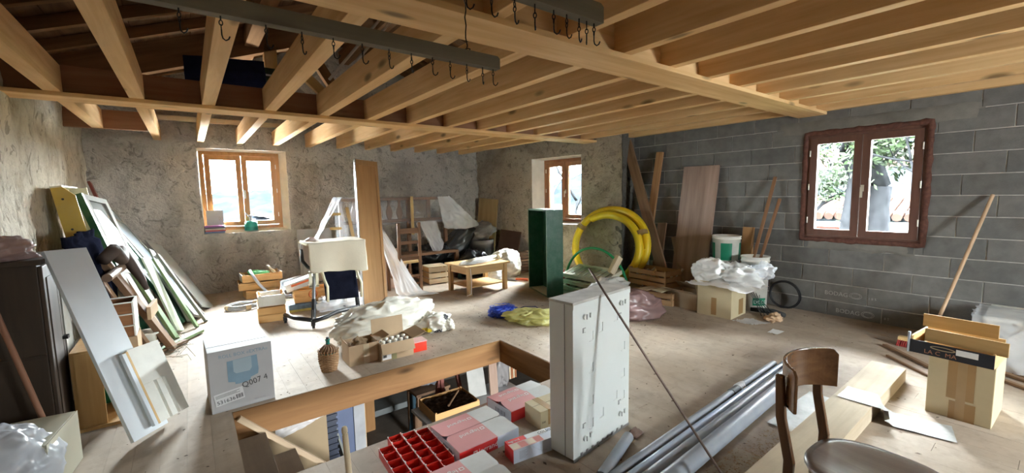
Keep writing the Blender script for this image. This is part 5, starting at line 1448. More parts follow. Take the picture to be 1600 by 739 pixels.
q = MB(); q.tube([(0.66,7.33,0.40),(0.68,7.18,0.34),(0.74,7.08,0.22),(0.84,7.00,0.08),(1.0,6.93,0.035),(1.12,6.90,0.03)], 0.020, 10)
solo('grey_conduit', q, plain('bluish_conduit', (0.50,0.55,0.64), 0.35, 0.05), 'pale grey corrugated conduit hanging out of the top crate', 'conduit')
for k, (r_, z, col) in enumerate(((0.20,0.010,(0.42,0.43,0.44)),(0.188,0.03,(0.26,0.27,0.28)),(0.205,0.048,(0.46,0.46,0.46)))):
    pass
q = MB(); q.tube(coil((0.50,6.66,0.035), 0.185, 5, 0.009, 5, 0, 0.80, 0.018), 0.0095, 6)
t = thing('cable_coil', 'flat coil of grey cable on the floor in front of the stacked crates', 'cable', (0.50, 6.66, 0))
part('cable', q, plain('grey_cable', (0.36,0.37,0.38), 0.45, 0.15), t)
for a in (0.6, 3.4, 4.9):
    q = MB(); c = Vector((0.50+0.185*math.cos(a), 6.66+0.148*math.sin(a), 0.035)); d = Vector((-math.sin(a), 0.8*math.cos(a), 0)).normalized(); q.cyl(c-d*0.03, c+d*0.03, 0.036, n=12); part('tape', q, plain('tan_tape', (0.48,0.36,0.20), 0.4), t)
q = MB()
rnd = random.Random(77)
for k in range(12):
    y0 = 6.95+0.03*k; q.tube([(0.80+0.02*k,6.62+0.03*k,0.02+0.012*(k%3)),(1.0,6.78+0.02*k,0.13+0.01*k),(1.18+0.01*k,7.0,0.22+0.006*k),(1.36,7.12+0.01*k,0.20),(1.5,7.2,0.10)], 0.008, 6)
solo('conduit_bundle', q, plain('grey_blue_conduit', (0.34,0.38,0.42), 0.4, 0.2), 'bundle of thin grey conduits arching beside the stacked crates', 'conduit')
crate('wooden_crate', 'orange wooden crate standing in front of the cable coil', 0.715, 5.83, 0.0, R(-4), 0.145, 0.15, 0.175, 2, CRATEW, 'crates in front of the window', gap=0.006)
crate('wooden_crate', 'small crate with whitewashed front stacked on the orange crate', 0.72, 5.83, 0.19, R(-4), 0.142, 0.145, 0.125, 1, {'x': OFFWHITE, 'y': CRATEW['y'], 'z': CRATEW['z']}, 'crates in front of the window')
t = thing('green_sticker_label', 'green spot sticker on the orange crate front', 'sticker', (0.72, 5.68, 0.06)) if False else None
# fruit boxes behind the high chair
crate('fruit_box', 'orange printed fruit box half hidden behind the high chair', 1.22, 6.12, 0.10, R(-6), 0.20, 0.13, 0.16, 2, CRATEW, cat='crate', gap=0.01)
t = bpy.data.objects.get('fruit_box')
q = MB(); q.tube([Vector((0.02+0.05*math.cos(a), -0.1395, 0.10+0.05*math.sin(a))) for a in [2*math.pi*i/20 for i in range(20)]], 0.006, 4, True); part('emblem', q, plain('orange_red_print', (0.62,0.13,0.04), 0.6), t, local=True)
lettering('OLE', 0.05, WM['fruit_box'] @ plane_m((-0.03,-0.1385,0.08), (1,0,0), (0,0,1)), plain('orange_red_print', (0.62,0.13,0.04)), t)
t = thing('tool_carton', 'white carton with orange lettering tilted on the fruit box', 'box', (1.16, 6.22, 0.29), R(-10))
M = TR(1.15, 6.20, 0.285, R(-8), 0, R(-16))
part('carton_body', MB().box(-0.20, 0.18, -0.11, 0.11, 0, 0.10, 0, M), plain('white_grey_card', (0.56,0.54,0.52), 0.6, 0.06), t)
part('lettering_band', MB().box(-0.13, 0.12, -0.1112, -0.11, 0.05, 0.078, 0, M), plain('orange_red_print', (0.62,0.13,0.04)), t)
t = thing('picture_box', 'low blue and yellow printed box under the fruit box', 'box', (1.2, 6.08, 0), R(-5))
part('carton_body', MB().box(-0.26, 0.26, -0.14, 0.14, 0, 0.095), plain('blue_print_card', (0.16,0.25,0.36), 0.5, 0.4, 14), t, local=True)
part('yellow_band', MB().box(-0.26, 0.20, -0.1408, -0.14, 0.0, 0.03), plain('yellow_print_card', (0.56,0.50,0.14), 0.5, 0.2, 14), t, local=True)
# white boards leaning on the window wall
board('plasterboard_sheet', (1.72, 7.86, 0.01), (1.72, 7.99, 0.92), (1,0,0), 0.56, 0.02, plain('grey_white_panel', (0.55,0.55,0.56), 0.6, 0.05), 'pale grey panel leaning on the wall right of the window', 'panel')
board('plasterboard_sheet', (1.66, 7.80, 0.01), (1.66, 7.94, 0.80), (1,0,0), 0.36, 0.02, plain('white_grey_panel', (0.62,0.62,0.63), 0.6, 0.05), 'smaller white panel in front of the pale grey panel', 'panel')
solo('plastic_heap', blob((1.50, 5.75, 0.10), (0.26,0.20,0.13), 17, 0.25, 7, 46, 24, zmin=0.003), FILMW, 'crumpled clear plastic on the floor under the high chair', 'film')
q = MB(); q.tube([(1.50,5.62,0.20),(1.49,5.60,0.10),(1.54,5.58,0.045),(1.66,5.56,0.03)], 0.028, 10)
solo('grey_elbow_pipe', q, PVC, 'curved grey pipe piece under the high chair', 'pipe')

# --- window sill things
t = thing('camping_stove', 'small camping stove with a green gas canister on the window sill', 'stove', (0.80, 8.13, 0.945))
q = MB(); q.lathe([(0.0,0.0),(0.088,0.002),(0.095,0.012),(0.095,0.118),(0.085,0.138),(0.055,0.152),(0.0,0.155)], 24, c=(0.80,8.13,0.947)); part('gas_canister', q, plain('teal_enamel', (0.03,0.30,0.24), 0.3, 0.05), t)
q = MB(); q.lathe([(0.096,0.0),(0.096,0.006),(0.096,0.055),(0.0965,0.058),(0.096,0.060)], 24, c=(0.80,8.13,0.947)); part('band', q, plain('teal_dark', (0.02,0.20,0.17), 0.3), t)
q = MB(); q.cyl((0.80,8.13,1.10),(0.80,8.13,1.18),0.016,n=12); q.cyl((0.80,8.13,1.175),(0.80,8.13,1.195),0.04,0.035,n=14); part('burner', q, STEEL, t)
for k in range(4):
    a = math.pi/4+k*math.pi/2; q = MB(); q.tube([(0.80+0.035*math.cos(a),8.13+0.035*math.sin(a),1.17),(0.80+0.07*math.cos(a),8.13+0.07*math.sin(a),1.21),(0.80+0.10*math.cos(a),8.13+0.10*math.sin(a),1.235)], 0.006, 6); part('pot_support', q, STEEL, t)
q = MB(); q.cyl((0.80,8.13,1.12),(0.86,8.09,1.12),0.008,n=8); part('valve', q, BLACK, t)
bc = [(0.10,0.16,0.30),(0.50,0.10,0.10),(0.55,0.50,0.40),(0.08,0.08,0.10),(0.30,0.12,0.35)]
for k in range(5):
    z = 0.942+0.022*k
    t = thing('book', '%s book of the small stack on the window sill' % ('lowest','second lowest','middle','second topmost','topmost')[k], 'book', (0.31, 8.12, z), R((-3,4,-1,2,-4)[k]), 'books on the window sill')
    part('pages', MB().box(-0.125, 0.122, -0.08, 0.082, 0.003, 0.018), plain('book_pages', (0.66,0.62,0.54), 0.8), t, local=True)
    c = MB(); c.box(-0.13, 0.13, -0.09, 0.085, 0, 0.003); c.box(-0.13, 0.13, -0.09, 0.085, 0.018, 0.021); c.box(-0.13, 0.13, -0.09, -0.086, 0.003, 0.018)
    part('cover', c, plain('book_cover_%d' % k, bc[k], 0.5), t, local=True)
t = thing('grey_tile', 'square grey white card standing on the books on the sill', 'card', (0.32, 8.14, 1.055))
part('card', MB().box(0.215, 0.435, 8.145, 8.155, 1.054, 1.285), plain('grey_card', (0.50,0.50,0.49), 0.7, 0.04), t)
part('ornament', MB().tube([(0.395+0.02*math.cos(a),8.1445,1.16+0.03*math.sin(a*2)) for a in [2*math.pi*i/18 for i in range(18)]], 0.002, 4, True), plain('gold_print', (0.40,0.34,0.20), 0.6), t)
# ------------------------------------------------------------------ far centre: wrapped furniture, coffee table, green cabinet
BEDW = {a: wood('dark_turned_wood_'+a, (0.13,0.062,0.030), (0.24,0.125,0.065), a, 0.45, 1.0) for a in 'xyz'}
def gx(x, y, rel=6.9): return x
t = thing('wooden_settle', 'dark wooden settle back with slats wrapped in clear plastic', 'furniture', (2.8, 7.0, 0))
part('top_rail', MB().box(1.88, 3.78, 6.93, 6.99, 1.385, 1.435), BEDW['x'], t, bevel=0.006)
part('middle_rail', MB().box(1.90, 3.76, 6.93, 6.98, 1.02, 1.07), BEDW['x'], t, bevel=0.006)
part('seat_rail', MB().box(1.90, 3.76, 6.90, 6.98, 0.40, 0.50), BEDW['x'], t, bevel=0.006)
for x in (1.90, 3.02, 3.40, 3.73):
    part('post', MB().box(x-0.03, x+0.03, 6.93, 6.99, 0.0 if x in (1.90,3.73,3.02) else 1.07, 1.385), BEDW['z'], t, bevel=0.004)
for k, x in enumerate((2.10, 2.30, 2.52, 2.68, 2.86)):
    q = MB(); N = 12
    vs = []
    for i in range(N+1):
        z = 1.07+0.315*i/N; w = 0.035+0.018*math.sin(math.pi*2*i/N-0.6)
        for (a, c) in ((-1,6.945),(1,6.945),(1,6.965),(-1,6.965)): vs.append((x+a*w, c, z))
    q.add(vs, [(4*i+m_, 4*i+(m_+1)%4, 4*i+4+(m_+1)%4, 4*i+4+m_) for i in range(N) for m_ in range(4)])
    part('slat', q, BEDW['z'], t)
part('seat_board', MB().box(1.90, 3.76, 6.55, 6.93, 0.46, 0.50), BEDW['x'], t)
for x in (1.93, 3.73): part('front_leg', MB().box(x-0.03, x+0.03, 6.55, 6.61, 0, 0.46), BEDW['z'], t)
TAPEY = plain('ochre_tape', (0.52,0.36,0.14), 0.35, 0.08)
t = thing('plastic_wrap', 'clear plastic sheet taped over the dark wooden settle', 'plastic sheet', (2.8, 6.9, 0.3))
def wrap(u, v):
    x = 1.78+2.06*u; s_ = noise.noise(Vector((u*9,v*5,3)))
    if v < 0.12: y = 7.06-0.16*(v/0.12); z = 1.452+0.008*s_
    else:
        k = (v-0.12)/0.88; y = 6.90-0.07*k-0.04*ridge(Vector((u*7,v*3,1)),1.0)*k; z = 1.452-(0.46+0.35*max(0.0, 1-u/0.25))*k+0.02*s_*k
    return Vector((x, y+0.015*s_, z))
part('sheet', MB().grid(wrap, 80, 30), film('clear_wrap', (0.88,0.92,0.98), 0.20, 0.12), t)
def wrapl(u, v):
    k = v; a = Vector((1.80-0.30*k+0.05*u, 7.05-0.30*u*(1+0.3*k), 1.45-0.62*k)); s_ = ridge(Vector((u*4,v*4,8)),1.0)
    return a+Vector((-0.10*u*k+0.03*s_, 0.02*s_, 0.01*s_))
part('sheet', MB().grid(wrapl, 26, 30), film('clear_wrap_left', (0.82,0.89,0.98), 0.40, 0.2), t)
def tail(u, v):
    # right hand tail hanging out towards the grey bags
    x = 3.55+0.25*u+0.50*v*u+0.05*v; y = 6.88-0.16*v+0.05*ridge(Vector((u*5,v*4,2)),1.0)*v; z = 1.44-0.55*v-0.16*v*u*(1-u)*4*0.3+0.02*noise.noise(Vector((u*6,v*6,1)))
    return Vector((x, y, z))
part('tail', MB().grid(tail, 30, 30), FILMW, t)
def tail2(u, v):
    x = 3.10+0.34*u+0.16*v-0.12*(u-0.5)*v; y = 6.72-0.10*v+0.06*ridge(Vector((u*5,v*3,12)),1.0)*(0.3+v); z = 1.02-0.60*v*(0.6+0.4*math.sin(math.pi*(0.2+0.7*u)))
    return Vector((x, y, z))
part('tail', MB().grid(tail2, 26, 26), FILMW, t)
for (x0, x1, z0, z1) in ((3.00,3.05,0.80,1.45),):
    part('tape', MB().box(x0, x1, 6.80, 6.803, z0, z1), TAPEY, t)
board('tape', (2.06,6.80,0.62), (1.95,6.80,1.30), (1,0,0), 0.05, 0.002, TAPEY, parent=t)
for z in (0.98, 1.20): board('tape', (1.70,6.86,z), (1.86,6.80,z), (0,0,1), 0.04, 0.002, TAPEY, parent=t)
# the long film trailing to the floor
def trail(u, v):
    c = [Vector((2.25,6.55,1.10)), Vector((2.30,6.15,0.72)), Vector((2.36,5.85,0.34)), Vector((2.42,5.68,0.08)), Vector((2.55,5.58,0.01))]
    f = v*(len(c)-1); i = min(int(f), len(c)-2); p = c[i].lerp(c[i+1], f-i)
    w = 0.10+0.42*v**1.6
    s_ = ridge(Vector((u*5, v*2.5, 4)), 1.0)
    return p+Vector(((u-0.5)*w+0.01*s_, -0.03*s_-0.10*(u-0.5)*v, max(0.035*s_*(1-0.6*v), -p.z+0.004)+ (0.02 if v > 0.9 else 0)))
solo('trailing_film', MB().grid(trail, 34, 60), FILMW, 'clear plastic film trailing from the settle down to the floor', 'film')
# --- ladder back chair turned away
t = thing('ladder_back_chair', 'dark wooden ladder back chair standing before the wrapped settle', 'chair', (2.58, 6.15, 0), R(3))
for s_ in (-1, 1):
    part('rear_leg', MB().box(s_*0.165-0.022, s_*0.165+0.022, -0.20, -0.16, 0, 1.06), BEDW['z'], t, local=True, bevel=0.005)
    part('front_leg', MB().box(s_*0.18-0.02, s_*0.18+0.02, 0.18, 0.22, 0, 0.45), BEDW['z'], t, local=True, bevel=0.005)
for z, h in ((0.90,0.08),(0.74,0.05),(0.50,0.05),(0.24,0.035),(0.12,0.035)): part('rail', MB().box(-0.15, 0.15, -0.19, -0.17, z, z+h), BEDW['x'], t, local=True, bevel=0.003)
part('seat', MB().box(-0.20, 0.20, -0.18, 0.22, 0.45, 0.475), PINE['x'], t, local=True, bevel=0.005)
q = MB(); q.box(-0.16,-0.12,-0.17,0.18,0.2,0.23); q.box(0.12,0.16,-0.17,0.18,0.2,0.23); part('stretcher', q, BEDW['y'], t, local=True)
PINKP = plain('pinkish_paper', (0.66,0.52,0.46), 0.8, 0.06, 5)
q = MB(); q.prism([(2.42,0.30),(2.50,0.36),(2.66,0.42),(2.71,0.45),(2.69,0.33),(2.66,0.20),(2.58,0.16),(2.46,0.20)], 0.004, M=Matrix(((1,0,0,0),(0,0,1,6.36),(0,1,0,0),(0,0,0,1))))
solo('torn_paper', q, PINKP, 'torn pinkish paper hanging behind the ladder back chair', 'paper')
t = open_carton('pinkish_carton', 'pinkish brown carton in the shade behind the ladder back chair', 2.35, 6.62, R(4), 0.26, 0.14, 0.62, [], plain('pinkish_card', (0.46,0.32,0.25), 0.8, 0.08))
# --- pale crate upside down
t = thing('slatted_crate', 'pale wooden crate turned upside down beside the coffee table', 'crate', (3.22, 6.42, 0), R(-6))
for k in range(3):
    z = 0.02+0.093*k
    part('slat', MB().box(-0.165, 0.165, -0.16, -0.152, z, z+0.075), BEECH['x'], t, local=True); part('slat', MB().box(-0.165, 0.165, 0.152, 0.16, z, z+0.075), BEECH['x'], t, local=True)
    for s_ in (-1,1): part('end_slat', MB().box(s_*0.157-0.005, s_*0.157+0.005, -0.15, 0.15, z, z+0.075), CRATEW['y'], t, local=True)
for k in range(5):
    part('bottom_slat', MB().box(-0.165, 0.165, -0.158+0.065*k, -0.108+0.065*k, 0.292, 0.30), BEECH['x'], t, local=True)
for k in range(5): part('bottom_batten', MB().box(-0.165+0.074*k, -0.135+0.074*k, -0.158, 0.158, 0.283, 0.2915), BEECH['y'], t, local=True)
for sx in (-1,1):
    for sy in (-1,1): part('corner_post', MB().box(sx*0.14-0.012, sx*0.14+0.012, sy*0.138-0.012, sy*0.138+0.012, 0.0, 0.283), BEECH['z'], t, local=True)
# --- coffee table
TW = {a: wood('light_table_wood_'+a, (0.48,0.29,0.12), (0.62,0.41,0.20), a, 0.5, 1.2, 0.3) for a in 'xyz'}
t = thing('coffee_table', 'low light wood coffee table with a lower shelf', 'table', (3.48, 5.50, 0), R(3))
part('table_top', MB().box(-0.40, 0.40, -0.31, 0.31, 0.405, 0.43), TW['x'], t, local=True, bevel=0.004)
for sx in (-1,1):
    for sy in (-1,1): part('leg', MB().box(sx*0.33-0.03, sx*0.33+0.03, sy*0.25-0.03, sy*0.25+0.03, 0, 0.405), TW['z'], t, local=True, bevel=0.003)
for sy in (-1,1): part('apron', MB().box(-0.30, 0.30, sy*0.25-0.01, sy*0.25+0.01, 0.30, 0.405), TW['x'], t, local=True)
for sx in (-1,1): part('apron', MB().box(sx*0.33-0.01, sx*0.33+0.01, -0.22, 0.22, 0.30, 0.405), TW['y'], t, local=True)
part('shelf', MB().box(-0.32, 0.32, -0.24, 0.24, 0.10, 0.12), TW['x'], t, local=True)
PARC = plain('cream_paper', (0.66,0.60,0.46), 0.7, 0.08, 6)
q = MB(); b_ = Matrix.Rotation(R(10),4,'Z'); 
q.tube([(3.22,5.36,0.47),(3.40,5.40,0.475),(3.62,5.46,0.475),(3.84,5.52,0.475)], [0.035,0.04,0.034,0.03], 12)
t = thing('rolled_plan', 'cream rolled paper parcel lying on the coffee table', 'parcel', (3.5, 5.43, 0.43))
part('roll', q, PARC, t); part('wrapper', blob((3.40,5.40,0.458), (0.24,0.10,0.03), 19, 0.3, 6, 40, 20, zmin=0.4325), FILMW, t)
q = MB(); q.tube([(3.82,5.42,0.47),(3.90,5.50,0.48),(3.86,5.58,0.475)], [0.03,0.04,0.03], 10); part('end_piece', q, PARC, t)
solo('hanging_string', MB().tube([(3.17,5.19,0.436),(3.16,5.185,0.40),(3.17,5.18,0.20),(3.165,5.19,0.03),(3.10,5.2,0.01)], 0.004, 5), INKW, 'thin white cord hanging from the coffee table corner', 'cord')
solo('foil_parcel', blob((4.05, 5.85, 0.10), (0.16,0.12,0.115), 23, 0.15, 6, 36, 20, zmin=0.004), plain('silver_grey_plastic', (0.50,0.50,0.50), 0.35, 0.08, 8), 'small silver grey parcel on the floor behind the coffee table', 'parcel')
# --- grey bags heap and bucket
solo('grey_bag', blob((3.95, 6.95, 0.56), (0.42,0.24,0.24), 25, 0.18, 5, 60, 30, zmin=0.02, shape=lambda p: Vector((p.x, p.y, p.z+0.55*p.x))), plain('dark_grey_plastic', (0.060,0.060,0.062), 0.35, 0.2, 5), 'dark grey plastic bag slumped against the wrapped settle', 'bag')
solo('silver_bag', blob((4.40, 6.80, 0.75), (0.27,0.20,0.16), 26, 0.18, 5, 50, 26, shape=lambda p: Vector((p.x, p.y, p.z+0.25*p.x))), plain('silver_grey_sheet', (0.28,0.28,0.29), 0.4, 0.12, 6), 'silvery grey plastic bag lying on top of the metal tub', 'bag')
t = thing('metal_tub', 'ribbed dark grey metal tub under the silvery bag', 'tub', (4.36, 6.72, 0))
q = MB(); q.lathe([(0.0,0.02),(0.19,0.0),(0.20,0.2),(0.22,0.48),(0.228,0.49),(0.222,0.52),(0.232,0.53),(0.23,0.62),(0.215,0.62),(0.21,0.5)], 30, c=(4.36,6.72,0)); part('tub_body', q, plain('dull_zinc', (0.20,0.20,0.205), 0.4, 0.15, 6, metal=0.6), t)
for k in range(20):
    a = 2*math.pi*k/20; q = MB(); q.cyl((4.36+0.202*math.cos(a),6.72+0.202*math.sin(a),0.05),(4.36+0.222*math.cos(a),6.72+0.222*math.sin(a),0.47),0.008,n=6); part('rib', q, plain('dull_zinc', (0.20,0.20,0.205)), t)
BLKB = plain('black_bag_plastic', (0.012,0.012,0.014), 0.3, 0.3, 8)
solo('black_bag', blob((3.45, 6.92, 0.30), (0.40,0.22,0.30), 27, 0.22, 6, 54, 28, zmin=0.004), BLKB, 'black plastic bag on the floor behind the pale crate', 'bag')
solo('black_bag', blob((4.02, 6.45, 0.22), (0.26,0.18,0.22), 28, 0.22, 6, 44, 24, zmin=0.004), BLKB, 'smaller black plastic bag on the floor in front of the metal tub', 'bag')
for k, (x, y, z) in enumerate(((3.70,6.66,0.38),(3.50,6.68,0.40),(3.86,6.60,0.22))):
    q = MB(); q.lathe([(0.0,0),(0.035,0.0),(0.036,0.14),(0.014,0.19),(0.014,0.25),(0.0,0.25)], 14, c=(x,y-0.22,0.0)); solo('dark_bottle', q, plain('dark_bottle_glass', (0.012,0.022,0.016), 0.1, 0.1, spec=0.8), '%s dark glass bottle on the floor in front of the black bag' % ('right hand','left hand','nearest')[k], 'bottle', 'dark bottles')
solo('woven_sack', blob((4.40, 6.05, 0.21), (0.29,0.26,0.26), 29, 0.12, 5, 60, 30, zmin=0.004, power=0.8), plain('woven_sack_white', (0.66,0.62,0.57), 0.6, 0.08, 5, 0.5, 70), 'full white woven sack standing behind the coffee table', 'sack')
# --- corner boards
board('corner_board', (4.99, 7.62, 0.01), (5.10, 7.55, 1.37), (0.1,-1,0), 0.62, 0.02, wood('yellowish_ply', (0.40,0.29,0.13), (0.54,0.40,0.20), 'z', 0.6, 0.8), 'yellowish plywood board leaning in the far corner', 'board')
board('corner_board', (5.05, 6.92, 0.01), (5.19, 6.90, 0.72), (0.1,-1,0), 0.60, 0.025, plain('dark_brown_panel', (0.13,0.065,0.042), 0.55, 0.15, 4), 'low dark brown panel leaning on the stone wall', 'board')
for k in range(7):
    z = 0.012+0.052*k
    board('stacked_plank', (4.66+0.012*(k%2), 6.25, z+0.02), (5.10+0.01*(k%3), 6.22, z+0.02), (0,1,0), 0.34, 0.036, wood('dark_stack_wood', (0.12,0.065,0.042), (0.20,0.115,0.075), 'z', 0.7), '%s plank from the floor in the small brown stack by the stone wall' % ORD[k], 'plank', 'planks stacked by the stone wall')
t = thing('hand_saw', 'hand saw with an orange red handle on the floor by the stone wall', 'saw', (4.35, 5.55, 0))
q = MB(); q.cyl((4.31,5.62,0.03),(4.43,5.44,0.03),0.02,0.024,n=10); part('handle', q, plain('orange_red_plastic', (0.55,0.10,0.03), 0.4), t)
board('blade', (4.32,5.61,0.025), (4.20,5.86,0.02), (0,0,1), 0.05, 0.002, STEEL, parent=t)
# cream shaped board behind green cabinet
q = MB(); q.prism([(0,0),(0.26,0),(0.27,0.5),(0.30,0.75),(0.22,0.98),(0.10,1.02),(0.03,0.90),(0.08,0.66),(0.0,0.45)], 0.025)
solo('shaped_board', q, plain('cream_board', (0.62,0.55,0.38), 0.6, 0.08), 'cream shaped headboard piece half hidden behind the green cabinet', 'board', M=Matrix.Translation((4.42, 5.40, 0.002)) @ Matrix.Rotation(R(-72),4,'Z') @ Matrix.Rotation(R(82),4,'X'))
# --- green cabinet
t = thing('green_cabinet', 'tall open dark green metal cabinet standing on end', 'cabinet', (3.93, 4.40, 0), R(-18.5))
W_, D_, H_ = 0.72, 0.245, 1.23; th = 0.012     # local x = depth (away), y = width
part('side_panel', MB().box(0, D_, 0, th, 0, H_), GREENP, t, local=True)
part('side_panel', MB().box(0, D_, W_-th, W_, 0, H_), GREENP, t, local=True)
part('back_panel', MB().box(D_-th, D_, th, W_-th, 0, H_), GREENP, t, local=True)
part('top_panel', MB().box(0, D_, th, W_-th, H_-th, H_), GREENP, t, local=True)
part('bottom_panel', MB().box(0, D_, th, W_-th, 0, th), OFFWHITE, t, 'dusty pale bottom', local=True)
q = MB(); q.box(-0.004,0.0,0,0.022,0,H_); q.box(-0.004,0.0,W_-0.022,W_,0,H_); q.box(-0.004,0,0.022,W_-0.022,H_-0.022,H_); q.box(-0.004,0,0.022,W_-0.022,0,0.022)
part('rim', q, plain('worn_green_rim', (0.10,0.16,0.11), 0.5, 0.2), t, local=True)
q = MB(); q.tube([(0.02,0.02,1.02),(0.01,0.018,0.97),(0.015,0.02,0.93)], 0.004, 5); q.tube([(0.02,0.02,0.30),(0.01,0.018,0.25),(0.015,0.02,0.22)], 0.004, 5); part('hinge_hook', q, STEEL, t, local=True)
# ------------------------------------------------------------------ right: coils, buckets, cartons, boards
# --- yellow corrugated drain coil standing against the pier
def ring_tube(c, ax, ay, r0, turns, rad, a0, pitch, seg=64, corr=True):
    pts = []; rs = []; n = int(seg*turns*3)
    for i in range(n+1):
        a = a0+2*math.pi*turns*i/n
        pts.append(Vector(c)+Vector(ax)*(r0*math.cos(a))+Vector(ay)*(r0*math.sin(a))+Vector((-1,0,0))*(pitch*turns*i/n)*1.0)
        rs.append(rad*(1+0.035*(i % 2)) if corr else rad)
    return pts, rs
t = thing('yellow_drain_coil', 'coil of thick yellow corrugated pipe leaning on the stone wall', 'pipe', (5.25, 4.55, 0))
axv = Vector((0,-1,0)); ayv = Vector((0.22,0,0.975)).normalized()
for k, (off, r0) in enumerate(((0.0,0.665),(-0.115,0.62))):
    pts, rs = ring_tube((5.22+off, 4.40, 0.625 if k == 0 else 0.585), axv*1.06, ayv*0.86, r0, 1.0 if k == 0 else 0.47, 0.058, 0 if k == 0 else -0.85, 0.0)
    q = MB(); q.tube(pts, rs, 12, closed=(k == 0)); part('pipe_loop', q, YELLOW, t)
for a in (0.46, 2.58, -0.55):
    c = Vector((5.17, 4.40, 0.61))+axv*(0.68*math.cos(a))+ayv*(0.555*math.sin(a)); d = (-axv*math.sin(a)+ayv*math.cos(a))
    q = MB(); q.cyl(c-d*0.03, c+d*0.03, 0.10 if a != 2.58 else 0.075, n=14); part('tie', q, plain('brown_strap', (0.30,0.19,0.07), 0.6), t)
# --- green hose arcs
q = MB(); q.tube([Vector((4.86, 4.36+0.62*math.cos(a)*1.0, 0.02+0.60*math.sin(a))) for a in [math.pi*i/24 for i in range(25)]], 0.020, 10)
t = thing('green_hose', 'green garden hose arching in front of the yellow coil', 'hose', (4.86, 4.4, 0)); part('hose', q, HOSEG, t)
q = MB(); q.tube([Vector((4.90, 4.30+0.45*math.cos(a), 0.02+0.30*math.sin(a))) for a in [0.25+2.4*i/20 for i in range(21)]], 0.018, 10); part('hose', q, HOSEG, t)
q = MB(); q.tube([(4.46,4.62,0.15),(4.52,4.70,0.28),(4.60,4.60,0.10),(4.50,4.52,0.05),(4.44,4.66,0.22),(4.50,4.75,0.12),(4.56,4.55,0.20)], 0.018, 8)
solo('red_hose', q, plain('red_hose_rubber', (0.45,0.06,0.04), 0.5), 'tangled red hose between green cabinet and old shutters', 'hose')
# --- stack of old cream shutters/slatted panels
OLDC = plain('old_cream_paint', (0.60,0.55,0.42), 0.6, 0.08, 5, dust=0.3)
for k in range(3):
    t = thing('slatted_shutter', ('lowest','middle','topmost')[k]+' old cream slatted panel of the pile behind the white cabinet', 'shutter', (4.60, 4.20, 0.06+0.095*k), R(-4+3*k), 'old slatted panels')
    M = Matrix.Translation((4.60+0.02*k, 4.22, 0.06+0.095*k)) @ Matrix.Rotation(R(-6+4*k),4,'Z') @ Matrix.Rotation(R(-14),4,'Y')
    b = MB(); b.box(-0.20,0.20,-0.40,-0.36,0,0.06,0,M); b.box(-0.20,0.20,0.36,0.40,0,0.06,0,M); b.box(-0.20,-0.16,-0.36,0.36,0,0.06,0,M); b.box(0.16,0.20,-0.36,0.36,0,0.06,0,M); part('panel_frame', b, OLDC, t)
    for j in range(6):
        b = MB(); b.box(-0.16,0.16,-0.30+0.115*j,-0.22+0.115*j,0.035,0.05,0,M); part('slat', b, OLDC, t)
    b = MB(); b.box(-0.165,0.165,-0.36,0.36,0.0,0.012,0,M); part('back_sheet', b, OLDC, t)
board('pale_block', (4.60,3.83,0.34), (4.74,3.80,0.56), (0,1,0), 0.06, 0.10, BEECH['z'], 'pale wooden block standing at the right end of the slatted panels', 'block')
board('pale_block', (4.36,4.66,0.30), (4.40,4.62,0.46), (0,1,0), 0.07, 0.05, WHITE, 'white bracket at the left end of the slatted panels', 'bracket')
# --- pink bag
t = thing('pink_bag', 'pinkish plastic bag slumped between white cabinet and crates', 'bag', (4.1, 3.05, 0))
part('bag', blob((4.12, 3.12, 0.10), (0.36,0.30,0.20), 41, 0.16, 5, 60, 30, zmin=0.004), film('pink_plastic', (0.42,0.27,0.26), 0.92, 0.25), t)
part('bag_top', blob((4.05, 3.42, 0.26), (0.30,0.20,0.13), 42, 0.22, 6, 50, 26), film('clear_bag_film', (0.70,0.68,0.64), 0.75, 0.25), t)
# --- slatted veg crates
def slat_crate(x, y, z, rz, label, sx=0.17, sy=0.25, h=0.24, n=4, mats=None):
    return crate('vegetable_crate', label, x, y, z, rz, sx, sy, h, n, mats or {a: OLDW2[a] for a in 'xyz'}, 'vegetable crates by the block wall', gap=0.018)
OLDW2 = {a: wood('worn_crate_wood_'+a, (0.34,0.19,0.09), (0.50,0.31,0.16), a, 0.7, 1.1, 0.2) for a in 'xyz'}
slat_crate(4.92, 3.28, 0.0, R(8), 'lower brown slatted crate under the upper vegetable crate', h=0.16, n=2)
t_ = slat_crate(5.08, 3.47, 0.178, R(-3), 'upper brown slatted crate filled with odds and ends', 0.17, 0.30, 0.22, 3)
rnd = random.Random(9)
for k in range(9):
    p = Vector((5.08+rnd.uniform(-.12,.12), 3.47+rnd.uniform(-.24,.24), 0.26)); d = Vector((rnd.uniform(-.12,.12), rnd.uniform(-.15,.15), rnd.uniform(.10,.16)))
    board('crate_scrap', p, p+d, (1,0,0), rnd.uniform(.03,.08), 0.012, rnd.choice((OLDC, CARD, STEEL, PINE['z'])), '%s scrap piece sticking out of the upper slatted crate' % ORD[k], 'scrap', 'scraps in the upper crate')
for k, (p0, p1, w) in enumerate((((4.68,3.16,0.19),(4.90,3.12,0.205),0.16),((4.64,3.34,0.19),(4.86,3.30,0.20),0.14))):
    board('carton_scrap', p0, p1, (0,1,0), w, 0.01, CARD if k else CARD2, '%s torn cardboard piece by the lower slatted crate' % ORD[k], 'cardboard', 'torn cardboard pieces')
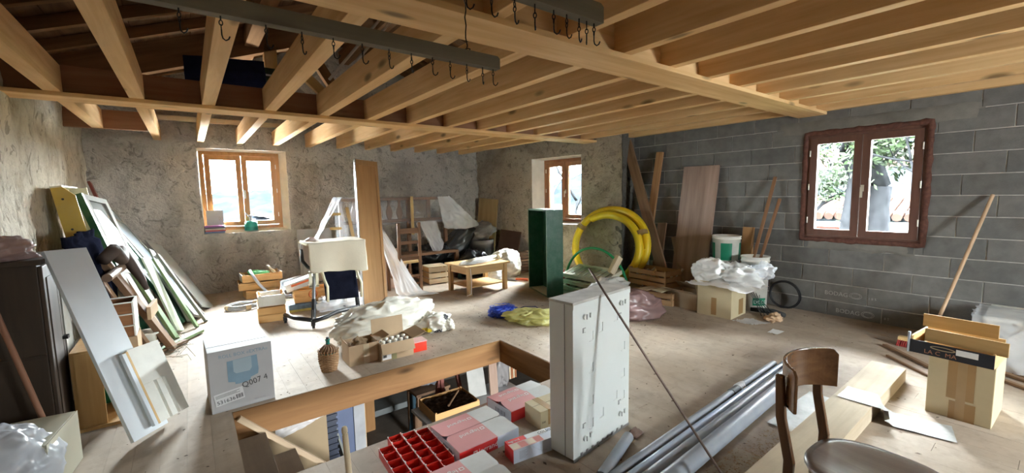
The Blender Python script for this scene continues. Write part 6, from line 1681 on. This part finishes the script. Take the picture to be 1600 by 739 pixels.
# --- leaning planks
board('leaning_plank', (5.36, 3.42, 0.01), (5.73, 4.47, 2.30), (0,1,0.4), 0.15, 0.045, OLDW['z'], 'long dark brown plank leaning diagonally to the ceiling corner', 'plank')
board('leaning_plank', (5.50, 3.98, 0.01), (5.79, 3.88, 2.05), (0,1,0), 0.11, 0.04, wood('orange_brown_plank', (0.32,0.16,0.07), (0.46,0.26,0.12), 'z', 0.6, 1.0, 0.5), 'straight orange brown plank leaning behind the diagonal one', 'plank')
board('leaning_plank', (5.42, 3.70, 0.01), (5.70, 3.76, 0.98), (0,1,0), 0.14, 0.03, OLDW['z'], 'short brown plank leaning below the diagonal plank', 'plank')
board('leaning_plank', (5.44, 3.22, 0.01), (5.72, 3.58, 0.78), (0,1,0.3), 0.07, 0.03, wood('grey_plank', (0.26,0.20,0.15), (0.40,0.32,0.24), 'z'), 'narrow greyish plank crossing beside the wide laminated board', 'plank')
board('wide_board', (5.52, 3.24, 0.01), (5.80, 3.22, 1.80), (0,1,0), 0.52, 0.028, wood('laminated_board', (0.22,0.135,0.10), (0.46,0.32,0.25), 'z', 0.45, 0.7, 0, 0.5, lo=0.25, hi=0.75), 'wide laminated reddish brown board leaning on the block wall', 'board')
solo('film_roll', blob((5.50, 3.92, 0.42), (0.05,0.06,0.40), 44, 0.2, 6, 24, 30, zmin=0.01), FILMW, 'clear plastic film hanging between the leaning planks', 'film')
# --- buckets
def bucket(name, label, x, y, z, r0, r1, h, txt, band, dirty=0.15):
    t = thing(name, label, 'bucket', (x, y, z))
    BW = plain('bucket_white', (0.70,0.68,0.62), 0.35, 0.04, 4, dust=0.2)
    q = MB(); q.lathe([(0.0,0.0),(r0,0.001),(r0+(r1-r0)*0.9,h*0.9),(r1+0.006,h*0.905),(r1+0.006,h*0.925),(r1,h*0.93),(r1+0.002,h*0.97),(r1+0.008,h*0.975),(r1+0.008,h),(r1-0.004,h),(r1-0.006,h*0.94),(0.0,h*0.93)], 32, c=(x,y,z)); part('bucket_body', q, BW, t)
    for (a0, a1, z0, z1, mt) in band:
        q = MB(); q.grid(lambda u, v: Vector((x+(r0+(r1-r0)*(z0+(z1-z0)*v)+0.0012)*math.cos(a0+(a1-a0)*u), y+(r0+(r1-r0)*(z0+(z1-z0)*v)+0.0012)*math.sin(a0+(a1-a0)*u), z+h*(z0+(z1-z0)*v))), 14, 3); part('printed_band', q, mt, t)
    return t
BGRN = plain('bucket_green_print', (0.01,0.20,0.11), 0.4, 0.08)
BTX = plain('dark_green_text', (0.02,0.09,0.06), 0.5)
t = thing('bucket_stand', 'second white bucket underneath the green and white bucket', 'bucket', (5.47, 2.68, 0))
q = MB(); q.lathe([(0.0,0.0),(0.15,0.001),(0.165,0.43),(0.17,0.432),(0.17,0.445),(0.0,0.446)], 28, c=(5.47,2.68,0)); part('bucket_body', q, plain('bucket_white', (0.70,0.68,0.62)), t)
t = bucket('plaster_bucket', 'white plaster bucket with green print stacked beside the wide board', 5.47, 2.68, 0.45, 0.150, 0.165, 0.43, 'ALGO', [(math.pi*1.02, math.pi*1.28, 0.30, 0.80, BGRN), (math.pi*0.68, math.pi*0.86, 0.34, 0.80, BGRN), (math.pi*1.5, math.pi*1.68, 0.30, 0.80, BGRN)])
def round_text(s, size, x, y, z, r, a0, mat, parent, flip=False):
    for i, ch in enumerate(s):
        a = a0+i*size*0.72/r; p = Vector((x+(r+0.002)*math.cos(a), y+(r+0.002)*math.sin(a), z)); tx = Vector((-math.sin(a), math.cos(a), 0))
        lettering(ch, size, plane_m(p, -tx if flip else tx, (0,0,-1 if flip else 1)), mat, parent)
round_text('GLASOL'[0:0]+'ALGO', 0.07, 5.47, 2.68, 0.52, 0.154, math.pi*0.92, BTX, t)
t = bucket('glue_bucket', 'dusty white bucket holding wooden sticks on the floor', 5.42, 2.30, 0.0, 0.135, 0.150, 0.66, 'EED', [(math.pi*1.10, math.pi*1.45, 0.12, 0.26, BGRN)])
round_text('DEED', 0.055, 5.42, 2.30, 0.105, 0.139, math.pi*1.12, INKW, t)
board('wood_post', (5.64, 2.53, 0.01), (5.70, 2.51, 0.98), (0,1,0), 0.12, 0.07, wood('orange_post', (0.38,0.20,0.08), (0.52,0.30,0.14), 'z', 0.6, 1.0, 0.5), 'short orange wooden post standing behind the dusty bucket', 'post')
for (p0, p1, r_, lb) in (((5.62,2.06,0.01),(5.79,2.26,1.61),0.018,'taller of two brown wooden sticks leaning by the dusty bucket'),((5.56,2.13,0.01),(5.79,2.20,1.34),0.017,'shorter of two brown wooden sticks leaning by the dusty bucket')):
    p0 = (5.50, 2.40, 0.40) if 'taller' in lb else (5.48, 2.33, 0.36)
    board('wooden_stick', p0, p1, (0,1,0), r_*2, r_*1.7, wood('stick_brown', (0.20,0.10,0.05), (0.32,0.17,0.09), 'z'), lb, 'stick', bevel=0.006)
q = MB(); q.tube(coil((0,0,0), 0.165, 4, 0.006, 8, 0, 1.0, 0.008), 0.0075, 6)
solo('black_cable_coil', q, BLACK, 'coil of black cable leaning against the block wall', 'cable', M=Matrix.Translation((5.74, 2.08, 0.172)) @ Matrix.Rotation(R(84),4,'Y'))
# --- cartons by the wall
t = open_carton('open_carton', 'empty open carton with raised flap beside the slatted crates', 4.98, 2.90, R(90-2), 0.205, 0.14, 0.20, [('b', 1.2, 0.14), ('f', -0.9, 0.15), ('r', 0.15, 0.0001), ('l', -0.2, 0.18)], plain('dull_cardboard', (0.42,0.32,0.21), 0.8, 0.08))  # its own card colour, about as bright as the plain cardboard
t = open_carton('large_carton', 'large beige carton with plastic bags on top by the block wall', 4.97, 2.47, R(90+3), 0.195, 0.20, 0.355, [('b', 0.9, 0.10)], CARD2)
part('tape', MB().box(-0.03, 0.03, 0.2002, 0.2012, 0.02, 0.22), TAPE, t, local=True)
part('tape', MB().box(-0.1962, -0.1952, -0.12, 0.0, 0.02, 0.2), TAPE, t, local=True)
t = thing('plastic_bags', 'pile of white plastic bags and sheets on the large beige carton', 'bag', (4.95, 2.42, 0.36))
part('bag', blob((4.92, 2.58, 0.50), (0.24,0.20,0.135), 51, 0.20, 5, 56, 28, zmin=0.36), BAGW, t)
part('bag', blob((5.02, 2.36, 0.47), (0.26,0.26,0.12), 52, 0.28, 7, 60, 30, zmin=0.362), BAGW, t)
def sheetfn(u, v):
    x = 4.62+0.56*u; y = 2.74-0.70*v; s_ = crumple(Vector((u*2,v*2,6)), 2.0)
    z = 0.375+0.10*math.sin(math.pi*u)*math.sin(math.pi*v)+0.02*s_
    if v > 0.72: z -= (v-0.72)*0.12
    return Vector((x, y, max(z, 0.362)))
part('sheet', MB().grid(sheetfn, 44, 44), BAGW, t)
part('bag', blob((5.15, 2.12, 0.52), (0.13,0.13,0.085), 53, 0.30, 7, 40, 22), FILM, t)
q = MB(); q.grid(lambda u,v: Vector((4.74+0.22*u, 2.02+0.22*v-0.1*u, 0.004+0.02*abs(crumple(Vector((u*3,v*3,1)),1.5)))), 16, 16)
solo('film_scrap', q, FILMW, 'flat scrap of clear plastic on the floor before the large carton', 'film')
q = MB(); q.grid(lambda u,v: Vector((4.62+0.16*u, 1.72+0.10*v, 0.003+0.008*abs(crumple(Vector((u*3,v*3,5)),1.5)))), 10, 10)
solo('paper_scrap', q, INKW, 'small white paper scrap alone on the floor', 'paper')
solo('rag', blob((5.12, 1.95, 0.025), (0.10,0.07,0.04), 55, 0.35, 8, 36, 20, zmin=0.003), plain('peach_rag', (0.62,0.42,0.27), 0.85, 0.1, 10), 'small peach coloured rag on the floor near the black cable coil', 'rag')
q = MB(); q.tube([(5.30,2.28,0.03),(5.36,2.05,0.035),(5.30,1.92,0.03)], 0.03, 10)
solo('dark_tool', q, plain('dark_rubber', (0.05,0.05,0.052), 0.6), 'dark rubber tube piece on the floor before the dusty bucket', 'tube')
q = MB(); rnd = random.Random(31)
for k in range(5): q.tube([(5.20+.02*k,2.30-.03*k,0.30-.02*k),(5.22+.03*k,2.20,0.16),(5.16+.04*k,2.10-.02*k,0.01)], 0.004, 5)
solo('wire_tangle', q, BLACK, 'thin dark wires hanging beside the large beige carton', 'wire')

# --- broom against the block wall
t = thing('red_broom', 'broom with red bristles and a long wooden handle at the block wall', 'broom', (5.2, 0.80, 0))
q = MB(); q.cyl((5.18, 0.72, 0.05), (5.80, 0.46, 1.37), 0.014, n=12); part('handle', q, wood('broom_stick_wood', (0.46,0.30,0.18), (0.62,0.43,0.28), 'z'), t)
M = TR(5.15, 0.73, 0.0, R(88))
part('head', MB().box(-0.18, 0.18, -0.03, 0.03, 0.055, 0.085, 0, M), PINE['x'], t)
REDB = plain('red_bristles', (0.30,0.02,0.018), 0.7, 0.3, 40)
for j in range(5):
    q = MB()
    for i in range(26):
        x = -0.175+0.014*i; q.cyl(M @ Vector((x, -0.026+0.013*j, 0.056)), M @ Vector((x*1.06+random.uniform(-.004,.004), (-0.026+0.013*j)*1.7, 0.002)), 0.005, 0.0075, n=5)
    part('bristle_row', q, REDB, t)
# --- carton with crate on top
t = thing('taped_carton', 'tall beige carton with broad brown tape standing at the right', 'box', (3.93, 0.355, 0), R(-2))
part('carton_body', MB().box(-0.20, 0.20, -0.145, 0.145, 0, 0.375), CARD2, t, local=True, bevel=0.004)
part('tape', MB().box(-0.2012, -0.2, -0.065, 0.055, 0.13, 0.376), TAPE, t, local=True)
part('tape', MB().box(-0.2012, -0.2, -0.075, 0.04, 0.0, 0.115), TAPE, t, local=True)
part('tape', MB().box(-0.2020, -0.2013, -0.03, 0.012, 0.0, 0.376), plain('clear_tape_over', (0.40,0.27,0.14), 0.15), t, local=True)
part('seam', MB().box(-0.2016, -0.2012, -0.003, 0.0, 0.10, 0.13), DARKGAP, t, local=True)
BLKPR = plain('black_printed_card', (0.012,0.013,0.02), 0.5, 0.2)
t = thing('printed_fruit_crate', 'shallow fruit crate with a black printed front on the taped carton', 'crate', (3.86, 0.40, 0.38), R(-5))
C_ = WM[t.name]
part('front_board', MB().box(-0.165, -0.155, -0.19, 0.185, 0, 0.082), BLKPR, t, 'black printed front', local=True)
part('side_board', MB().box(-0.155, 0.165, 0.178, 0.188, 0, 0.105), PINE['x'], t, local=True)
part('side_board', MB().box(-0.155, 0.165, -0.19, -0.18, 0, 0.09), PINE['x'], t, local=True)
part('back_board', MB().box(0.155, 0.165, -0.18, 0.178, 0, 0.115), PINE['y'], t, local=True)
part('bottom_board', MB().box(-0.155, 0.155, -0.18, 0.178, 0, 0.008), PINE['y'], t, local=True)
part('corner_strip', MB().box(-0.17, -0.150, 0.186, 0.196, -0.004, 0.13), plain('pale_blue_strip', (0.50,0.55,0.62), 0.5), t, local=True)
lettering('LA C  MA', 0.036, C_ @ plane_m((-0.166, 0.115, 0.012), (0,-1,0), (0,0,1)), plain('copper_print', (0.45,0.20,0.12), 0.5), t)
part('oval_print', MB().tube([(-0.166, 0.03+0.055*math.cos(a), 0.058+0.010*math.sin(a)) for a in [2*math.pi*i/24 for i in range(24)]], 0.003, 4, True), plain('tan_print', (0.42,0.33,0.20), 0.5), t, local=True)
part('label_sheet', MB().box(-0.1662, -0.165, -0.125, -0.03, 0.038, 0.074), INKW, t, local=True)
solo('crate_board', MB().box(-0.006, 0.006, -0.19, 0.17, 0, 0.082), wood('ochre_board', (0.40,0.24,0.09), (0.56,0.37,0.16), 'y', 0.5, 1.2, 0.4), 'ochre board standing along the front of the printed crate', 'board', M=TR(3.725, 0.365, 0.463, R(-6)))
solo('crate_board', MB().box(-0.006, 0.006, -0.18, 0.17, 0, 0.085), wood('ochre_board', (0.40,0.24,0.09), (0.56,0.37,0.16), 'y'), 'ochre board lying along the back of the printed crate', 'board', M=TR(3.99, 0.415, 0.497, R(-5)))
solo('crate_board', MB().box(-0.14, 0.14, -0.006, 0.006, 0, 0.07), PINE['x'], 'pale board slanting across the left end of the printed crate', 'board', M=TR(3.86, 0.545, 0.388, R(8)))
# --- plastic covered white furniture far right
t = thing('covered_dresser', 'white topped furniture under clear plastic at the right edge', 'furniture', (5.35, -0.05, 0))
part('body', MB().box(5.15, 5.70, -0.62, 0.38, 0.0, 0.36), plain('grey_white_paint', (0.50,0.49,0.46), 0.5, 0.06), t)
part('top', MB().box(5.12, 5.72, -0.66, 0.40, 0.36, 0.39), OFFWHITE, t, bevel=0.003)
part('door_line', MB().box(5.146, 5.15, -0.13, -0.12, 0.03, 0.34), DARKGAP, t)
def cov(u, v):
    y = 0.46-1.15*u
    if v < 0.4: x = 5.60-0.5*(v/0.4); z = 0.398
    else: x = 5.10-0.16*((v-0.4)/0.6)**0.8; z = 0.398-0.385*((v-0.4)/0.6)
    s_ = crumple(Vector((u*3, v*3, 3)), 2.0)
    return Vector((x-0.025*s_*(v > 0.35), y+0.02*s_, max(z+0.008*s_, 0.004)))
part('plastic_cover', MB().grid(cov, 60, 40), FILM, t)
def covl(u, v):
    x = 5.62-0.52*u-0.1*v; s_ = crumple(Vector((u*3, v*3, 13)), 2.0)
    return Vector((x, 0.44+0.05*v+0.03*s_, max(0.398-0.39*v+0.01*s_, 0.004)))
part('plastic_cover', MB().grid(covl, 26, 26), FILM, t)
# --- thin sticks on the floor
for k, (p0, p1, w, lb) in enumerate((((5.02,0.98,0.012),(4.48,0.46,0.012),0.035,'dark splintered stick on the floor left of the taped carton'),((4.72,0.90,0.008),(4.36,0.52,0.008),0.02,'thin brown lath on the floor beside the splintered stick'),
                                     ((4.95,0.30,0.012),(4.60,-0.25,0.012),0.05,'grey lath on the floor right of the taped carton'),((4.80,0.32,0.010),(4.42,-0.20,0.010),0.035,'dark lath nearest the right edge of the picture'),((5.05,0.34,0.011),(4.72,-0.20,0.011),0.04,'brown lath along the plastic covered furniture'))):
    board('floor_lath', p0, p1, (0,0,1), 0.02, w, OLDW['z'], lb, 'lath', 'laths on the floor')
# ------------------------------------------------------------------ hook rails, attic things
IRON = plain('black_iron', (0.015,0.014,0.013), 0.5, 0.2, metal=0.5)
RAILW = wood('grey_rail_wood', (0.16,0.135,0.095), (0.24,0.205,0.15), 'x', 0.7, 1.0, 0.4)
def hook_mesh():
    q = MB(); q.cyl((0,0,0.0),(0,0,-0.018),0.003,n=6)
    q.tube([(0.006*math.cos(a),0,-0.026+0.010*math.sin(a)) for a in [2*math.pi*i/12 for i in range(12)]], 0.0022, 5, True)
    q.tube([(0,0.006*math.cos(a),-0.042+0.010*math.sin(a)) for a in [2*math.pi*i/12 for i in range(12)]], 0.0022, 5, True)
    q.tube([(0,0,-0.050),(0,0,-0.072),(0.003,0,-0.085),(0.012,0,-0.092),(0.022,0,-0.086),(0.027,0,-0.074)], 0.0028, 6)
    return _mesh('hook', q, IRON, Matrix())
HOOK = hook_mesh()
def rail(label, x0, x1, y, z0, z1, hooks, wires):
    t = thing('hook_rail', label, 'hook rail', ((x0+x1)/2, y, z0))
    q = MB(); q.box(x0, x1-0.012, y-0.02, y+0.02, z0, z1); q.add([(x1-0.012,y-0.02,z0),(x1,y-0.02,z0),(x1,y-0.02,z1-0.01),(x1-0.012,y-0.02,z1),(x1-0.012,y+0.02,z0),(x1,y+0.02,z0),(x1,y+0.02,z1-0.01),(x1-0.012,y+0.02,z1)], [(0,1,2,3),(7,6,5,4),(0,4,5,1),(1,5,6,2),(2,6,7,3)])
    part('rail', q, RAILW, t)
    for k, x in enumerate(hooks):
        o = bpy.data.objects.new('hook', HOOK); COL.objects.link(o); o.parent = t
        o.matrix_local = WM[t.name].inverted() @ Matrix.Translation((x, y, z0)) @ Matrix.Rotation(R(-30+25*(k % 4)),4,'Z') @ Matrix.Scale(0.76, 4)
    for x in wires:
        q = MB(); rnd = random.Random(int(x*100)); n = 14
        pts = [(x+0.006*math.sin(i*2.1), y+0.006*math.cos(i*1.7), z1-0.005+(2.45-z1)*i/n) for i in range(n+1)]
        q.tube(pts, 0.0028, 5); q.tube([(x+0.012*math.cos(a), y+0.024*math.sin(a), z1+0.004) for a in [2*math.pi*i/10 for i in range(10)]], 0.0025, 5, True)
        part('wire', q, IRON, t)
    return t
rail('long grey wooden rail with iron hooks hung below the near joists', -0.25, 1.145, 1.60, 2.005, 2.058, [0.02,0.12,0.24,0.345,0.445,0.545,0.645,0.735,0.825,0.905,0.985,1.065,1.12], [0.985, 0.0])
rail('shorter wooden rail with iron hooks near the top edge of the picture', 0.20, 1.135, 1.00, 2.008, 2.068, [0.62,0.70,0.78,0.855,0.93,0.985,1.04,1.075,1.11], [0.62])
# white conduits hanging down from the attic
for (p0, p1, lb) in (((1.60,4.0,3.16),(1.06,4.0,2.475),'longer of two thin white conduits hanging from the attic'),((1.68,4.0,3.13),(1.30,4.0,2.67),'shorter of two thin white conduits hanging from the attic')):
    q = MB(); q.cyl(p0, p1, 0.012, n=8); solo('white_conduit', q, plain('white_conduit_plastic', (0.60,0.57,0.52), 0.5), lb, 'conduit', 'white conduits in the attic')
# dark blue cloth bundle and plastic lying on the beams
q = MB()
def bl(u, v):
    x = 0.07+0.72*u; s_ = noise.noise(Vector((u*5,v*4,3)))
    return Vector((x, 5.58-0.06*math.sin(math.pi*v)+0.03*s_, 2.92+0.05*u-0.38*v*(0.9+0.1*s_)))
q.grid(bl, 30, 20)
solo('blue_cloth', q, plain('attic_navy_cloth', (0.020,0.026,0.075), 0.95, 0.3, 6, 0.4, 60, spec=0.0), 'dark blue cloth hanging in the attic between the joists', 'cloth', solid=0.02)
solo('attic_bag', blob((1.00, 5.75, 2.66), (0.24,0.20,0.13), 61, 0.22, 6, 40, 22), film('dull_film', (0.42,0.36,0.33), 0.9, 0.35), 'dull crumpled plastic lying on the joists in the attic', 'film')
t = thing('attic_crate', 'small dark green box on the joists beside the blue cloth', 'box', (0.92, 5.62, 2.74))
part('box_body', MB().box(0.80, 1.02, 5.60, 5.74, 2.78, 2.92), plain('dark_green_card', (0.04,0.07,0.045), 0.7), t); part('label_sheet', MB().box(0.80, 0.88, 5.597, 5.60, 2.83, 2.85), INKW, t)
board('attic_brace', (1.45, 5.5, 2.62), (1.05, 5.55, 3.02), (0,1,0.2), 0.12, 0.10, PINE['z'], 'short pale timber offcut standing on the joists', 'timber')
# ------------------------------------------------------------------ things on the lower storey
t = crate('soil_crate', 'wooden crate full of dark soil on the lower storey bench', 2.50, 4.72, -1.30, R(-2), 0.31, 0.24, 0.13, 1, CRATEW)
q = MB(); q.grid(lambda u,v: Vector((2.205+0.59*u, 4.49+0.46*v, -1.20+0.035*noise.noise(Vector((u*9,v*9,4)))+0.012*noise.noise(Vector((u*40,v*40,1))))), 50, 40)
solo('dark_soil', q, plain('dark_soil', (0.045,0.026,0.016), 0.95, 0.4, 40, 0.8, 80), 'dark brown soil filling the lower crate', 'soil', kind='stuff')
solo('soil_stick', MB().cyl((2.40,4.55,-1.15),(2.68,4.80,-1.13),0.014,n=8), OLDW['x'], 'brown stick lying on the soil in the lower crate', 'stick')
t = thing('low_bench', 'low pale bench carrying the soil crate on the lower storey', 'bench', (2.7, 4.7, -2.55))
part('bench_top', MB().box(2.12, 3.6, 4.35, 5.05, -1.345, -1.31), BLUEWHITE, t)
for x in (2.16, 3.55):
    for y in (4.40, 5.0): part('leg', MB().box(x-0.03, x+0.03, y-0.03, y+0.03, -2.55, -1.345), OLDW['z'], t)
board('white_slab_panel', (2.98, 4.78, -1.30), (3.02, 5.00, -0.62), (1,0,0), 0.27, 0.02, plain('white_melamine', (0.42,0.42,0.39), 0.6), 'white panel standing on the lower bench behind the soil crate', 'panel')
board('lower_plank', (3.19, 4.70, -1.30), (3.26, 4.86, -0.60), (1,0,0), 0.13, 0.03, wood('greyish_pink_plank', (0.34,0.23,0.17), (0.44,0.32,0.25), 'z'), 'greyish plank standing beside the white panel below', 'plank')
solo('plastic_bundle', blob((3.42, 4.85, -0.98), (0.13,0.13,0.32), 71, 0.25, 6, 34, 26, zmin=-1.31), film('grey_wrap', (0.45,0.43,0.42), 0.9, 0.2), 'plastic wrapped bundle standing on the lower bench', 'bundle')
for k in range(5):
    board('copper_strip', (3.62+0.035*k, 4.95, -1.30), (3.64+0.035*k, 5.0, -0.45), (1,0,0), 0.022, 0.02, plain('copper_red', (0.40,0.15,0.06), 0.5) if k % 2 == 0 else BEECH['z'], '%s thin strip standing beside the plastic bundle below' % ORD[k], 'strip', 'strips below')
t = thing('red_trestle', 'rusty red trestle standing behind the soil crate below', 'trestle', (2.75, 5.1, -2.5))
for (a, b_) in (((2.45,5.15,-1.9),(2.66,5.15,-0.6)), ((2.62,5.10,-1.6),(2.60,5.15,-0.6)), ((3.02,5.15,-1.9),(2.78,5.15,-0.6))): board('leg', a, b_, (0,1,0), 0.05, 0.05, plain('rusty_red', (0.20,0.06,0.045), 0.6), parent=t)
t = thing('blue_post', 'dark teal steel post standing on the lower storey floor', 'post', (2.75, 6.3, -2.55))
q = MB(); q.cyl((2.70,6.45,-2.55),(2.84,6.45,-0.5),0.05,n=14); part('tube', q, plain('teal_steel', (0.035,0.075,0.10), 0.4), t); part('foot_plate', MB().box(2.60,2.80,6.35,6.55,-2.55,-2.53), plain('teal_steel', (0.035,0.075,0.10)), t)
t = thing('flat_trolley', 'low dark trolley with a small wheel on the lower storey floor', 'trolley', (2.55, 7.4, -2.55))
part('deck', MB().box(2.30, 3.15, 7.25, 7.95, -2.44, -2.33), plain('dark_slate', (0.16,0.175,0.17), 0.6), t, bevel=0.01)
for (x, y) in ((2.30,7.28),(3.05,7.28),(2.30,7.9),(3.05,7.9)):
    q = MB(); q.cyl((x-0.03,y,-2.48),(x+0.03,y,-2.48),0.07,n=16); part('wheel', q, plain('pale_wheel', (0.40,0.39,0.36), 0.5), t)
t = thing('orange_cupboard', 'orange brown wooden cupboard on the lower storey', 'cupboard', (2.15, 7.0, -2.55))
part('body', MB().box(1.78, 2.30, 7.05, 7.6, -2.55, -1.55), wood('orange_cupboard_wood', (0.34,0.17,0.06), (0.46,0.25,0.10), 'z'), t, bevel=0.005); part('door', MB().box(1.81, 2.27, 7.03, 7.05, -2.5, -1.6), wood('orange_cupboard_wood', (0.34,0.17,0.06), (0.46,0.25,0.10), 'z'), t)
t = thing('blue_cupboard_side', 'slate blue panel with white edge on the lower storey', 'panel', (1.4, 5.0, -2.55))
part('panel', MB().box(0.98, 1.30, 4.72, 4.76, -2.1, -0.45), plain('slate_blue_paint', (0.10,0.13,0.22), 0.5, 0.06), t); part('white_edge', MB().box(1.30, 1.42, 4.70, 4.74, -2.1, -0.45), plain('grey_white_edge', (0.36,0.37,0.38), 0.6), t)
part('pine_edge', MB().box(1.42, 1.45, 4.78, 4.9, -2.1, -0.6), PINE['z'], t)
t = thing('ribbed_crate', 'dark blue ribbed plastic crate beside the stairs below', 'crate', (0.95, 4.2, -2.0))
part('body', MB().box(0.80, 0.97, 4.10, 4.40, -1.5, -0.55), plain('dark_blue_plastic', (0.02,0.028,0.05), 0.4), t)
for k in range(16): part('rib', MB().box(0.79, 0.98, 4.088, 4.10, -1.47+0.058*k, -1.445+0.058*k), plain('dark_blue_plastic', (0.02,0.028,0.05)), t)
board('beige_sheet', (0.55, 3.95, -1.3), (0.55, 4.0, -0.35), (1,0,0), 0.62, 0.02, plain('beige_board', (0.33,0.245,0.14), 0.7, 0.06), 'beige board behind the stair stringer below', 'board')
def ps(u, v):
    s_ = crumple(Vector((u*3,v*3,2)),1.5); return Vector((0.42+0.60*u, 3.66+0.04*s_+0.10*v, -0.235-0.26*v*(1-0.55*u)-0.012*s_))
solo('hanging_plastic', MB().grid(ps, 40, 20), FILMW, 'clear plastic sheet hanging under the stair hole beam', 'plastic sheet')
q = MB(); q.box(1.1,1.3,5.9,6.4,-2.55,-2.3)
board('grey_slab', (1.18, 4.45, -1.6), (0.98, 4.42, -0.72), (0,1,0), 0.30, 0.02, plain('grey_green_slab', (0.22,0.23,0.20), 0.7), 'grey green slab leaning beside the ribbed crate below', 'slab')
t = thing('white_blue_sack', 'patterned white and navy sack in the dark below', 'sack', (2.35, 6.0, -2.2))
part('sack', blob((2.95, 6.3, -1.35), (0.30,0.22,0.32), 75, 0.2, 5, 34, 22), plain('white_navy_pattern', (0.30,0.32,0.36), 0.6, 0.9, 9), t)
for k in range(4):
    board('dark_strut', (2.75+0.16*k, 7.75, -2.5), (2.72+0.17*k, 7.8, -1.2), (1,0,0), 0.05+0.02*(k % 2), 0.05, OLDW['z'], '%s dim timber strut standing at the far end below' % ORD[k], 'strut', 'struts below')
t = thing('lower_support', 'stand carrying the patterned sack below', 'stand', (2.95,6.3,-2.55)); part('top', MB().box(2.65,3.25,6.08,6.52,-1.72,-1.68), OLDW['x'], t)
for x in (2.70,3.20):
    for y in (6.12,6.48): part('leg', MB().box(x-0.03,x+0.03,y-0.03,y+0.03,-2.55,-1.72), OLDW['z'], t)
